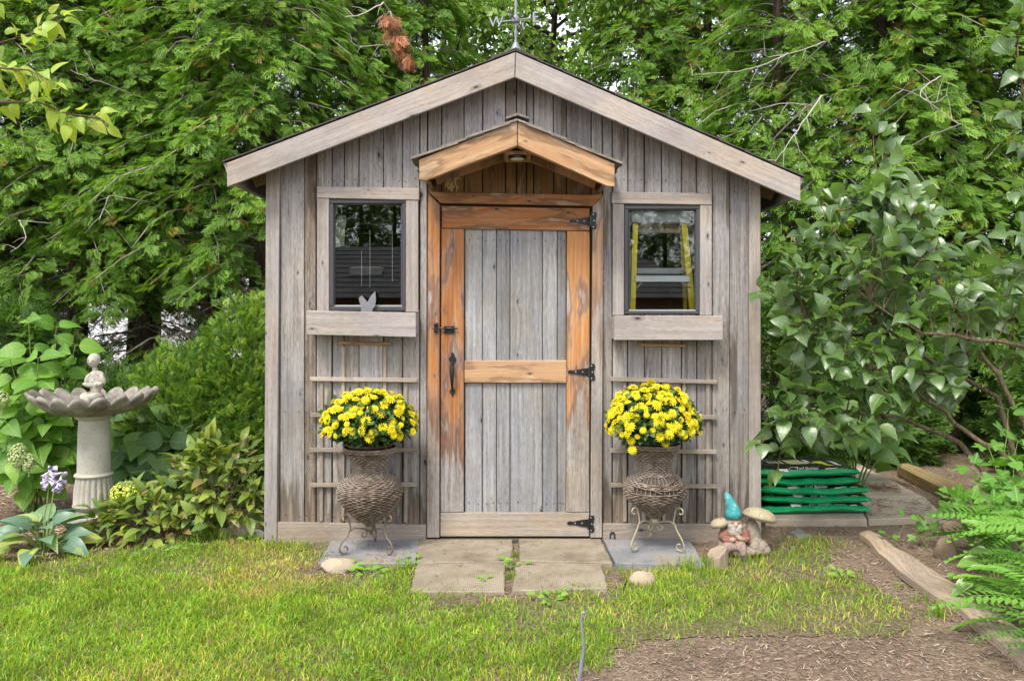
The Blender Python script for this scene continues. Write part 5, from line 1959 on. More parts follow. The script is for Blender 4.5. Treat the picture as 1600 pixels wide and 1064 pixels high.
# seated child figure
zc = z4 + .012
cs = (.40, .375, .33)
cd = (.24, .19, .12)
def E(x, y, z, rx, ry, rz, rot=(0, 0, 0), col=cs): return ((x, y, zc + z), (rx, ry, rz), rot, col)
hz = zb(566) - zc
k = hz / .22
blobs('child_figure', [
    E(.0, 0, .015, .085, .075, .035, col=cd),
    E(.005, -.01, .06 * k, .062, .055, .05, col=cd),
    E(-.03, -.045, .07 * k, .03, .055, .028, (0, 0, 20)), E(.03, -.05, .07 * k, .03, .055, .028, (0, 0, -25)),
    E(-.02, -.09, .05 * k, .02, .022, .045), E(.01, -.095, .05 * k, .02, .022, .045),
    E(-.02, -.108, .022 * k, .018, .03, .014), E(.012, -.112, .022 * k, .018, .03, .014),
    E(.012, 0, .13 * k, .040, .032, .052 * k), E(.013, .004, .165 * k, .046, .030, .026),
    E(-.036, -.008, .145 * k, .016, .018, .036, (0, 18, 0)), E(.058, -.008, .145 * k, .016, .018, .036, (0, -18, 0)),
    E(-.02, -.035, .122 * k, .032, .014, .014, (0, 18, 18)), E(.042, -.035, .124 * k, .034, .014, .014, (0, -12, -25)),
    E(.005, 0, .19 * k, .015, .015, .02), E(-.002, -.004, .225 * k, .034, .036, .038), E(-.002, .006, .236 * k, .0365, .036, .033),
    E(-.002, -.04, .222 * k, .006, .007, .009), E(-.034, .0, .222 * k, .006, .008, .010), E(.031, .0, .222 * k, .006, .008, .010),
    E(-.012, -.036, .228 * k, .007, .005, .004, col=cd), E(.010, -.036, .228 * k, .007, .005, .004, col=cd),
], .0042, M_CHERUB, BATH, 2)

# ------------------------------------------------------------------ gnome
gy = -.26
gb = G(1160, 870)
GN = thing('garden_gnome', 'painted gnome in teal hat lounging against beige mushrooms', 'gnome', (gb.x, gy, 0))
sk, bd, jk, vest, trou, boot, band, must = (.36, .25, .19), (.34, .31, .275), (.22, .095, .07), (.36, .15, .065), (.27, .195, .175), (.035, .035, .045), (.22, .12, .045), (.40, .37, .33)
beige, stemc = (.36, .305, .20), (.27, .22, .175)
def e(x, y, z, rx, ry, rz, rot=(0, 0, 0), col=sk): return ((x, y, z), (rx, ry, rz), rot, col)
blobs('figure', [
    e(-.045, 0, .085, .062, .05, .058, col=vest), e(-.04, -.005, .125, .055, .045, .04, col=jk),
    e(-.04, 0, .178, .045, .044, .045, col=sk), e(-.04, -.040, .176, .011, .015, .011, col=(.5, .30, .22)),
    e(-.058, -.034, .162, .022, .014, .012, (0, 25, 0), must), e(-.022, -.034, .162, .022, .014, .012, (0, -25, 0), must),
    e(-.04, -.03, .140, .038, .022, .036, col=bd), e(-.062, -.026, .158, .016, .02, .03, col=bd), e(-.018, -.026, .158, .016, .02, .03, col=bd),
    e(-.056, -.039, .188, .008, .006, .006, col=(.2, .17, .15)), e(-.024, -.039, .188, .008, .006, .006, col=(.2, .17, .15)),
    e(-.04, .002, .212, .049, .047, .014, col=band),
    e(-.098, -.005, .115, .024, .026, .034, (0, 30, 0), jk), e(-.085, -.04, .092, .034, .02, .018, (0, 20, 20), jk), e(-.06, -.055, .1, .016, .014, .013, col=sk),
    e(.018, -.005, .118, .026, .026, .036, (0, -30, 0), jk), e(.008, -.04, .098, .034, .02, .018, (0, -20, -25), jk), e(-.018, -.055, .108, .024, .014, .013, (0, 20, 0), sk),
    e(-.075, -.05, .06, .05, .03, .027, (0, 8, 20), trou), e(-.02, -.055, .062, .035, .032, .03, (0, 0, -20), trou),
    e(-.012, -.085, .045, .02, .02, .042, col=trou), e(-.012, -.098, .016, .022, .036, .017, col=boot),
    e(-.108, -.075, .052, .028, .026, .026, col=trou), e(-.118, -.098, .055, .02, .022, .032, (20, 0, 0), boot),
    e(.01, 0, .03, .13, .075, .035, col=stemc),
], .0036, M_GNOME, GN, 2)
g = Geo()
hp = [(-.04, .002, .212), (-.043, 0, .24), (-.05, 0, .268), (-.062, 0, .298), (-.074, 0, .325), (-.080, 0, .340), (-.081, 0, .346)]
g.tube(hp, [.050, .041, .033, .025, .018, .012, .004], 20)
o = g.build('hat', None, GN, True)
t = NT('worn_teal_paint')
a = t.noise(t.obj(), 34, 5, .65)
c_ = t.mix(t.smooth(a, .5, .68), (.03, .24, .26), (.22, .42, .40))
o.data.materials.append(t.done(t.bsdf(c_, .6, normal=t.bump(a, .4, .004))))
blobs('mushroom_stem', [e(.075, .02, .10, .042, .04, .10, (0, -8, 0), stemc), e(.088, .0, .045, .062, .055, .05, col=stemc), e(.06, -.03, .05, .03, .03, .05, (0, 20, 0), stemc), e(.12, -.01, .03, .04, .04, .035, col=stemc)], .0042, M_GNOME, GN, 2)
def cap(x, y, z, r, h, tilt, name):
    g = Geo()
    pr = [(0.002, -.012), (r * .5, -.016), (r * .85, -.012), (r, 0), (r * .99, .008), (r * .9, h * .45), (r * .7, h * .75), (r * .4, h * .94), (0.002, h)]
    g.lathe(pr, 28, fr=lambda q, i: 1 + .04 * math.sin(3 * q + i * .2))
    M = Matrix.Translation((x, y, z)) @ Matrix.Rotation(R(tilt), 4, 'Y') @ Matrix.Rotation(R(-8), 4, 'X')
    g.V = [M @ v for v in g.V]
    o = g.build(name, M_GNOME, GN, True)
    at = o.data.color_attributes.new('tint', 'FLOAT_COLOR', 'POINT')
    at.data.foreach_set('color', np.tile(np.array([*beige, 1], dtype=np.float32), len(o.data.vertices)))
cap(.10, .0, .205, .092, .055, 14, 'mushroom_cap')
cap(-.115, .005, .168, .052, .034, -14, 'mushroom_cap')
blobs('mushroom_stem', [e(-.10, .01, .11, .018, .018, .06, (0, 12, 0), stemc), e(-.1, .01, .05, .022, .022, .05, (0, 0, 0), stemc)], .004, M_GNOME, GN, 2)

# ------------------------------------------------------------------ stacked bags
t = NT('green_plastic')
a = t.noise(t.obj(), 16, 4, .6, .6)
M_BGREEN = t.done(t.bsdf(t.mix(a, (.0, .20, .065), (.02, .46, .17)), .22, normal=t.bump(a, .5, .02), spec=.6))
t = NT('black_plastic')
a = t.noise(t.obj(), 18, 4, .6, .6)
M_BBLACK = t.done(t.bsdf(t.mix(a, (.008, .008, .009), (.02, .02, .022)), .25, normal=t.bump(a, .45, .02), spec=.6))
M_PRINT = simple('white_print', (.72, .70, .70), .4, 0, 20, .05)
M_PINK = simple('pink_print', (.62, .30, .36), .4, 0, 20, .1)
M_YP = simple('yellow_print', (.60, .58, .08), .4, 0, 20, .2)
M_PALEY = simple('cream_print', (.50, .48, .28), .4, 0, 20, .2)
M_LGREEN = simple('leaf_print', (.10, .32, .06), .4, 0, 60, .5)
def bag_h(u, v, L, Wd, hh):
    """half thickness of the pillow at u,v in -1..1"""
    return hh * (max(0, 1 - abs(u) ** 7) ** .5) * (max(0, 1 - abs(v) ** 7) ** .5)
def make_bag(idx, x, y, z, rz, top, L=.37, Wd=.235, hh=.0295):
    lab = ['green and black plastic soil bag lying directly on the pinkish slab', 'green and black soil bag second from the bottom of the stack', 'green and black soil bag in the middle of the stack',
           'green and black soil bag second from the top of the stack', 'green and black soil bag topmost of the stack, yellow patches showing'][idx]
    B = thing('soil_bag', lab, 'bag', (x, y, z), 'bags stacked beside the shed', rz)
    r = np.random.default_rng(40 + idx)
    nu, nv_ = 36, 22
    seam = -.25 * hh
    ph = r.uniform(0, 6, 4)
    def P(u, v, s):
        h_ = bag_h(u, v, L, Wd, hh)
        wr = .0035 * math.sin(u * 9 + ph[0] + v * 3) * (1 - v * v) + .0025 * math.sin(v * 14 + ph[1] + u * 11) + .003 * math.sin(u * 30 + ph[2]) * abs(v) ** 4
        zz_ = h_ * (1.0 if s > 0 else -1.0) + (wr if s > 0 and h_ > .004 else 0)
        sag = .007 * math.sin(u * 3.4 + ph[3]) * abs(v) ** 3 + .004 * math.sin(u * 8 + ph[1]) * abs(v) ** 5
        zz_ = max(zz_, -hh) if s > 0 else -h_ * (.55 + .45 * min(1, h_ / hh))
        xx = u * L * (1 - .05 * (1 - abs(v) ** 2) * (abs(u) > .9)) + .012 * abs(u) ** 6 * math.copysign(1, u) * (1 - 2.0 * abs(v) ** 2) * .5
        yy = v * Wd * (1 - .06 * abs(u) ** 8)
        return (xx, yy, hh + zz_ + sag)
    for s, nm in ((1, 'top_sheet'), (-1, 'bottom_sheet')):
        V, Fc, mi = [], [], []
        for j in range(nv_ + 1):
            for i in range(nu + 1):
                u = -1 + 2 * i / nu
                v = -1 + 2 * j / nv_
                u = math.copysign(abs(u) ** .8, u)
                v = math.copysign(abs(v) ** .75, v)
                V.append(P(u, v, s))
        for j in range(nv_):
            for i in range(nu):
                q = j * (nu + 1) + i
                Fc.append((q, q + 1, q + nu + 2, q + nu + 1) if s > 0 else (q + nu + 1, q + nu + 2, q + 1, q))
        o = mk(nm, V, Fc, M_BBLACK if s > 0 else M_BGREEN, B, None, True)
        if s > 0:
            o.data.materials.append(M_BGREEN)
            for f in o.data.polygons:
                c = f.center
                if abs(c.y) > Wd * .86 or abs(c.x) > L * .955:
                    f.material_index = 1
    # prints follow the top sheet
    def patch(u0, u1, v0, v1, mat, nm, n=5, skew=0.0):
        V, Fc = [], []
        m = 4
        for j in range(m + 1):
            for i in range(n + 1):
                v = v0 + (v1 - v0) * j / m
                u = u0 + (u1 - u0) * i / n + skew * (j / m)
                q = P(u, v, 1)
                V.append((q[0], q[1], q[2] + .0035))
        for j in range(m):
            for i in range(n):
                q = j * (n + 1) + i
                Fc.append((q, q + 1, q + n + 2, q + n + 1))
        mk(nm, V, Fc, mat, B, None, True)
    u0 = -.42 + r.uniform(-.05, .05)
    if idx != 3:
        patch(u0, u0 + .16, -.93, -.80, M_PRINT, 'barcode_label')
        n_ = Vector((P(u0 + .5, -.80, 1)[0], P(u0 + .5, -.84, 1)[1], P(u0 + .5, -.84, 1)[2] + .006))
        M = Matrix.Translation(n_) @ Matrix.Rotation(R(38), 4, 'X')
        text_obj('lettering', 'Turf Builder', .030, .0004, M_PRINT, B, M)
        n_ = Vector((P(.62, -.84, 1)[0], P(.62, -.84, 1)[1], P(.6, -.84, 1)[2] + .006))
        patch(.35, .56, -.90, -.86, M_PINK if idx == 1 else M_PRINT, 'print_line')
        patch(.62, .74, -.90, -.86, M_PINK if idx == 1 else M_PRINT, 'print_line')
        g = Geo()
        a, b = P(u0 + .26, -.83, 1), .0
        g.tube([(a[0] + .03 * math.cos(q), a[1] + .010 * math.sin(q), a[2] + .003 + .008 * math.sin(q)) for q in np.linspace(0, 6.283, 20, endpoint=False)], .0012, 4, closed=True)
        g.build('oval_print', M_PRINT, B)
    if top:
        for k in range(5):
            patch(-.48 + k * .07, -.44 + k * .07, -.25, .15, M_PALEY, 'print_bar', 2, -.06)
        patch(-.10, .22, -.30, .25, M_PALEY, 'print_block', 6, -.08)
        patch(.27, .34, -.30, .3, M_PRINT, 'print_bar', 2, -.06)
        patch(.46, .62, -.52, .1, M_YP, 'print_block', 4, -.1)
        patch(.70, .76, -.45, .1, M_PRINT, 'print_bar', 2, -.08)
    if idx in (1, 2):
        patch(-.88, -.70, -.9, -.72, M_LGREEN, 'leaf_print')
zt = .045
bx0 = W(1252, 800, .65).x
for i, (dx, dy, rz_) in enumerate(((.03, 0, .01), (.045, .01, -.015), (.03, .0, .012), (-.02, .01, -.01), (-.03, .0, .02))):
    make_bag(i, bx0 + dx - .02, .66 + dy, zt, rz_, i == 4)
    zt += .0575

# ------------------------------------------------------------------ leaves
OV_T = [0, .07, .2, .38, .58, .78, .92, 1]
OVATE = [.0, .55, .92, 1, .84, .48, .17, 0]
HEART = [.30, .85, 1.0, .95, .72, .40, .14, 0]
LANCE = [.0, .35, .72, 1, .92, .6, .25, 0]
def leaf_mesh(name, mat, wd, fold=.25, droop=.25, prof=OVATE, wave=0.0, twist=0.0):
    """unit leaf along +x: midrib and two margins"""
    V, uv, Fc = [], [], []
    for i, (t_, w_) in enumerate(zip(OV_T, prof)):
        z = -droop * t_ * t_ + .06 * math.sin(t_ * 3.1)
        h = wd * w_ / 2
        wv = wave * math.sin(i * 2.1)
        tw = twist * t_
        V += [(t_, h, z + h * fold + wv + tw * h), (t_, 0, z), (t_, -h, z + h * fold - wv - tw * h)]
        uv += [(w_ if w_ > .05 else .05, t_), (0, t_), (-w_ if w_ > .05 else -.05, t_)]
    for i in range(len(OV_T) - 1):
        for k in (0, 1):
            a = i * 3 + k
            Fc.append((a + 1, a + 4, a + 3, a))
    o = mk(name, V, Fc, mat, None, uv, True)
    me = o.data
    bpy.data.objects.remove(o)
    return me

def leaf_set(mat, wd, prof=OVATE, droop=.28, n=4, fold=.3, wave=.012):
    return [leaf_mesh('leaf', mat, wd * random.uniform(.88, 1.12), fold * random.uniform(.3, 1.3), droop * random.uniform(.4, 1.5), prof, wave * random.uniform(-1, 1.3), random.uniform(-.35, .35)) for _ in range(n)]

def rv(k=1.0):
    return Vector((random.gauss(0, 1), random.gauss(0, 1), random.gauss(0, 1))) * k

def stem_curve(a, b, lift=.1, n=7):
    a, b = Vector(a), Vector(b)
    return [a.lerp(b, i / (n - 1)) + Vector((0, 0, lift * math.sin(math.pi * i / (n - 1)))) + rv(.006) * (0 < i < n - 1) for i in range(n)]

def stems_plant(name, label, cat, base, tips, leaves, L, nodes=5, start=.3, stem_r=.006, stem_mat=None, lift=.08, updir=.15, face=.55, spread=.05, limit=300):
    """opposite pairs of leaves along stems from the base to each tip (world points)"""
    base = Vector(base)
    T = thing(name, label, cat, base)
    g = Geo()
    cnt = 0
    for tip in tips:
        b0 = Vector((random.uniform(-spread, spread), random.uniform(-spread, spread), -.01))
        pts = stem_curve(b0, Vector(tip) - base, lift)
        g.tube(pts, [stem_r * (1 - .6 * i / 6) for i in range(7)], 5, cap=False)
        ang = random.uniform(0, 6.28)
        for k in range(nodes):
            f = start + (1 - start) * k / max(nodes - 1, 1)
            x = f * 6
            j = min(int(x), 5)
            p = pts[j].lerp(pts[j + 1], x - j)
            ax = (pts[j + 1] - pts[j]).normalized()
            s1 = ax.orthogonal().normalized()
            s2 = ax.cross(s1)
            a = ang + k * 1.5708
            for s in (1, -1):
                if cnt >= limit:
                    continue
                sd = (s1 * math.cos(a) + s2 * math.sin(a)) * s
                d = sd + ax * .35 + Vector((0, 0, updir - .35 * (1 - f))) + rv(.15)
                nrm = Vector((0, -face, 1)) + ax * .3 + rv(.2)
                sz = L * random.uniform(.72, 1.12) * (.62 + .38 * min(1, (1.08 - f) * 2.2))
                q = p + d.normalized() * .02
                g.tube([p, q + Vector((0, 0, .004))], stem_r * .35, 3, cap=False)
                place('leaf', random.choice(leaves), T, q, d, nrm, sz)
                cnt += 1
    g.build('stems', stem_mat or M_GSTEM, T, True)
    return T

# hydrangea by the bird bath
hy = .62
HB = Vector((W(55, 0, hy).x, hy, 0))
tips = [W(a, b, hy + c) for a, b, c in ((45, 505, -.05), (88, 512, .05), (118, 540, .1), (15, 560, -.1), (60, 560, -.15), (100, 585, .05), (30, 615, -.2), (-20, 540, 0), (10, 660, -.25), (75, 660, -.1), (120, 660, .1), (-25, 650, -.1), (25, 715, -.32), (100, 700, .0), (70, 625, .1), (-10, 600, .15))]
LH = leaf_set(ML_HYD, .74, OVATE, .3)
HYD = stems_plant('hydrangea_bush', 'bright green large-leaved hydrangea bush beside the bird bath basin', 'shrub', HB, tips, LH, .225, 5, .38, .006, M_GSTEM, .06, -.15, 1.9)
def floret_head(T, px, py, y, r, n, mat, tall=1.4, name='flower_head'):
    c = W(px, py, y) - T.location
    g = Geo()
    for i in range(n):
        q = rv(1).normalized()
        p = c + Vector((q.x * r, q.y * r, q.z * r * tall)) * random.uniform(.75, 1)
        s = random.uniform(.006, .011)
        u_ = q.orthogonal().normalized() * s
        v_ = q.cross(u_)
        k = q * s * .35
        g.add([p + u_, p + v_, p - u_, p - v_, p + k * 1.6], [(0, 1, 4), (1, 2, 4), (2, 3, 4), (3, 0, 4)])
    g.tube([c - Vector((0, 0, r * tall * 1.6)), c], .003, 4)
    return g.build(name, mat, T)
floret_head(HYD, 28, 712, hy - .42, .055, 260, M_CREAMFL)
floret_head(HYD, 45, 722, hy - .40, .04, 160, M_CREAMFL)
floret_head(HYD, 3, 625, hy - .35, .04, 160, M_CREAMFL)

h2 = .78
HB2 = Vector((W(232, 0, h2).x, h2, 0))
tips = [W(a, b, h2 + c) for a, b, c in ((185, 655, .1), (212, 645, .05), (245, 650, 0), (272, 655, -.05), (292, 680, -.1), (260, 690, -.2), (222, 690, -.2), (195, 705, -.2), (285, 725, -.2), (240, 735, -.25), (205, 745, -.2))]
stems_plant('hydrangea_bush', 'dark green hydrangea bush behind the bird bath pedestal', 'shrub', HB2, tips, leaf_set(ML_HYD2, .76, OVATE, .35), .225, 4, .42, .006, M_GSTEM, .05, -.1, 1.7)

# big heart-shaped leaves under the lilac
b3 = Vector((W(1340, 0, 1.3).x, 1.3, 0))
tips = [W(a, b, 1.3 + c) for a, b, c in ((1300, 650, 0), (1345, 640, .1), (1385, 650, -.05), (1330, 680, -.2), (1280, 690, -.1), (1370, 690, -.25), (1395, 700, .1))]
stems_plant('burdock_plant', 'broad dark leaves low in the shade beyond the bags', 'plant', b3, tips, leaf_set(ML_HYD2, .85, HEART, .3), .27, 2, .7, .008, M_GSTEM, .05, .1, 1.0)

# hosta with lavender bells
hp_ = G(68, 862)
HO = thing('hosta_plant', 'blue green hosta with lavender bells and a few yellowing leaves', 'plant', hp_)
LHO = leaf_set(ML_HOSTA, .62, HEART, .42, 5, .35, .02)
g = Geo()
for i in range(34):
    a = i * 2.4 + random.uniform(-.2, .2)
    ring = (i % 3)
    r0 = (.06, .12, .17)[ring]
    el = (.6, .22, -.1)[ring] + random.uniform(-.1, .1)
    o_ = Vector((math.cos(a), math.sin(a), 0))
    p0 = o_ * .015
    p1 = o_ * r0 + Vector((0, 0, (.15, .10, .065)[ring] + random.uniform(-.015, .02)))
    g.tube([p0, p0.lerp(p1, .5) + Vector((0, 0, .02)), p1], .0045, 5, cap=False)
    place('leaf', LHO[i % 5], HO, p1, o_ * math.cos(el) + Vector((0, 0, math.sin(el) * .8)), Vector((0, -.55, 1)) - o_ * .1 + rv(.15), random.uniform(.145, .19))
for px, py in ((76, 728), (98, 738)):
    q = W(px, py, hp_.y + .03) - hp_
    pts = stem_curve((0, 0, .02), q, .02)
    g.tube(pts, .0035, 5)
    for k in range(13):
        p = pts[6].lerp(pts[4], k / 16)
        a = random.uniform(0, 6.28)
        d = Vector((math.cos(a), math.sin(a), -.7 + .5 * (k < 3)))
        bl = Geo().lathe([(.003, 0), (.0055, .012), (.008, .028), (.014, .042)], 6, capt=False)
        d.normalize()
        M = Matrix.Translation(p) @ d.to_track_quat('Z', 'Y').to_matrix().to_4x4()
        bl.V = [M @ v for v in bl.V]
        bl.UV = [(0, i // 6 / 3) for i in range(24)]
        bl.build('bell_flower', M_BELL, HO, True)
g.build('stems', M_GSTEM, HO, True)

# leaf mounds
def mound(name, label, cat, ctr, rad, n, leaves, L, stem_mat, up=.4, seed=0, nst=26, limit=300):
    """low shrub: leaves over an ellipsoid dome fed by stems from its base"""
    random.seed(seed)
    ctr = Vector(ctr)
    T = thing(name, label, cat, (ctr.x, ctr.y, 0))
    g = Geo()
    rad = Vector(rad)
    for i in range(nst):
        th = i * 2.4
        z = .15 + .85 * (i + .5) / nst
        rr_ = math.sqrt(max(0, 1 - z * z))
        e = Vector((rad.x * rr_ * math.cos(th), rad.y * rr_ * math.sin(th), max(.04, ctr.z + rad.z * (z * 1.05 - .05)))) * .96
        g.tube(stem_curve((random.uniform(-.08, .08), random.uniform(-.05, .05), -.01), e, .03), [.005, .0045, .004, .0035, .003, .0025, .002], 4, cap=False)
    for i in range(n):
        th = random.uniform(0, 6.28)
        if math.sin(th) > .3 and random.random() < .6:
            th = -th
        z = random.uniform(-.25, 1)
        rr_ = math.sqrt(max(.0, 1 - max(z, 0) ** 2))
        k = random.uniform(.72, 1.06)
        p = Vector((rad.x * rr_ * k * math.cos(th), rad.y * rr_ * k * math.sin(th), max(.03, ctr.z + rad.z * z * k)))
        o_ = Vector((rr_ * math.cos(th), rr_ * math.sin(th), z * .8)).normalized()
        d = o_ + Vector((0, 0, up * random.uniform(-.4, 1.2))) + rv(.45)
        place('leaf', random.choice(leaves), T, p, d, Vector((0, -.3, 1)) + o_ * .5 + rv(.35), L * random.uniform(.7, 1.25))
    g.build('stems', stem_mat, T)
    return T
wy = .12
LW = leaf_set(ML_WEIG, .44, LANCE, .25, 5, .4, .012)
cA = W(345, 760, wy + .1)
mound('weigela_shrub', 'bronze and yellow tinged shrub touching the shed corner', 'shrub', (cA.x, wy + .1, .17), (.34, .24, .40), 290, LW, .105, M_BARK2, .5, 3)
cB = W(235, 790, wy - .02)
mound('weigela_shrub', 'low spreading bronze shrub at the foot of the bird bath', 'shrub', (cB.x, wy - .02, .06), (.36, .2, .22), 240, LW, .10, M_BARK2, .2, 4)
random.seed(12)
q = W(190, 774, .02)
SD = thing('sedum_plant', 'small lime yellow flower dome behind the low bronze shrub', 'plant', (q.x, .06, 0))
floret_head(SD, 196, 772, .06, .088, 620, M_YGFL, .85)
g = Geo()
for i in range(12):
    a = random.uniform(0, 6.28)
    g.tube([(0, 0, -.01), (.03 * math.cos(a), .03 * math.sin(a), .1), (.05 * math.cos(a), .05 * math.sin(a), .2)], .004, 4)
g.build('stems', M_GSTEM, SD)

# clipped globe cedar by the shed corner, and low cedar growth under the hedge
def globe(name, label, parts, n, size, pal, seed, droop=0.0):
    r = np.random.default_rng(seed)
    c0 = parts[0][0]
    T = thing(name, label, 'shrub', (c0[0], c0[1], 0))
    Ps, Os = [], []
    tot = sum(p[1][0] * p[1][2] for p in parts)
    g = Geo()
    for c, rad in parts:
        m = int(n * rad[0] * rad[2] / tot)
        d = r.normal(0, 1, (m, 3))
        d[:, 1] -= .35
        d /= np.linalg.norm(d, axis=1, keepdims=True)
        k = r.uniform(.62, 1.03, (m, 1)) ** .5
        bump = 1 + .09 * np.sin(d[:, :1] * 9 + 2) * np.sin(d[:, 2:] * 11 + 1)
        P = np.array(c) - np.array([c0[0], c0[1], 0]) + d * k * bump * np.array(rad)
        ok = P[:, 2] > .03
        Ps.append(P[ok])
        Os.append(d[ok])
        for i in range(10):
            e = np.array(c) - np.array([c0[0], c0[1], 0]) + d[i] * np.array(rad) * .8
            b = np.array([(c[0] - c0[0]) * .6, c[1] - c0[1], -.02])
            e[2] = max(e[2], .1)
            g.tube([tuple(b), tuple((b + e) / 2 + np.array([0, 0, .05])), tuple(e)], [.02, .012, .004], 5, cap=False)
    P = np.concatenate(Ps)
    o = np.concatenate(Os)
    m = len(P)
    Dd = o * .8 + np.array([0, 0, .55 - droop]) + r.normal(0, .45, (m, 3))
    Nn = np.cross(o, r.normal(0, 1, (m, 3))) + o * .8 + np.array([0, -.2, .4])
    TV, TF, TT = SPR[1]
    V, Fq = scatter(TV, TF, P, basis(Dd, Nn), size * r.uniform(.6, 1.25, m))
    pal = np.array(pal)
    c = np.repeat(pal[r.integers(0, len(pal), m)], len(TV), 0) * (.75 + .5 * np.tile(TT, m)[:, None])
    link(bpy.data.objects.new('foliage', npmesh('foliage', V, Fq, M_CEDAR, c)), T)
    g.build('branches', M_BARK, T, True)
    return T
ey = 1.15
A_, B_ = W(392, 575, ey), W(295, 600, ey - .1)
globe('globe_cedar', 'dense clipped evergreen shrub between the bird bath and the shed', [((A_.x, ey, .62), (.38, .36, .80)), ((B_.x, ey - .1, .50), (.42, .38, .60)), ((A_.x + .1, ey - .2, .35), (.4, .3, .5))], 12500, .074,
      [(.065, .14, .022), (.11, .21, .03), (.18, .30, .042), (.29, .41, .06)], 31)
for x, y, h_, lab, sd in ((-4.6, 2.5, .85, 'loose low cedar growth behind the hydrangea', 32), (-3.3, 2.7, .45, 'low dark cedar growth under the hedge trunks', 33), (-5.7, 2.2, .7, 'low cedar growth at the far end of the hedge', 35)):
    globe('young_cedar', lab, [((x, y, h_ * .6), (.75, .45, h_))], 1300, .24, [(.055, .12, .025), (.08, .165, .03), (.12, .22, .04)], sd, .5)
for x, y, h_, lab, sd in ((2.25, 2.2, .9, 'low cedar growth beside the rear of the shed', 36), (4.6, 1.9, .7, 'low cedar growth behind the lobed-leaf plant', 37), (3.2, 2.6, .5, 'low dark cedar growth around the big cedar trunk', 38), (4.05, 3.3, .95, 'dark young cedar filling the gap behind the big cedar trunk', 39), (5.0, 3.2, .9, 'dark young cedar under the hedge beyond the lobed-leaf plant', 40)):
    globe('young_cedar', lab, [((x, y, h_ * .6), (.55, .4, h_))], 800, .24, [(.055, .12, .025), (.08, .165, .03), (.12, .22, .04)], sd, .5)

# ------------------------------------------------------------------ lilac on the right
random.seed(77)
lbp = Vector((3.05, -.05, 0))
LIL = thing('lilac_shrub', 'large lilac shrub with glossy dark leaves leaning toward the shed', 'shrub', lbp)
LLI = leaf_set(ML_LILAC, .70, OVATE, .32, 6, .45, .02)
def C3(px, py, y): return W(px, py, y) - lbp
mains = [[Vector((0, 0, -.02)), C3(1590, 726, -.1), C3(1520, 680, 0), C3(1462, 636, .05), C3(1400, 590, .0), C3(1330, 560, -.1), C3(1262, 520, -.2)],
         [Vector((.05, .05, -.02)), C3(1600, 660, 0), C3(1540, 560, .05), C3(1490, 470, .1), C3(1430, 390, .1), C3(1370, 330, .1)],
         [Vector((.08, -.05, -.02)), C3(1640, 560, -.2), C3(1600, 540, -.25), C3(1510, 525, -.3), C3(1440, 520, -.3), C3(1360, 470, -.3)],
         [Vector((.12, .0, -.02)), C3(1650, 500, 0), C3(1615, 340, 0), C3(1600, 200, -.05), C3(1590, 70, -.1)],
         [Vector((.0, .08, -.02)), C3(1560, 620, .3), C3(1450, 560, .4), C3(1340, 480, .35), C3(1260, 420, .25)],
         [Vector((.0, -.05, -.02)), C3(1500, 690, .1), C3(1400, 650, .15), C3(1300, 640, .05), C3(1235, 630, -.05)]]
g = Geo()
nodes = []
for b in mains:
    pts = []
    for i in range(len(b) - 1):
        for j in range(4):
            pts.append(b[i].lerp(b[i + 1], j / 4) + rv(.006))
    pts.append(b[-1])
    g.tube(pts, [.016 * (1 - i / len(pts)) + .003 for i in range(len(pts))], 7)
    nodes += pts[4:]
OUT = [(1212, 440), (1235, 395), (1262, 330), (1330, 290), (1390, 262), (1440, 290), (1470, 350), (1540, 420), (1610, 420), (1610, 560), (1520, 600), (1450, 640), (1400, 690), (1330, 705), (1260, 705), (1212, 690), (1212, 610), (1216, 540), (1208, 480)]
tips = []
tr_ = 0
while len(tips) < 165 and tr_ < 16000:
    tr_ += 1
    px, py = random.uniform(1185, 1615), random.uniform(255, 720)
    if not inpoly(np.array([px]), np.array([py]), OUT)[0]:
        continue
    p = C3(px, py, random.uniform(-.45, .35))
    if any((p - q).length < .088 for q in tips):
        continue
    tips.append(p)
for px, py, y in ((1555, 60, -.3), (1590, 110, -.25), (1570, 170, -.3), (1595, 230, -.2), (1580, 300, -.3), (1550, 360, -.2), (1598, 20, -.3), (1600, 370, -.35), (1365, 175, .1), (1385, 215, .0), (1190, 455, -.3), (1192, 690, -.35), (1215, 735, -.25)):
    tips.append(C3(px, py, y))
cnt = 0
ov = []
for tp in tips:
    nd = min(nodes, key=lambda n_: (n_ - tp).length + .3 * max(0, n_.z - tp.z))
    pts = stem_curve(nd, tp, .03, 7)
    g.tube(pts, [.005, .0045, .004, .0035, .003, .0025, .002], 4, cap=False)
    ang = random.uniform(0, 6.28)
    ax = (tp - nd).normalized()
    s1 = ax.orthogonal().normalized()
    s2 = ax.cross(s1)
    for k in range(3):
        f = (1.0, .72, .45)[k]
        p = pts[0].lerp(pts[6], f) + Vector((0, 0, .03 * math.sin(math.pi * f)))
        for s in (1, -1):
            a = ang + k * 1.57
            sd_ = (s1 * math.cos(a) + s2 * math.sin(a)) * s
            d = sd_ * .8 + ax * .6 + Vector((-.15, -.3, -.08)) + rv(.3)
            nrm = Vector((-.15, -.35, .95)) + rv(.5)
            sz = random.uniform(.075, .135)
            q = p + d.normalized() * .016
            g.tube([p, q], .0016, 3, cap=False)
            if cnt < 300:
                place('leaf', random.choice(LLI), LIL, q, d, nrm, sz)
            else:
                ov.append((q, d, nrm, sz))
            cnt += 1
g.build('branches', M_BARK2, LIL, True)
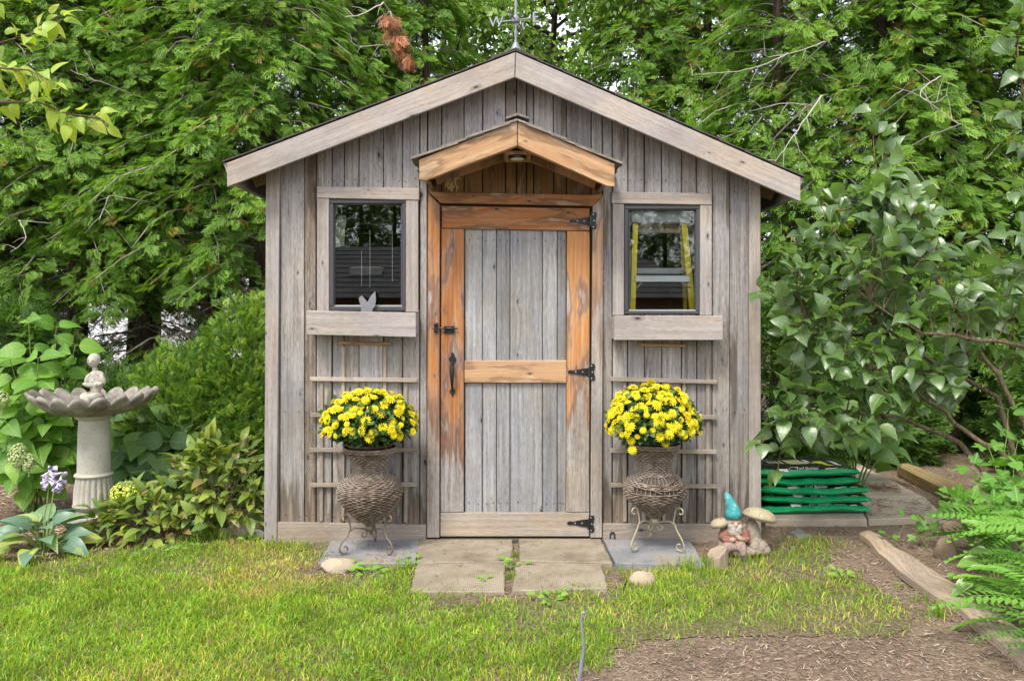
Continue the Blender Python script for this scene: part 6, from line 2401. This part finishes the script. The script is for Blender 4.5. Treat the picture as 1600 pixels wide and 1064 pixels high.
if ov:
    gg = Geo()
    for q, d, nrm, sz in ov:
        me = random.choice(LLI)
        d = d.normalized()
        n_ = (nrm - d * nrm.dot(d)).normalized()
        b = n_.cross(d)
        uvl = me.uv_layers[0].data
        uvv = [(0, 0)] * len(me.vertices)
        for lp in me.loops:
            uvv[lp.vertex_index] = tuple(uvl[lp.index].uv)
        gg.add([q + (d * v.co.x + b * v.co.y + n_ * v.co.z) * sz for v in me.vertices], [tuple(p_.vertices) for p_ in me.polygons], uvv)
    o = gg.build('remaining_leaves', ML_LILAC, LIL, True)
    o['kind'] = 'stuff'

# yellow-green branch reaching in from a tree at the left
random.seed(5)
db = Vector((-3.75, -.55, 0))
DG = thing('dogwood_tree', 'small tree with yellow green leaves reaching in over the hydrangea', 'tree', db)
g = Geo()
def C4(px, py, y): return W(px, py, y) - db
g.tube([(0, 0, -.03), (.03, 0, .8), (-.02, .02, 1.7), (.05, 0, 2.6), (.0, 0, 3.4)], [.06, .05, .042, .03, .012], 9)
br = [[Vector((.02, 0, 1.9)), C4(-60, 160, -.75), C4(60, 160, -.75), C4(105, 178, -.8), C4(155, 185, -.8)],
      [Vector((.03, 0, 2.3)), C4(-80, 90, -.7), C4(-10, 70, -.7), C4(60, 50, -.75), C4(98, 22, -.75)],
      [Vector((.03, 0, 2.5)), C4(-90, 30, -.8), C4(-10, 0, -.8), C4(50, -20, -.8)],
      [Vector((.03, 0, 2.1)), C4(-70, 120, -.8), C4(-20, 105, -.85), C4(45, 110, -.85), C4(75, 125, -.85)],
      [Vector((.0, 0, 2.7)), Vector((-.4, .3, 3.1)), Vector((-.8, .4, 3.3))], [Vector((.0, 0, 2.2)), Vector((-.5, -.2, 2.6)), Vector((-.9, -.3, 2.7))]]
LD = leaf_set(ML_DOG, .58, OVATE, .35, 5, .35, .015)
for b in br:
    g.tube(b, [.012, .008, .006, .004, .0025][:len(b)], 5, cap=False)
    for i in range(1, len(b)):
        for k in range(9):
            p = b[i - 1].lerp(b[i], (k + random.random()) / 9)
            if i == 1 and k < 5:
                continue
            ax = (b[i] - b[i - 1]).normalized()
            d = ax * .6 + rv(.55) + Vector((0, 0, -.35))
            p2 = p + d.normalized() * random.uniform(.015, .06) + Vector((0, 0, random.uniform(-.02, .03)))
            g.tube([p, p2], .0014, 3, cap=False)
            place('leaf', random.choice(LD), DG, p2, d, Vector((0, -.7, .8)) + rv(.4), random.uniform(.065, .105))
g.build('trunk_and_limbs', M_BARK2, DG, True)

# ------------------------------------------------------------------ right bed: lobed leaves, ferny fronds, white-edged hosta
def lobed_mesh(name, mat, seed):
    r = random.Random(seed)
    out = []
    tipsA = [(-2.3, .55), (-1.15, .85), (0, 1.0), (1.15, .85), (2.3, .55)]
    for i, (a, l) in enumerate(tipsA):
        out.append((a - .34, l * .74))
        out.append((a - .13, l * .88))
        out.append((a, l * r.uniform(.95, 1.06)))
        out.append((a + .13, l * .88))
        out.append((a + .34, l * .74))
        if i < 4:
            out.append((a + .575, .46))
    V = [(.28, 0, 0)]
    uv = [(0, .3)]
    for a, l in out:
        x = .28 + l * .7 * math.cos(a)
        y = l * .7 * math.sin(a)
        V.append((x, y, -.12 * l * l + .04 * math.sin(a * 3)))
        uv.append((y * 1.4, x))
    V.append((.05, 0, 0))
    uv.append((0, 0))
    n = len(out)
    Fc = [(0, i, i + 1) for i in range(1, n)] + [(0, n, n + 1), (0, n + 1, 1)]
    o = mk(name, V, Fc, mat, None, uv, True)
    me = o.data
    bpy.data.objects.remove(o)
    return me
LM = [lobed_mesh('leaf', ML_MAPLE, i) for i in range(3)]
random.seed(9)
lp = G(1585, 880)
tips = [W(a, b, lp.y + c) for a, b, c in ((1545, 700, .2), (1590, 690, .1), (1520, 730, .15), (1560, 745, 0), (1600, 740, -.1), (1505, 770, .05), (1545, 785, -.1), (1590, 790, -.2), (1620, 720, 0), (1610, 650, .2), (1575, 640, .3), (1480, 775, .1), (1520, 800, -.1))]
stems_plant('currant_bush', 'bright green bush of lobed leaves above the ferny fronds', 'shrub', lp, tips, LM, .125, 4, .4, .004, M_GSTEM, .04, .1, .9)
sp_ = G(1448, 858)
stems_plant('maple_seedling', 'small lobed-leaf seedling growing in the mulch before the slabs', 'plant', sp_, [W(a, b, sp_.y) for a, b in ((1440, 812), (1462, 815), (1450, 830), (1432, 832))], LM, .10, 1, 1, .002, M_GSTEM, .01, .1, 1.0, .01)
sp_ = G(1393, 858)
stems_plant('maple_seedling', 'tiny two-leaf seedling at the end of the long plank', 'plant', sp_, [W(a, b, sp_.y) for a, b in ((1388, 838), (1418, 808))], LM, .07, 1, 1, .002, M_GSTEM, .01, .1, 1.0, .01)

def frond_mesh(seed):
    r = random.Random(seed)
    V, Fc, uv = [], [], []
    n = 13
    zf = lambda x: .22 * x - .55 * x * x
    for i in range(n):
        x = .14 + .84 * i / n
        l = .20 * math.sin(math.pi * (.18 + .78 * (i + .6) / n)) ** .8
        for s in (-1, 1):
            k = len(V)
            a = 1.15 + r.uniform(-.12, .12)
            dx, dy = math.cos(a) * l, math.sin(a) * l * s
            w_ = .034
            z = zf(x)
            V += [(x, 0, z), (x + dx * .5 - w_, dy * .5, z - .005), (x + dx, dy, z - .035), (x + dx * .5 + w_, dy * .5, z - .01)]
            uv += [(0, 0), (.6, .5), (0, 1), (-.6, .5)]
            Fc.append((k, k + 1, k + 2, k + 3) if s > 0 else (k + 3, k + 2, k + 1, k))
    k = len(V)
    for i in range(8):
        x = i / 7
        z = zf(x)
        w_ = .006 * (1 - .7 * x)
        V += [(x, w_, z), (x, -w_, z)]
        uv += [(0, x), (0, x)]
    for i in range(7):
        a = k + i * 2
        Fc.append((a, a + 1, a + 3, a + 2))
    o = mk('frond', V, Fc, ML_FERN, None, uv)
    me = o.data
    bpy.data.objects.remove(o)
    return me
FR = [frond_mesh(i) for i in range(4)]
random.seed(31)
for (px, py, n, L, hmax, lab) in ((1622, 900, 34, .38, .36, 'leafy fern clump of arching fronds by the brown stone'), (1660, 965, 34, .40, .40, 'leafy fern clump overhanging the middle of the long plank'), (1668, 1030, 26, .40, .26, 'leafy fern clump at the lower end of the long plank')):
    p = G(px, py)
    FT = thing('fern_clump', lab, 'fern', p)
    g = Geo()
    for i in range(n):
        a = random.uniform(1.7, 4.9) if i % 4 else random.uniform(-1.4, 1.7)
        z = random.uniform(.05, hmax)
        o_ = Vector((math.cos(a), math.sin(a), 0))
        q = o_ * random.uniform(.02, .14) + Vector((0, 0, z))
        g.tube([o_ * .01, o_ * .03 + Vector((0, 0, z * .6)), q], .002, 4, cap=False)
        place('frond', random.choice(FR), FT, q, o_ + Vector((0, 0, random.uniform(-.1, .45))), Vector((0, -.15, 1)) + rv(.25), L * random.uniform(.65, 1.1))
    g.build('stems', M_GSTEM, FT)
p = G(1560, 945)
VH = thing('variegated_hosta', 'small hosta with white-edged leaves beside the long plank', 'plant', (p.x, p.y, 0))
LV = leaf_set(ML_VAR, .5, LANCE, .5, 3, .5, .02)
for px, py, dx, dz in ((1535, 880, -1, .25), (1525, 905, -1, -.1), (1530, 930, -.8, -.5), (1545, 870, -.5, .6), (1560, 895, .5, .5)):
    q = W(px, py, p.y) - VH.location
    Geo().tube([(0, 0, 0), (q.x * .5, q.y * .5, q.z * .75), q], .003, 4).build('stalk', M_GSTEM, VH)
    place('leaf', random.choice(LV), VH, q, (dx, -.4, dz), (-.1, -.5, 1), random.uniform(.11, .14))

# weeds
LWD = leaf_set(ML_WEED, .55, OVATE, .3, 3, .3, .01)
def weed(px, py, n, L, label, zr=.04):
    p = G(px, py)
    T = thing('weed_plant', label, 'weed', p)
    g = Geo()
    for i in range(n):
        a = random.uniform(0, 6.28)
        r_ = random.uniform(.01, .05) * n / 8
        q = Vector((math.cos(a) * r_, math.sin(a) * r_, random.uniform(.01, zr)))
        g.tube([(0, 0, -.005), q], .0014, 3, cap=False)
        place('leaf', random.choice(LWD), T, q, (math.cos(a), math.sin(a), .3), (0, -.4, 1), L * random.uniform(.7, 1.2))
    g.build('stems', M_GSTEM, T)
weed(545, 893, 12, .05, 'leafy weed growing over the tan stone before the slate')
weed(575, 899, 14, .05, 'leafy weed at the front edge of the intact urn slate')
weed(640, 884, 8, .045, 'leafy weed between slate and paver below the bolt side')
weed(803, 886, 10, .04, 'small weed sprouting in the joint between the pavers')
weed(865, 940, 14, .04, 'low weed rosette in the bare soil before the pavers')
weed(760, 912, 5, .03, 'tiny weed sprig on the edge of the studded paver')
weed(290, 858, 10, .04, 'small bright weed in the bed below the bronze shrub')
weed(250, 866, 20, .035, 'spreading chickweed patch at the lawn edge by the bird bath')
weed(390, 848, 10, .035, 'small weed by the white stone at the shed corner')
weed(1315, 905, 7, .05, 'broad-leaved weed in bare soil beside the long plank')
weed(1480, 912, 6, .05, 'seedling weed in the mulch between plank and brown stone')

# ------------------------------------------------------------------ grass and mulch
def blades(name, P, hgt, wid, col, lean, label):
    n = len(P)
    a = RNG.uniform(0, 6.283, n)
    la = RNG.uniform(0, 6.283, n)
    ln = lean * RNG.uniform(.1, 1.0, n)
    side = np.stack([np.cos(a), np.sin(a), np.zeros(n)], 1) * (wid / 2)[:, None]
    ld = np.stack([np.cos(la), np.sin(la), np.zeros(n)], 1)
    mid = P + ld * (ln * hgt * .35)[:, None] + np.array([0, 0, 1]) * (hgt * .55)[:, None]
    tip = P + ld * (ln * hgt)[:, None] + np.array([0, 0, 1]) * (hgt * (1 - .35 * ln))[:, None]
    V = np.stack([P - side, P + side, mid - side * .8, mid + side * .8, tip], 1).reshape(-1, 3)
    b = (np.arange(n) * 5)[:, None]
    T = np.concatenate([b + np.array([0, 1, 3]), b + np.array([0, 3, 2]), b + np.array([2, 3, 4])])
    o = link(bpy.data.objects.new(name, npmesh(name, V, T, M_GRASS, np.repeat(col, 5, 0))))
    o['kind'] = 'stuff'
    o['label'] = label
    o['category'] = 'grass'
    return o

def to_px(x, y):
    d = y + D
    return 800 + x * F / d, YH + H * F / d

def dist_px(px, py, cx, cy, rx, ry):
    return ((px - cx) / rx) ** 2 + ((py - cy) / ry) ** 2

n = 300000
x = RNG.uniform(-4.2, 2.7, n)
y = RNG.uniform(-2.3, .35, n)
jx = x + (fbm(x * 9, y * 9) - .5) * .38
jy = y + (fbm(x * 9 + 30, y * 9) - .5) * .34
jx = jx + RNG.normal(0, .035, n)
jy = jy + RNG.normal(0, .04, n)
ok = inpoly(jx, jy, LAWN) & ~((y > -.03) & (np.abs(x) < 1.46))
x, y = x[ok], y[ok]
px, py = to_px(x, y)
dens = np.clip(fbm(x * 2.6, y * 3.4) * 1.8 + .05 + .35 * (px < 760) * (py > 915), .15, 1)
dens *= 1 - .42 * np.clip((px - 900) / 250, 0, 1)
edge_ = np.clip((np.abs(py - 992) - 6) / 34, 0, 1)
dens *= np.where((px > 960) & (py > 950), .25 + .75 * edge_, 1)
for cx, cy, rx, ry, k in ((850, 945, 110, 26, .85), (1180, 900, 110, 22, .5), (1270, 880, 90, 40, .6), (480, 880, 90, 28, .5), (1240, 955, 180, 28, .3), (1330, 930, 70, 30, .5), (700, 945, 60, 16, .5), (420, 905, 70, 16, .35), (1000, 985, 90, 12, .4), (560, 905, 60, 16, .6), (620, 960, 70, 22, .35), (1040, 960, 60, 20, .3), (300, 870, 120, 14, .4), (100, 880, 140, 14, .6)):
    q = dist_px(px, py, cx, cy, rx, ry)
    dens *= 1 - k * np.exp(-q * 1.2)
ok = RNG.random(len(x)) < dens
x, y, px, py = x[ok], y[ok], px[ok], py[ok]
n = len(x)
patch = fbm(x * 1.7 + 5, y * 2.2 + 3)
dry = np.clip((patch - .47) * 2.9 + .95 * np.exp(-dist_px(px, py, 500, 890, 240, 48)) + .75 * np.exp(-dist_px(px, py, 1200, 935, 260, 60)) - .35 * (py > 935) * (px < 700), 0, 1)
tall = fbm(x * 5 + 50, y * 5)
hgt = RNG.uniform(.016, .042, n) * (.45 + 1.15 * tall) * (1 - .25 * dry)
g1, g2, ye, st = np.array([.125, .25, .016]), np.array([.275, .43, .034]), np.array([.43, .46, .05]), np.array([.50, .36, .15])
m = RNG.random((n, 1))
col = g1 * (1 - m) + g2 * m
k = (RNG.random(n) < .16 + .5 * dry)[:, None]
col = np.where(k, ye * RNG.uniform(.75, 1.15, (n, 1)), col)
k = (RNG.random(n) < .03 + .42 * dry * dry)[:, None]
col = np.where(k, st * RNG.uniform(.7, 1.2, (n, 1)), col)
col = col * (.55 + .9 * fbm(x * 7 + 11, y * 7 + 2))[:, None]
blades('lawn_grass', np.stack([x, y, np.full(n, .003)], 1), hgt, RNG.uniform(.0028, .0055, n), col, 1.1, 'short patchy lawn grass, green turning yellow and dry near the shed')
# taller tufts
TP, TH, TC = [], [], []
for px_, py_, k, sp, hh_ in ((1068, 890, 130, .07, .12), (1085, 886, 90, .07, .10), (420, 846, 170, .07, .09), (455, 858, 160, .10, .07), (1270, 852, 140, .10, .07), (1215, 872, 120, .09, .07), (890, 932, 60, .08, .06), (1150, 882, 120, .12, .07), (310, 846, 120, .1, .10),
                               (345, 840, 100, .08, .11), (640, 890, 60, .03, .07), (808, 870, 40, .02, .05), (800, 905, 50, .02, .06), (1465, 965, 50, .04, .10), (1440, 940, 20, .03, .06), (620, 892, 60, .05, .06), (975, 892, 40, .04, .05), (1110, 900, 90, .06, .06), (1180, 876, 70, .05, .07)):
    p = G(px_, py_)
    TP.append(np.stack([p.x + RNG.normal(0, sp, k), p.y + RNG.normal(0, sp * .6, k), np.full(k, .002)], 1))
    TH.append(RNG.uniform(.4, 1.1, k) * hh_)
    mm = RNG.random((k, 1))
    c = g1 * (1 - mm) + np.array([.20, .30, .03]) * mm
    c = np.where((RNG.random(k) < .2)[:, None], ye, c)
    TC.append(c)
TP, TH, TC = np.concatenate(TP), np.concatenate(TH), np.concatenate(TC)
ok = ~((TP[:, 1] > -.045) & (np.abs(TP[:, 0]) < 1.45))
for o_ in bpy.data.objects:
    if o_.name.split('.')[0] in ('paver', 'slate_slab'):
        bb = [o_.matrix_basis @ v.co for v in o_.data.vertices]
        ok &= ~((TP[:, 0] > min(v.x for v in bb) + .015) & (TP[:, 0] < max(v.x for v in bb) - .015) & (TP[:, 1] > min(v.y for v in bb) + .012) & (TP[:, 1] < max(v.y for v in bb) - .012))
blades('grass_tufts', TP[ok], TH[ok], RNG.uniform(.003, .005, ok.sum()), TC[ok], .8, 'taller loose grass tufts around the slates, pavers and shed corners')

# wood chips and litter
def chips(name, x, y, label, pal, s0, s1, z=.004):
    n = len(x)
    TV = np.array([[-.5, -.07, 0], [.5, -.05, 0], [.46, .06, .02], [-.47, .08, .0], [-.35, 0, .06], [.38, 0, .05]])
    TF = np.array([[0, 1, 5, 4], [1, 2, 5, 5], [2, 3, 4, 5], [3, 0, 4, 4]])
    TF = np.array([[0, 1, 5], [0, 5, 4], [1, 2, 5], [2, 3, 4], [2, 4, 5], [3, 0, 4]])
    a = RNG.uniform(0, 6.283, n)
    d = np.stack([np.cos(a), np.sin(a), RNG.normal(0, .22, n)], 1)
    nn = np.stack([RNG.normal(0, .35, n), RNG.normal(0, .35, n), np.ones(n)], 1)
    V, T = scatter(TV, TF, np.stack([x, y, np.full(n, z) + RNG.uniform(0, .008, n)], 1), basis(d, nn), RNG.uniform(s0, s1, n))
    pal = np.array(pal)
    c = np.repeat(pal[RNG.integers(0, len(pal), n)] * RNG.uniform(.7, 1.25, (n, 1)), 6, 0)
    o = link(bpy.data.objects.new(name, npmesh(name, V, T, M_CHIP, c)))
    o['kind'] = 'stuff'
    o['label'] = label
    o['category'] = 'mulch'
t = NT('wood_chip')
M_CHIP = t.done(t.bsdf(t.n('Attribute', None, attribute_name='tint').outputs['Color'], .9, spec=.2))
n = 120000
x = RNG.uniform(-.1, 4.6, n)
y = RNG.uniform(-2.3, 2.6, n)
px, py = to_px(x, y)
ok = (~inpoly(x, y, LAWN)) & (px < 1720) & ~((y > -.02) & (x < 1.5)) & (RNG.random(n) < np.clip(1.15 - .28 * (y + 2), .3, 1)) & ~((x < 1.05) & (y > -.75))
for cx in bpy.data.objects:
    if cx.name.startswith('path_slab'):
        bb = [cx.matrix_basis @ v.co for v in cx.data.vertices]
        ok &= ~((x > min(v.x for v in bb)) & (x < max(v.x for v in bb)) & (y > min(v.y for v in bb)) & (y < max(v.y for v in bb)))
chips('bark_mulch', x[ok], y[ok], 'brown bark mulch covering the bed beside the shed', [(.17, .12, .085), (.24, .175, .13), (.29, .22, .165), (.13, .09, .065), (.25, .155, .11), (.37, .30, .235)], .005, .026)
n = 520
x = RNG.uniform(.1, 3.2, n)
y = RNG.uniform(-2.2, .6, n)
ok = (~inpoly(x, y, LAWN)) & ~((x < 1.5) & (y > -.6))
chips('fallen_sticks', x[ok], y[ok], 'pale splinters and short sticks strewn over the bark mulch', [(.30, .24, .18), (.36, .30, .235), (.22, .16, .115), (.10, .068, .047)], .018, .055, .004)
n = 16000
x = RNG.uniform(-5.5, -1.5, n)
y = RNG.uniform(-.45, 1.6, n)
px, py = to_px(x, y)
ok = (~inpoly(x, y - .03, LAWN)) & (RNG.random(n) < np.clip(1 - .4 * y, .25, 1)) & ~((y > -.02) & (x > -1.46))
chips('bark_mulch', x[ok], y[ok], 'pale wood chip mulch in the bed under bird bath and hosta', [(.20, .14, .095), (.34, .255, .18), (.45, .36, .27), (.15, .10, .07), (.30, .17, .11)], .012, .05)
# clover leaves in the lawn
n = 2600
x = RNG.uniform(-3.6, 2.0, n)
y = RNG.uniform(-2.0, -.1, n)
ok = inpoly(x, y, LAWN) & (fbm(x * 3.1 + 7, y * 3.1) > .56)
x, y = x[ok], y[ok]
n = len(x)
TV = np.array([[0, 0, 0], [.5, .38, .05], [1, .0, .0], [.5, -.38, .05]])
TV = np.concatenate([TV @ np.array([[math.cos(a), math.sin(a), 0], [-math.sin(a), math.cos(a), 0], [0, 0, 1]]) for a in (0, 2.09, 4.19)])
TF = np.array([[0, 1, 2, 3], [4, 5, 6, 7], [8, 9, 10, 11]])
a = RNG.uniform(0, 6.283, n)
V, Fq = scatter(TV, TF, np.stack([x, y, RNG.uniform(.018, .04, n)], 1), basis(np.stack([np.cos(a), np.sin(a), RNG.normal(0, .1, n)], 1), np.stack([RNG.normal(0, .25, n), RNG.normal(-.2, .25, n), np.ones(n)], 1)), RNG.uniform(.007, .014, n))
o = link(bpy.data.objects.new('clover_leaves', npmesh('clover_leaves', V, Fq, M_GRASS, np.repeat(np.array([.10, .22, .03]) * RNG.uniform(.8, 1.6, (n, 1)), 12, 0))))
o['kind'] = 'stuff'
o['label'] = 'patches of small clover leaves in the lawn'
o['category'] = 'clover'
# crumbs of soil and dry thatch over the bare spots before the pavers
n = 9000
x = RNG.uniform(-1.4, 1.9, n)
y = RNG.uniform(-1.3, -.03, n)
ok = RNG.random(n) < .6
chips('dry_thatch', x[ok], y[ok], 'dry straw and crumbs scattered on bare soil before the shed', [(.26, .2, .12), (.32, .26, .16), (.2, .14, .09), (.28, .17, .10)], .006, .022, .002)

n = 700
xs, ys = [], []
for px0, px1, py0, py1 in ((655, 945, 843, 920), (505, 650, 846, 878), (950, 1090, 846, 880)):
    for _ in range(260):
        q = G(random.uniform(px0, px1), random.uniform(py0, py1), .02)
        xs.append(q.x)
        ys.append(q.y)
chips('slab_debris', np.array(xs), np.array(ys), 'crumbs, dry needles and bits of soil lying on the pavers and slates', [(.12, .08, .05), (.2, .13, .08), (.3, .22, .13), (.08, .055, .04)], .004, .026, .022)
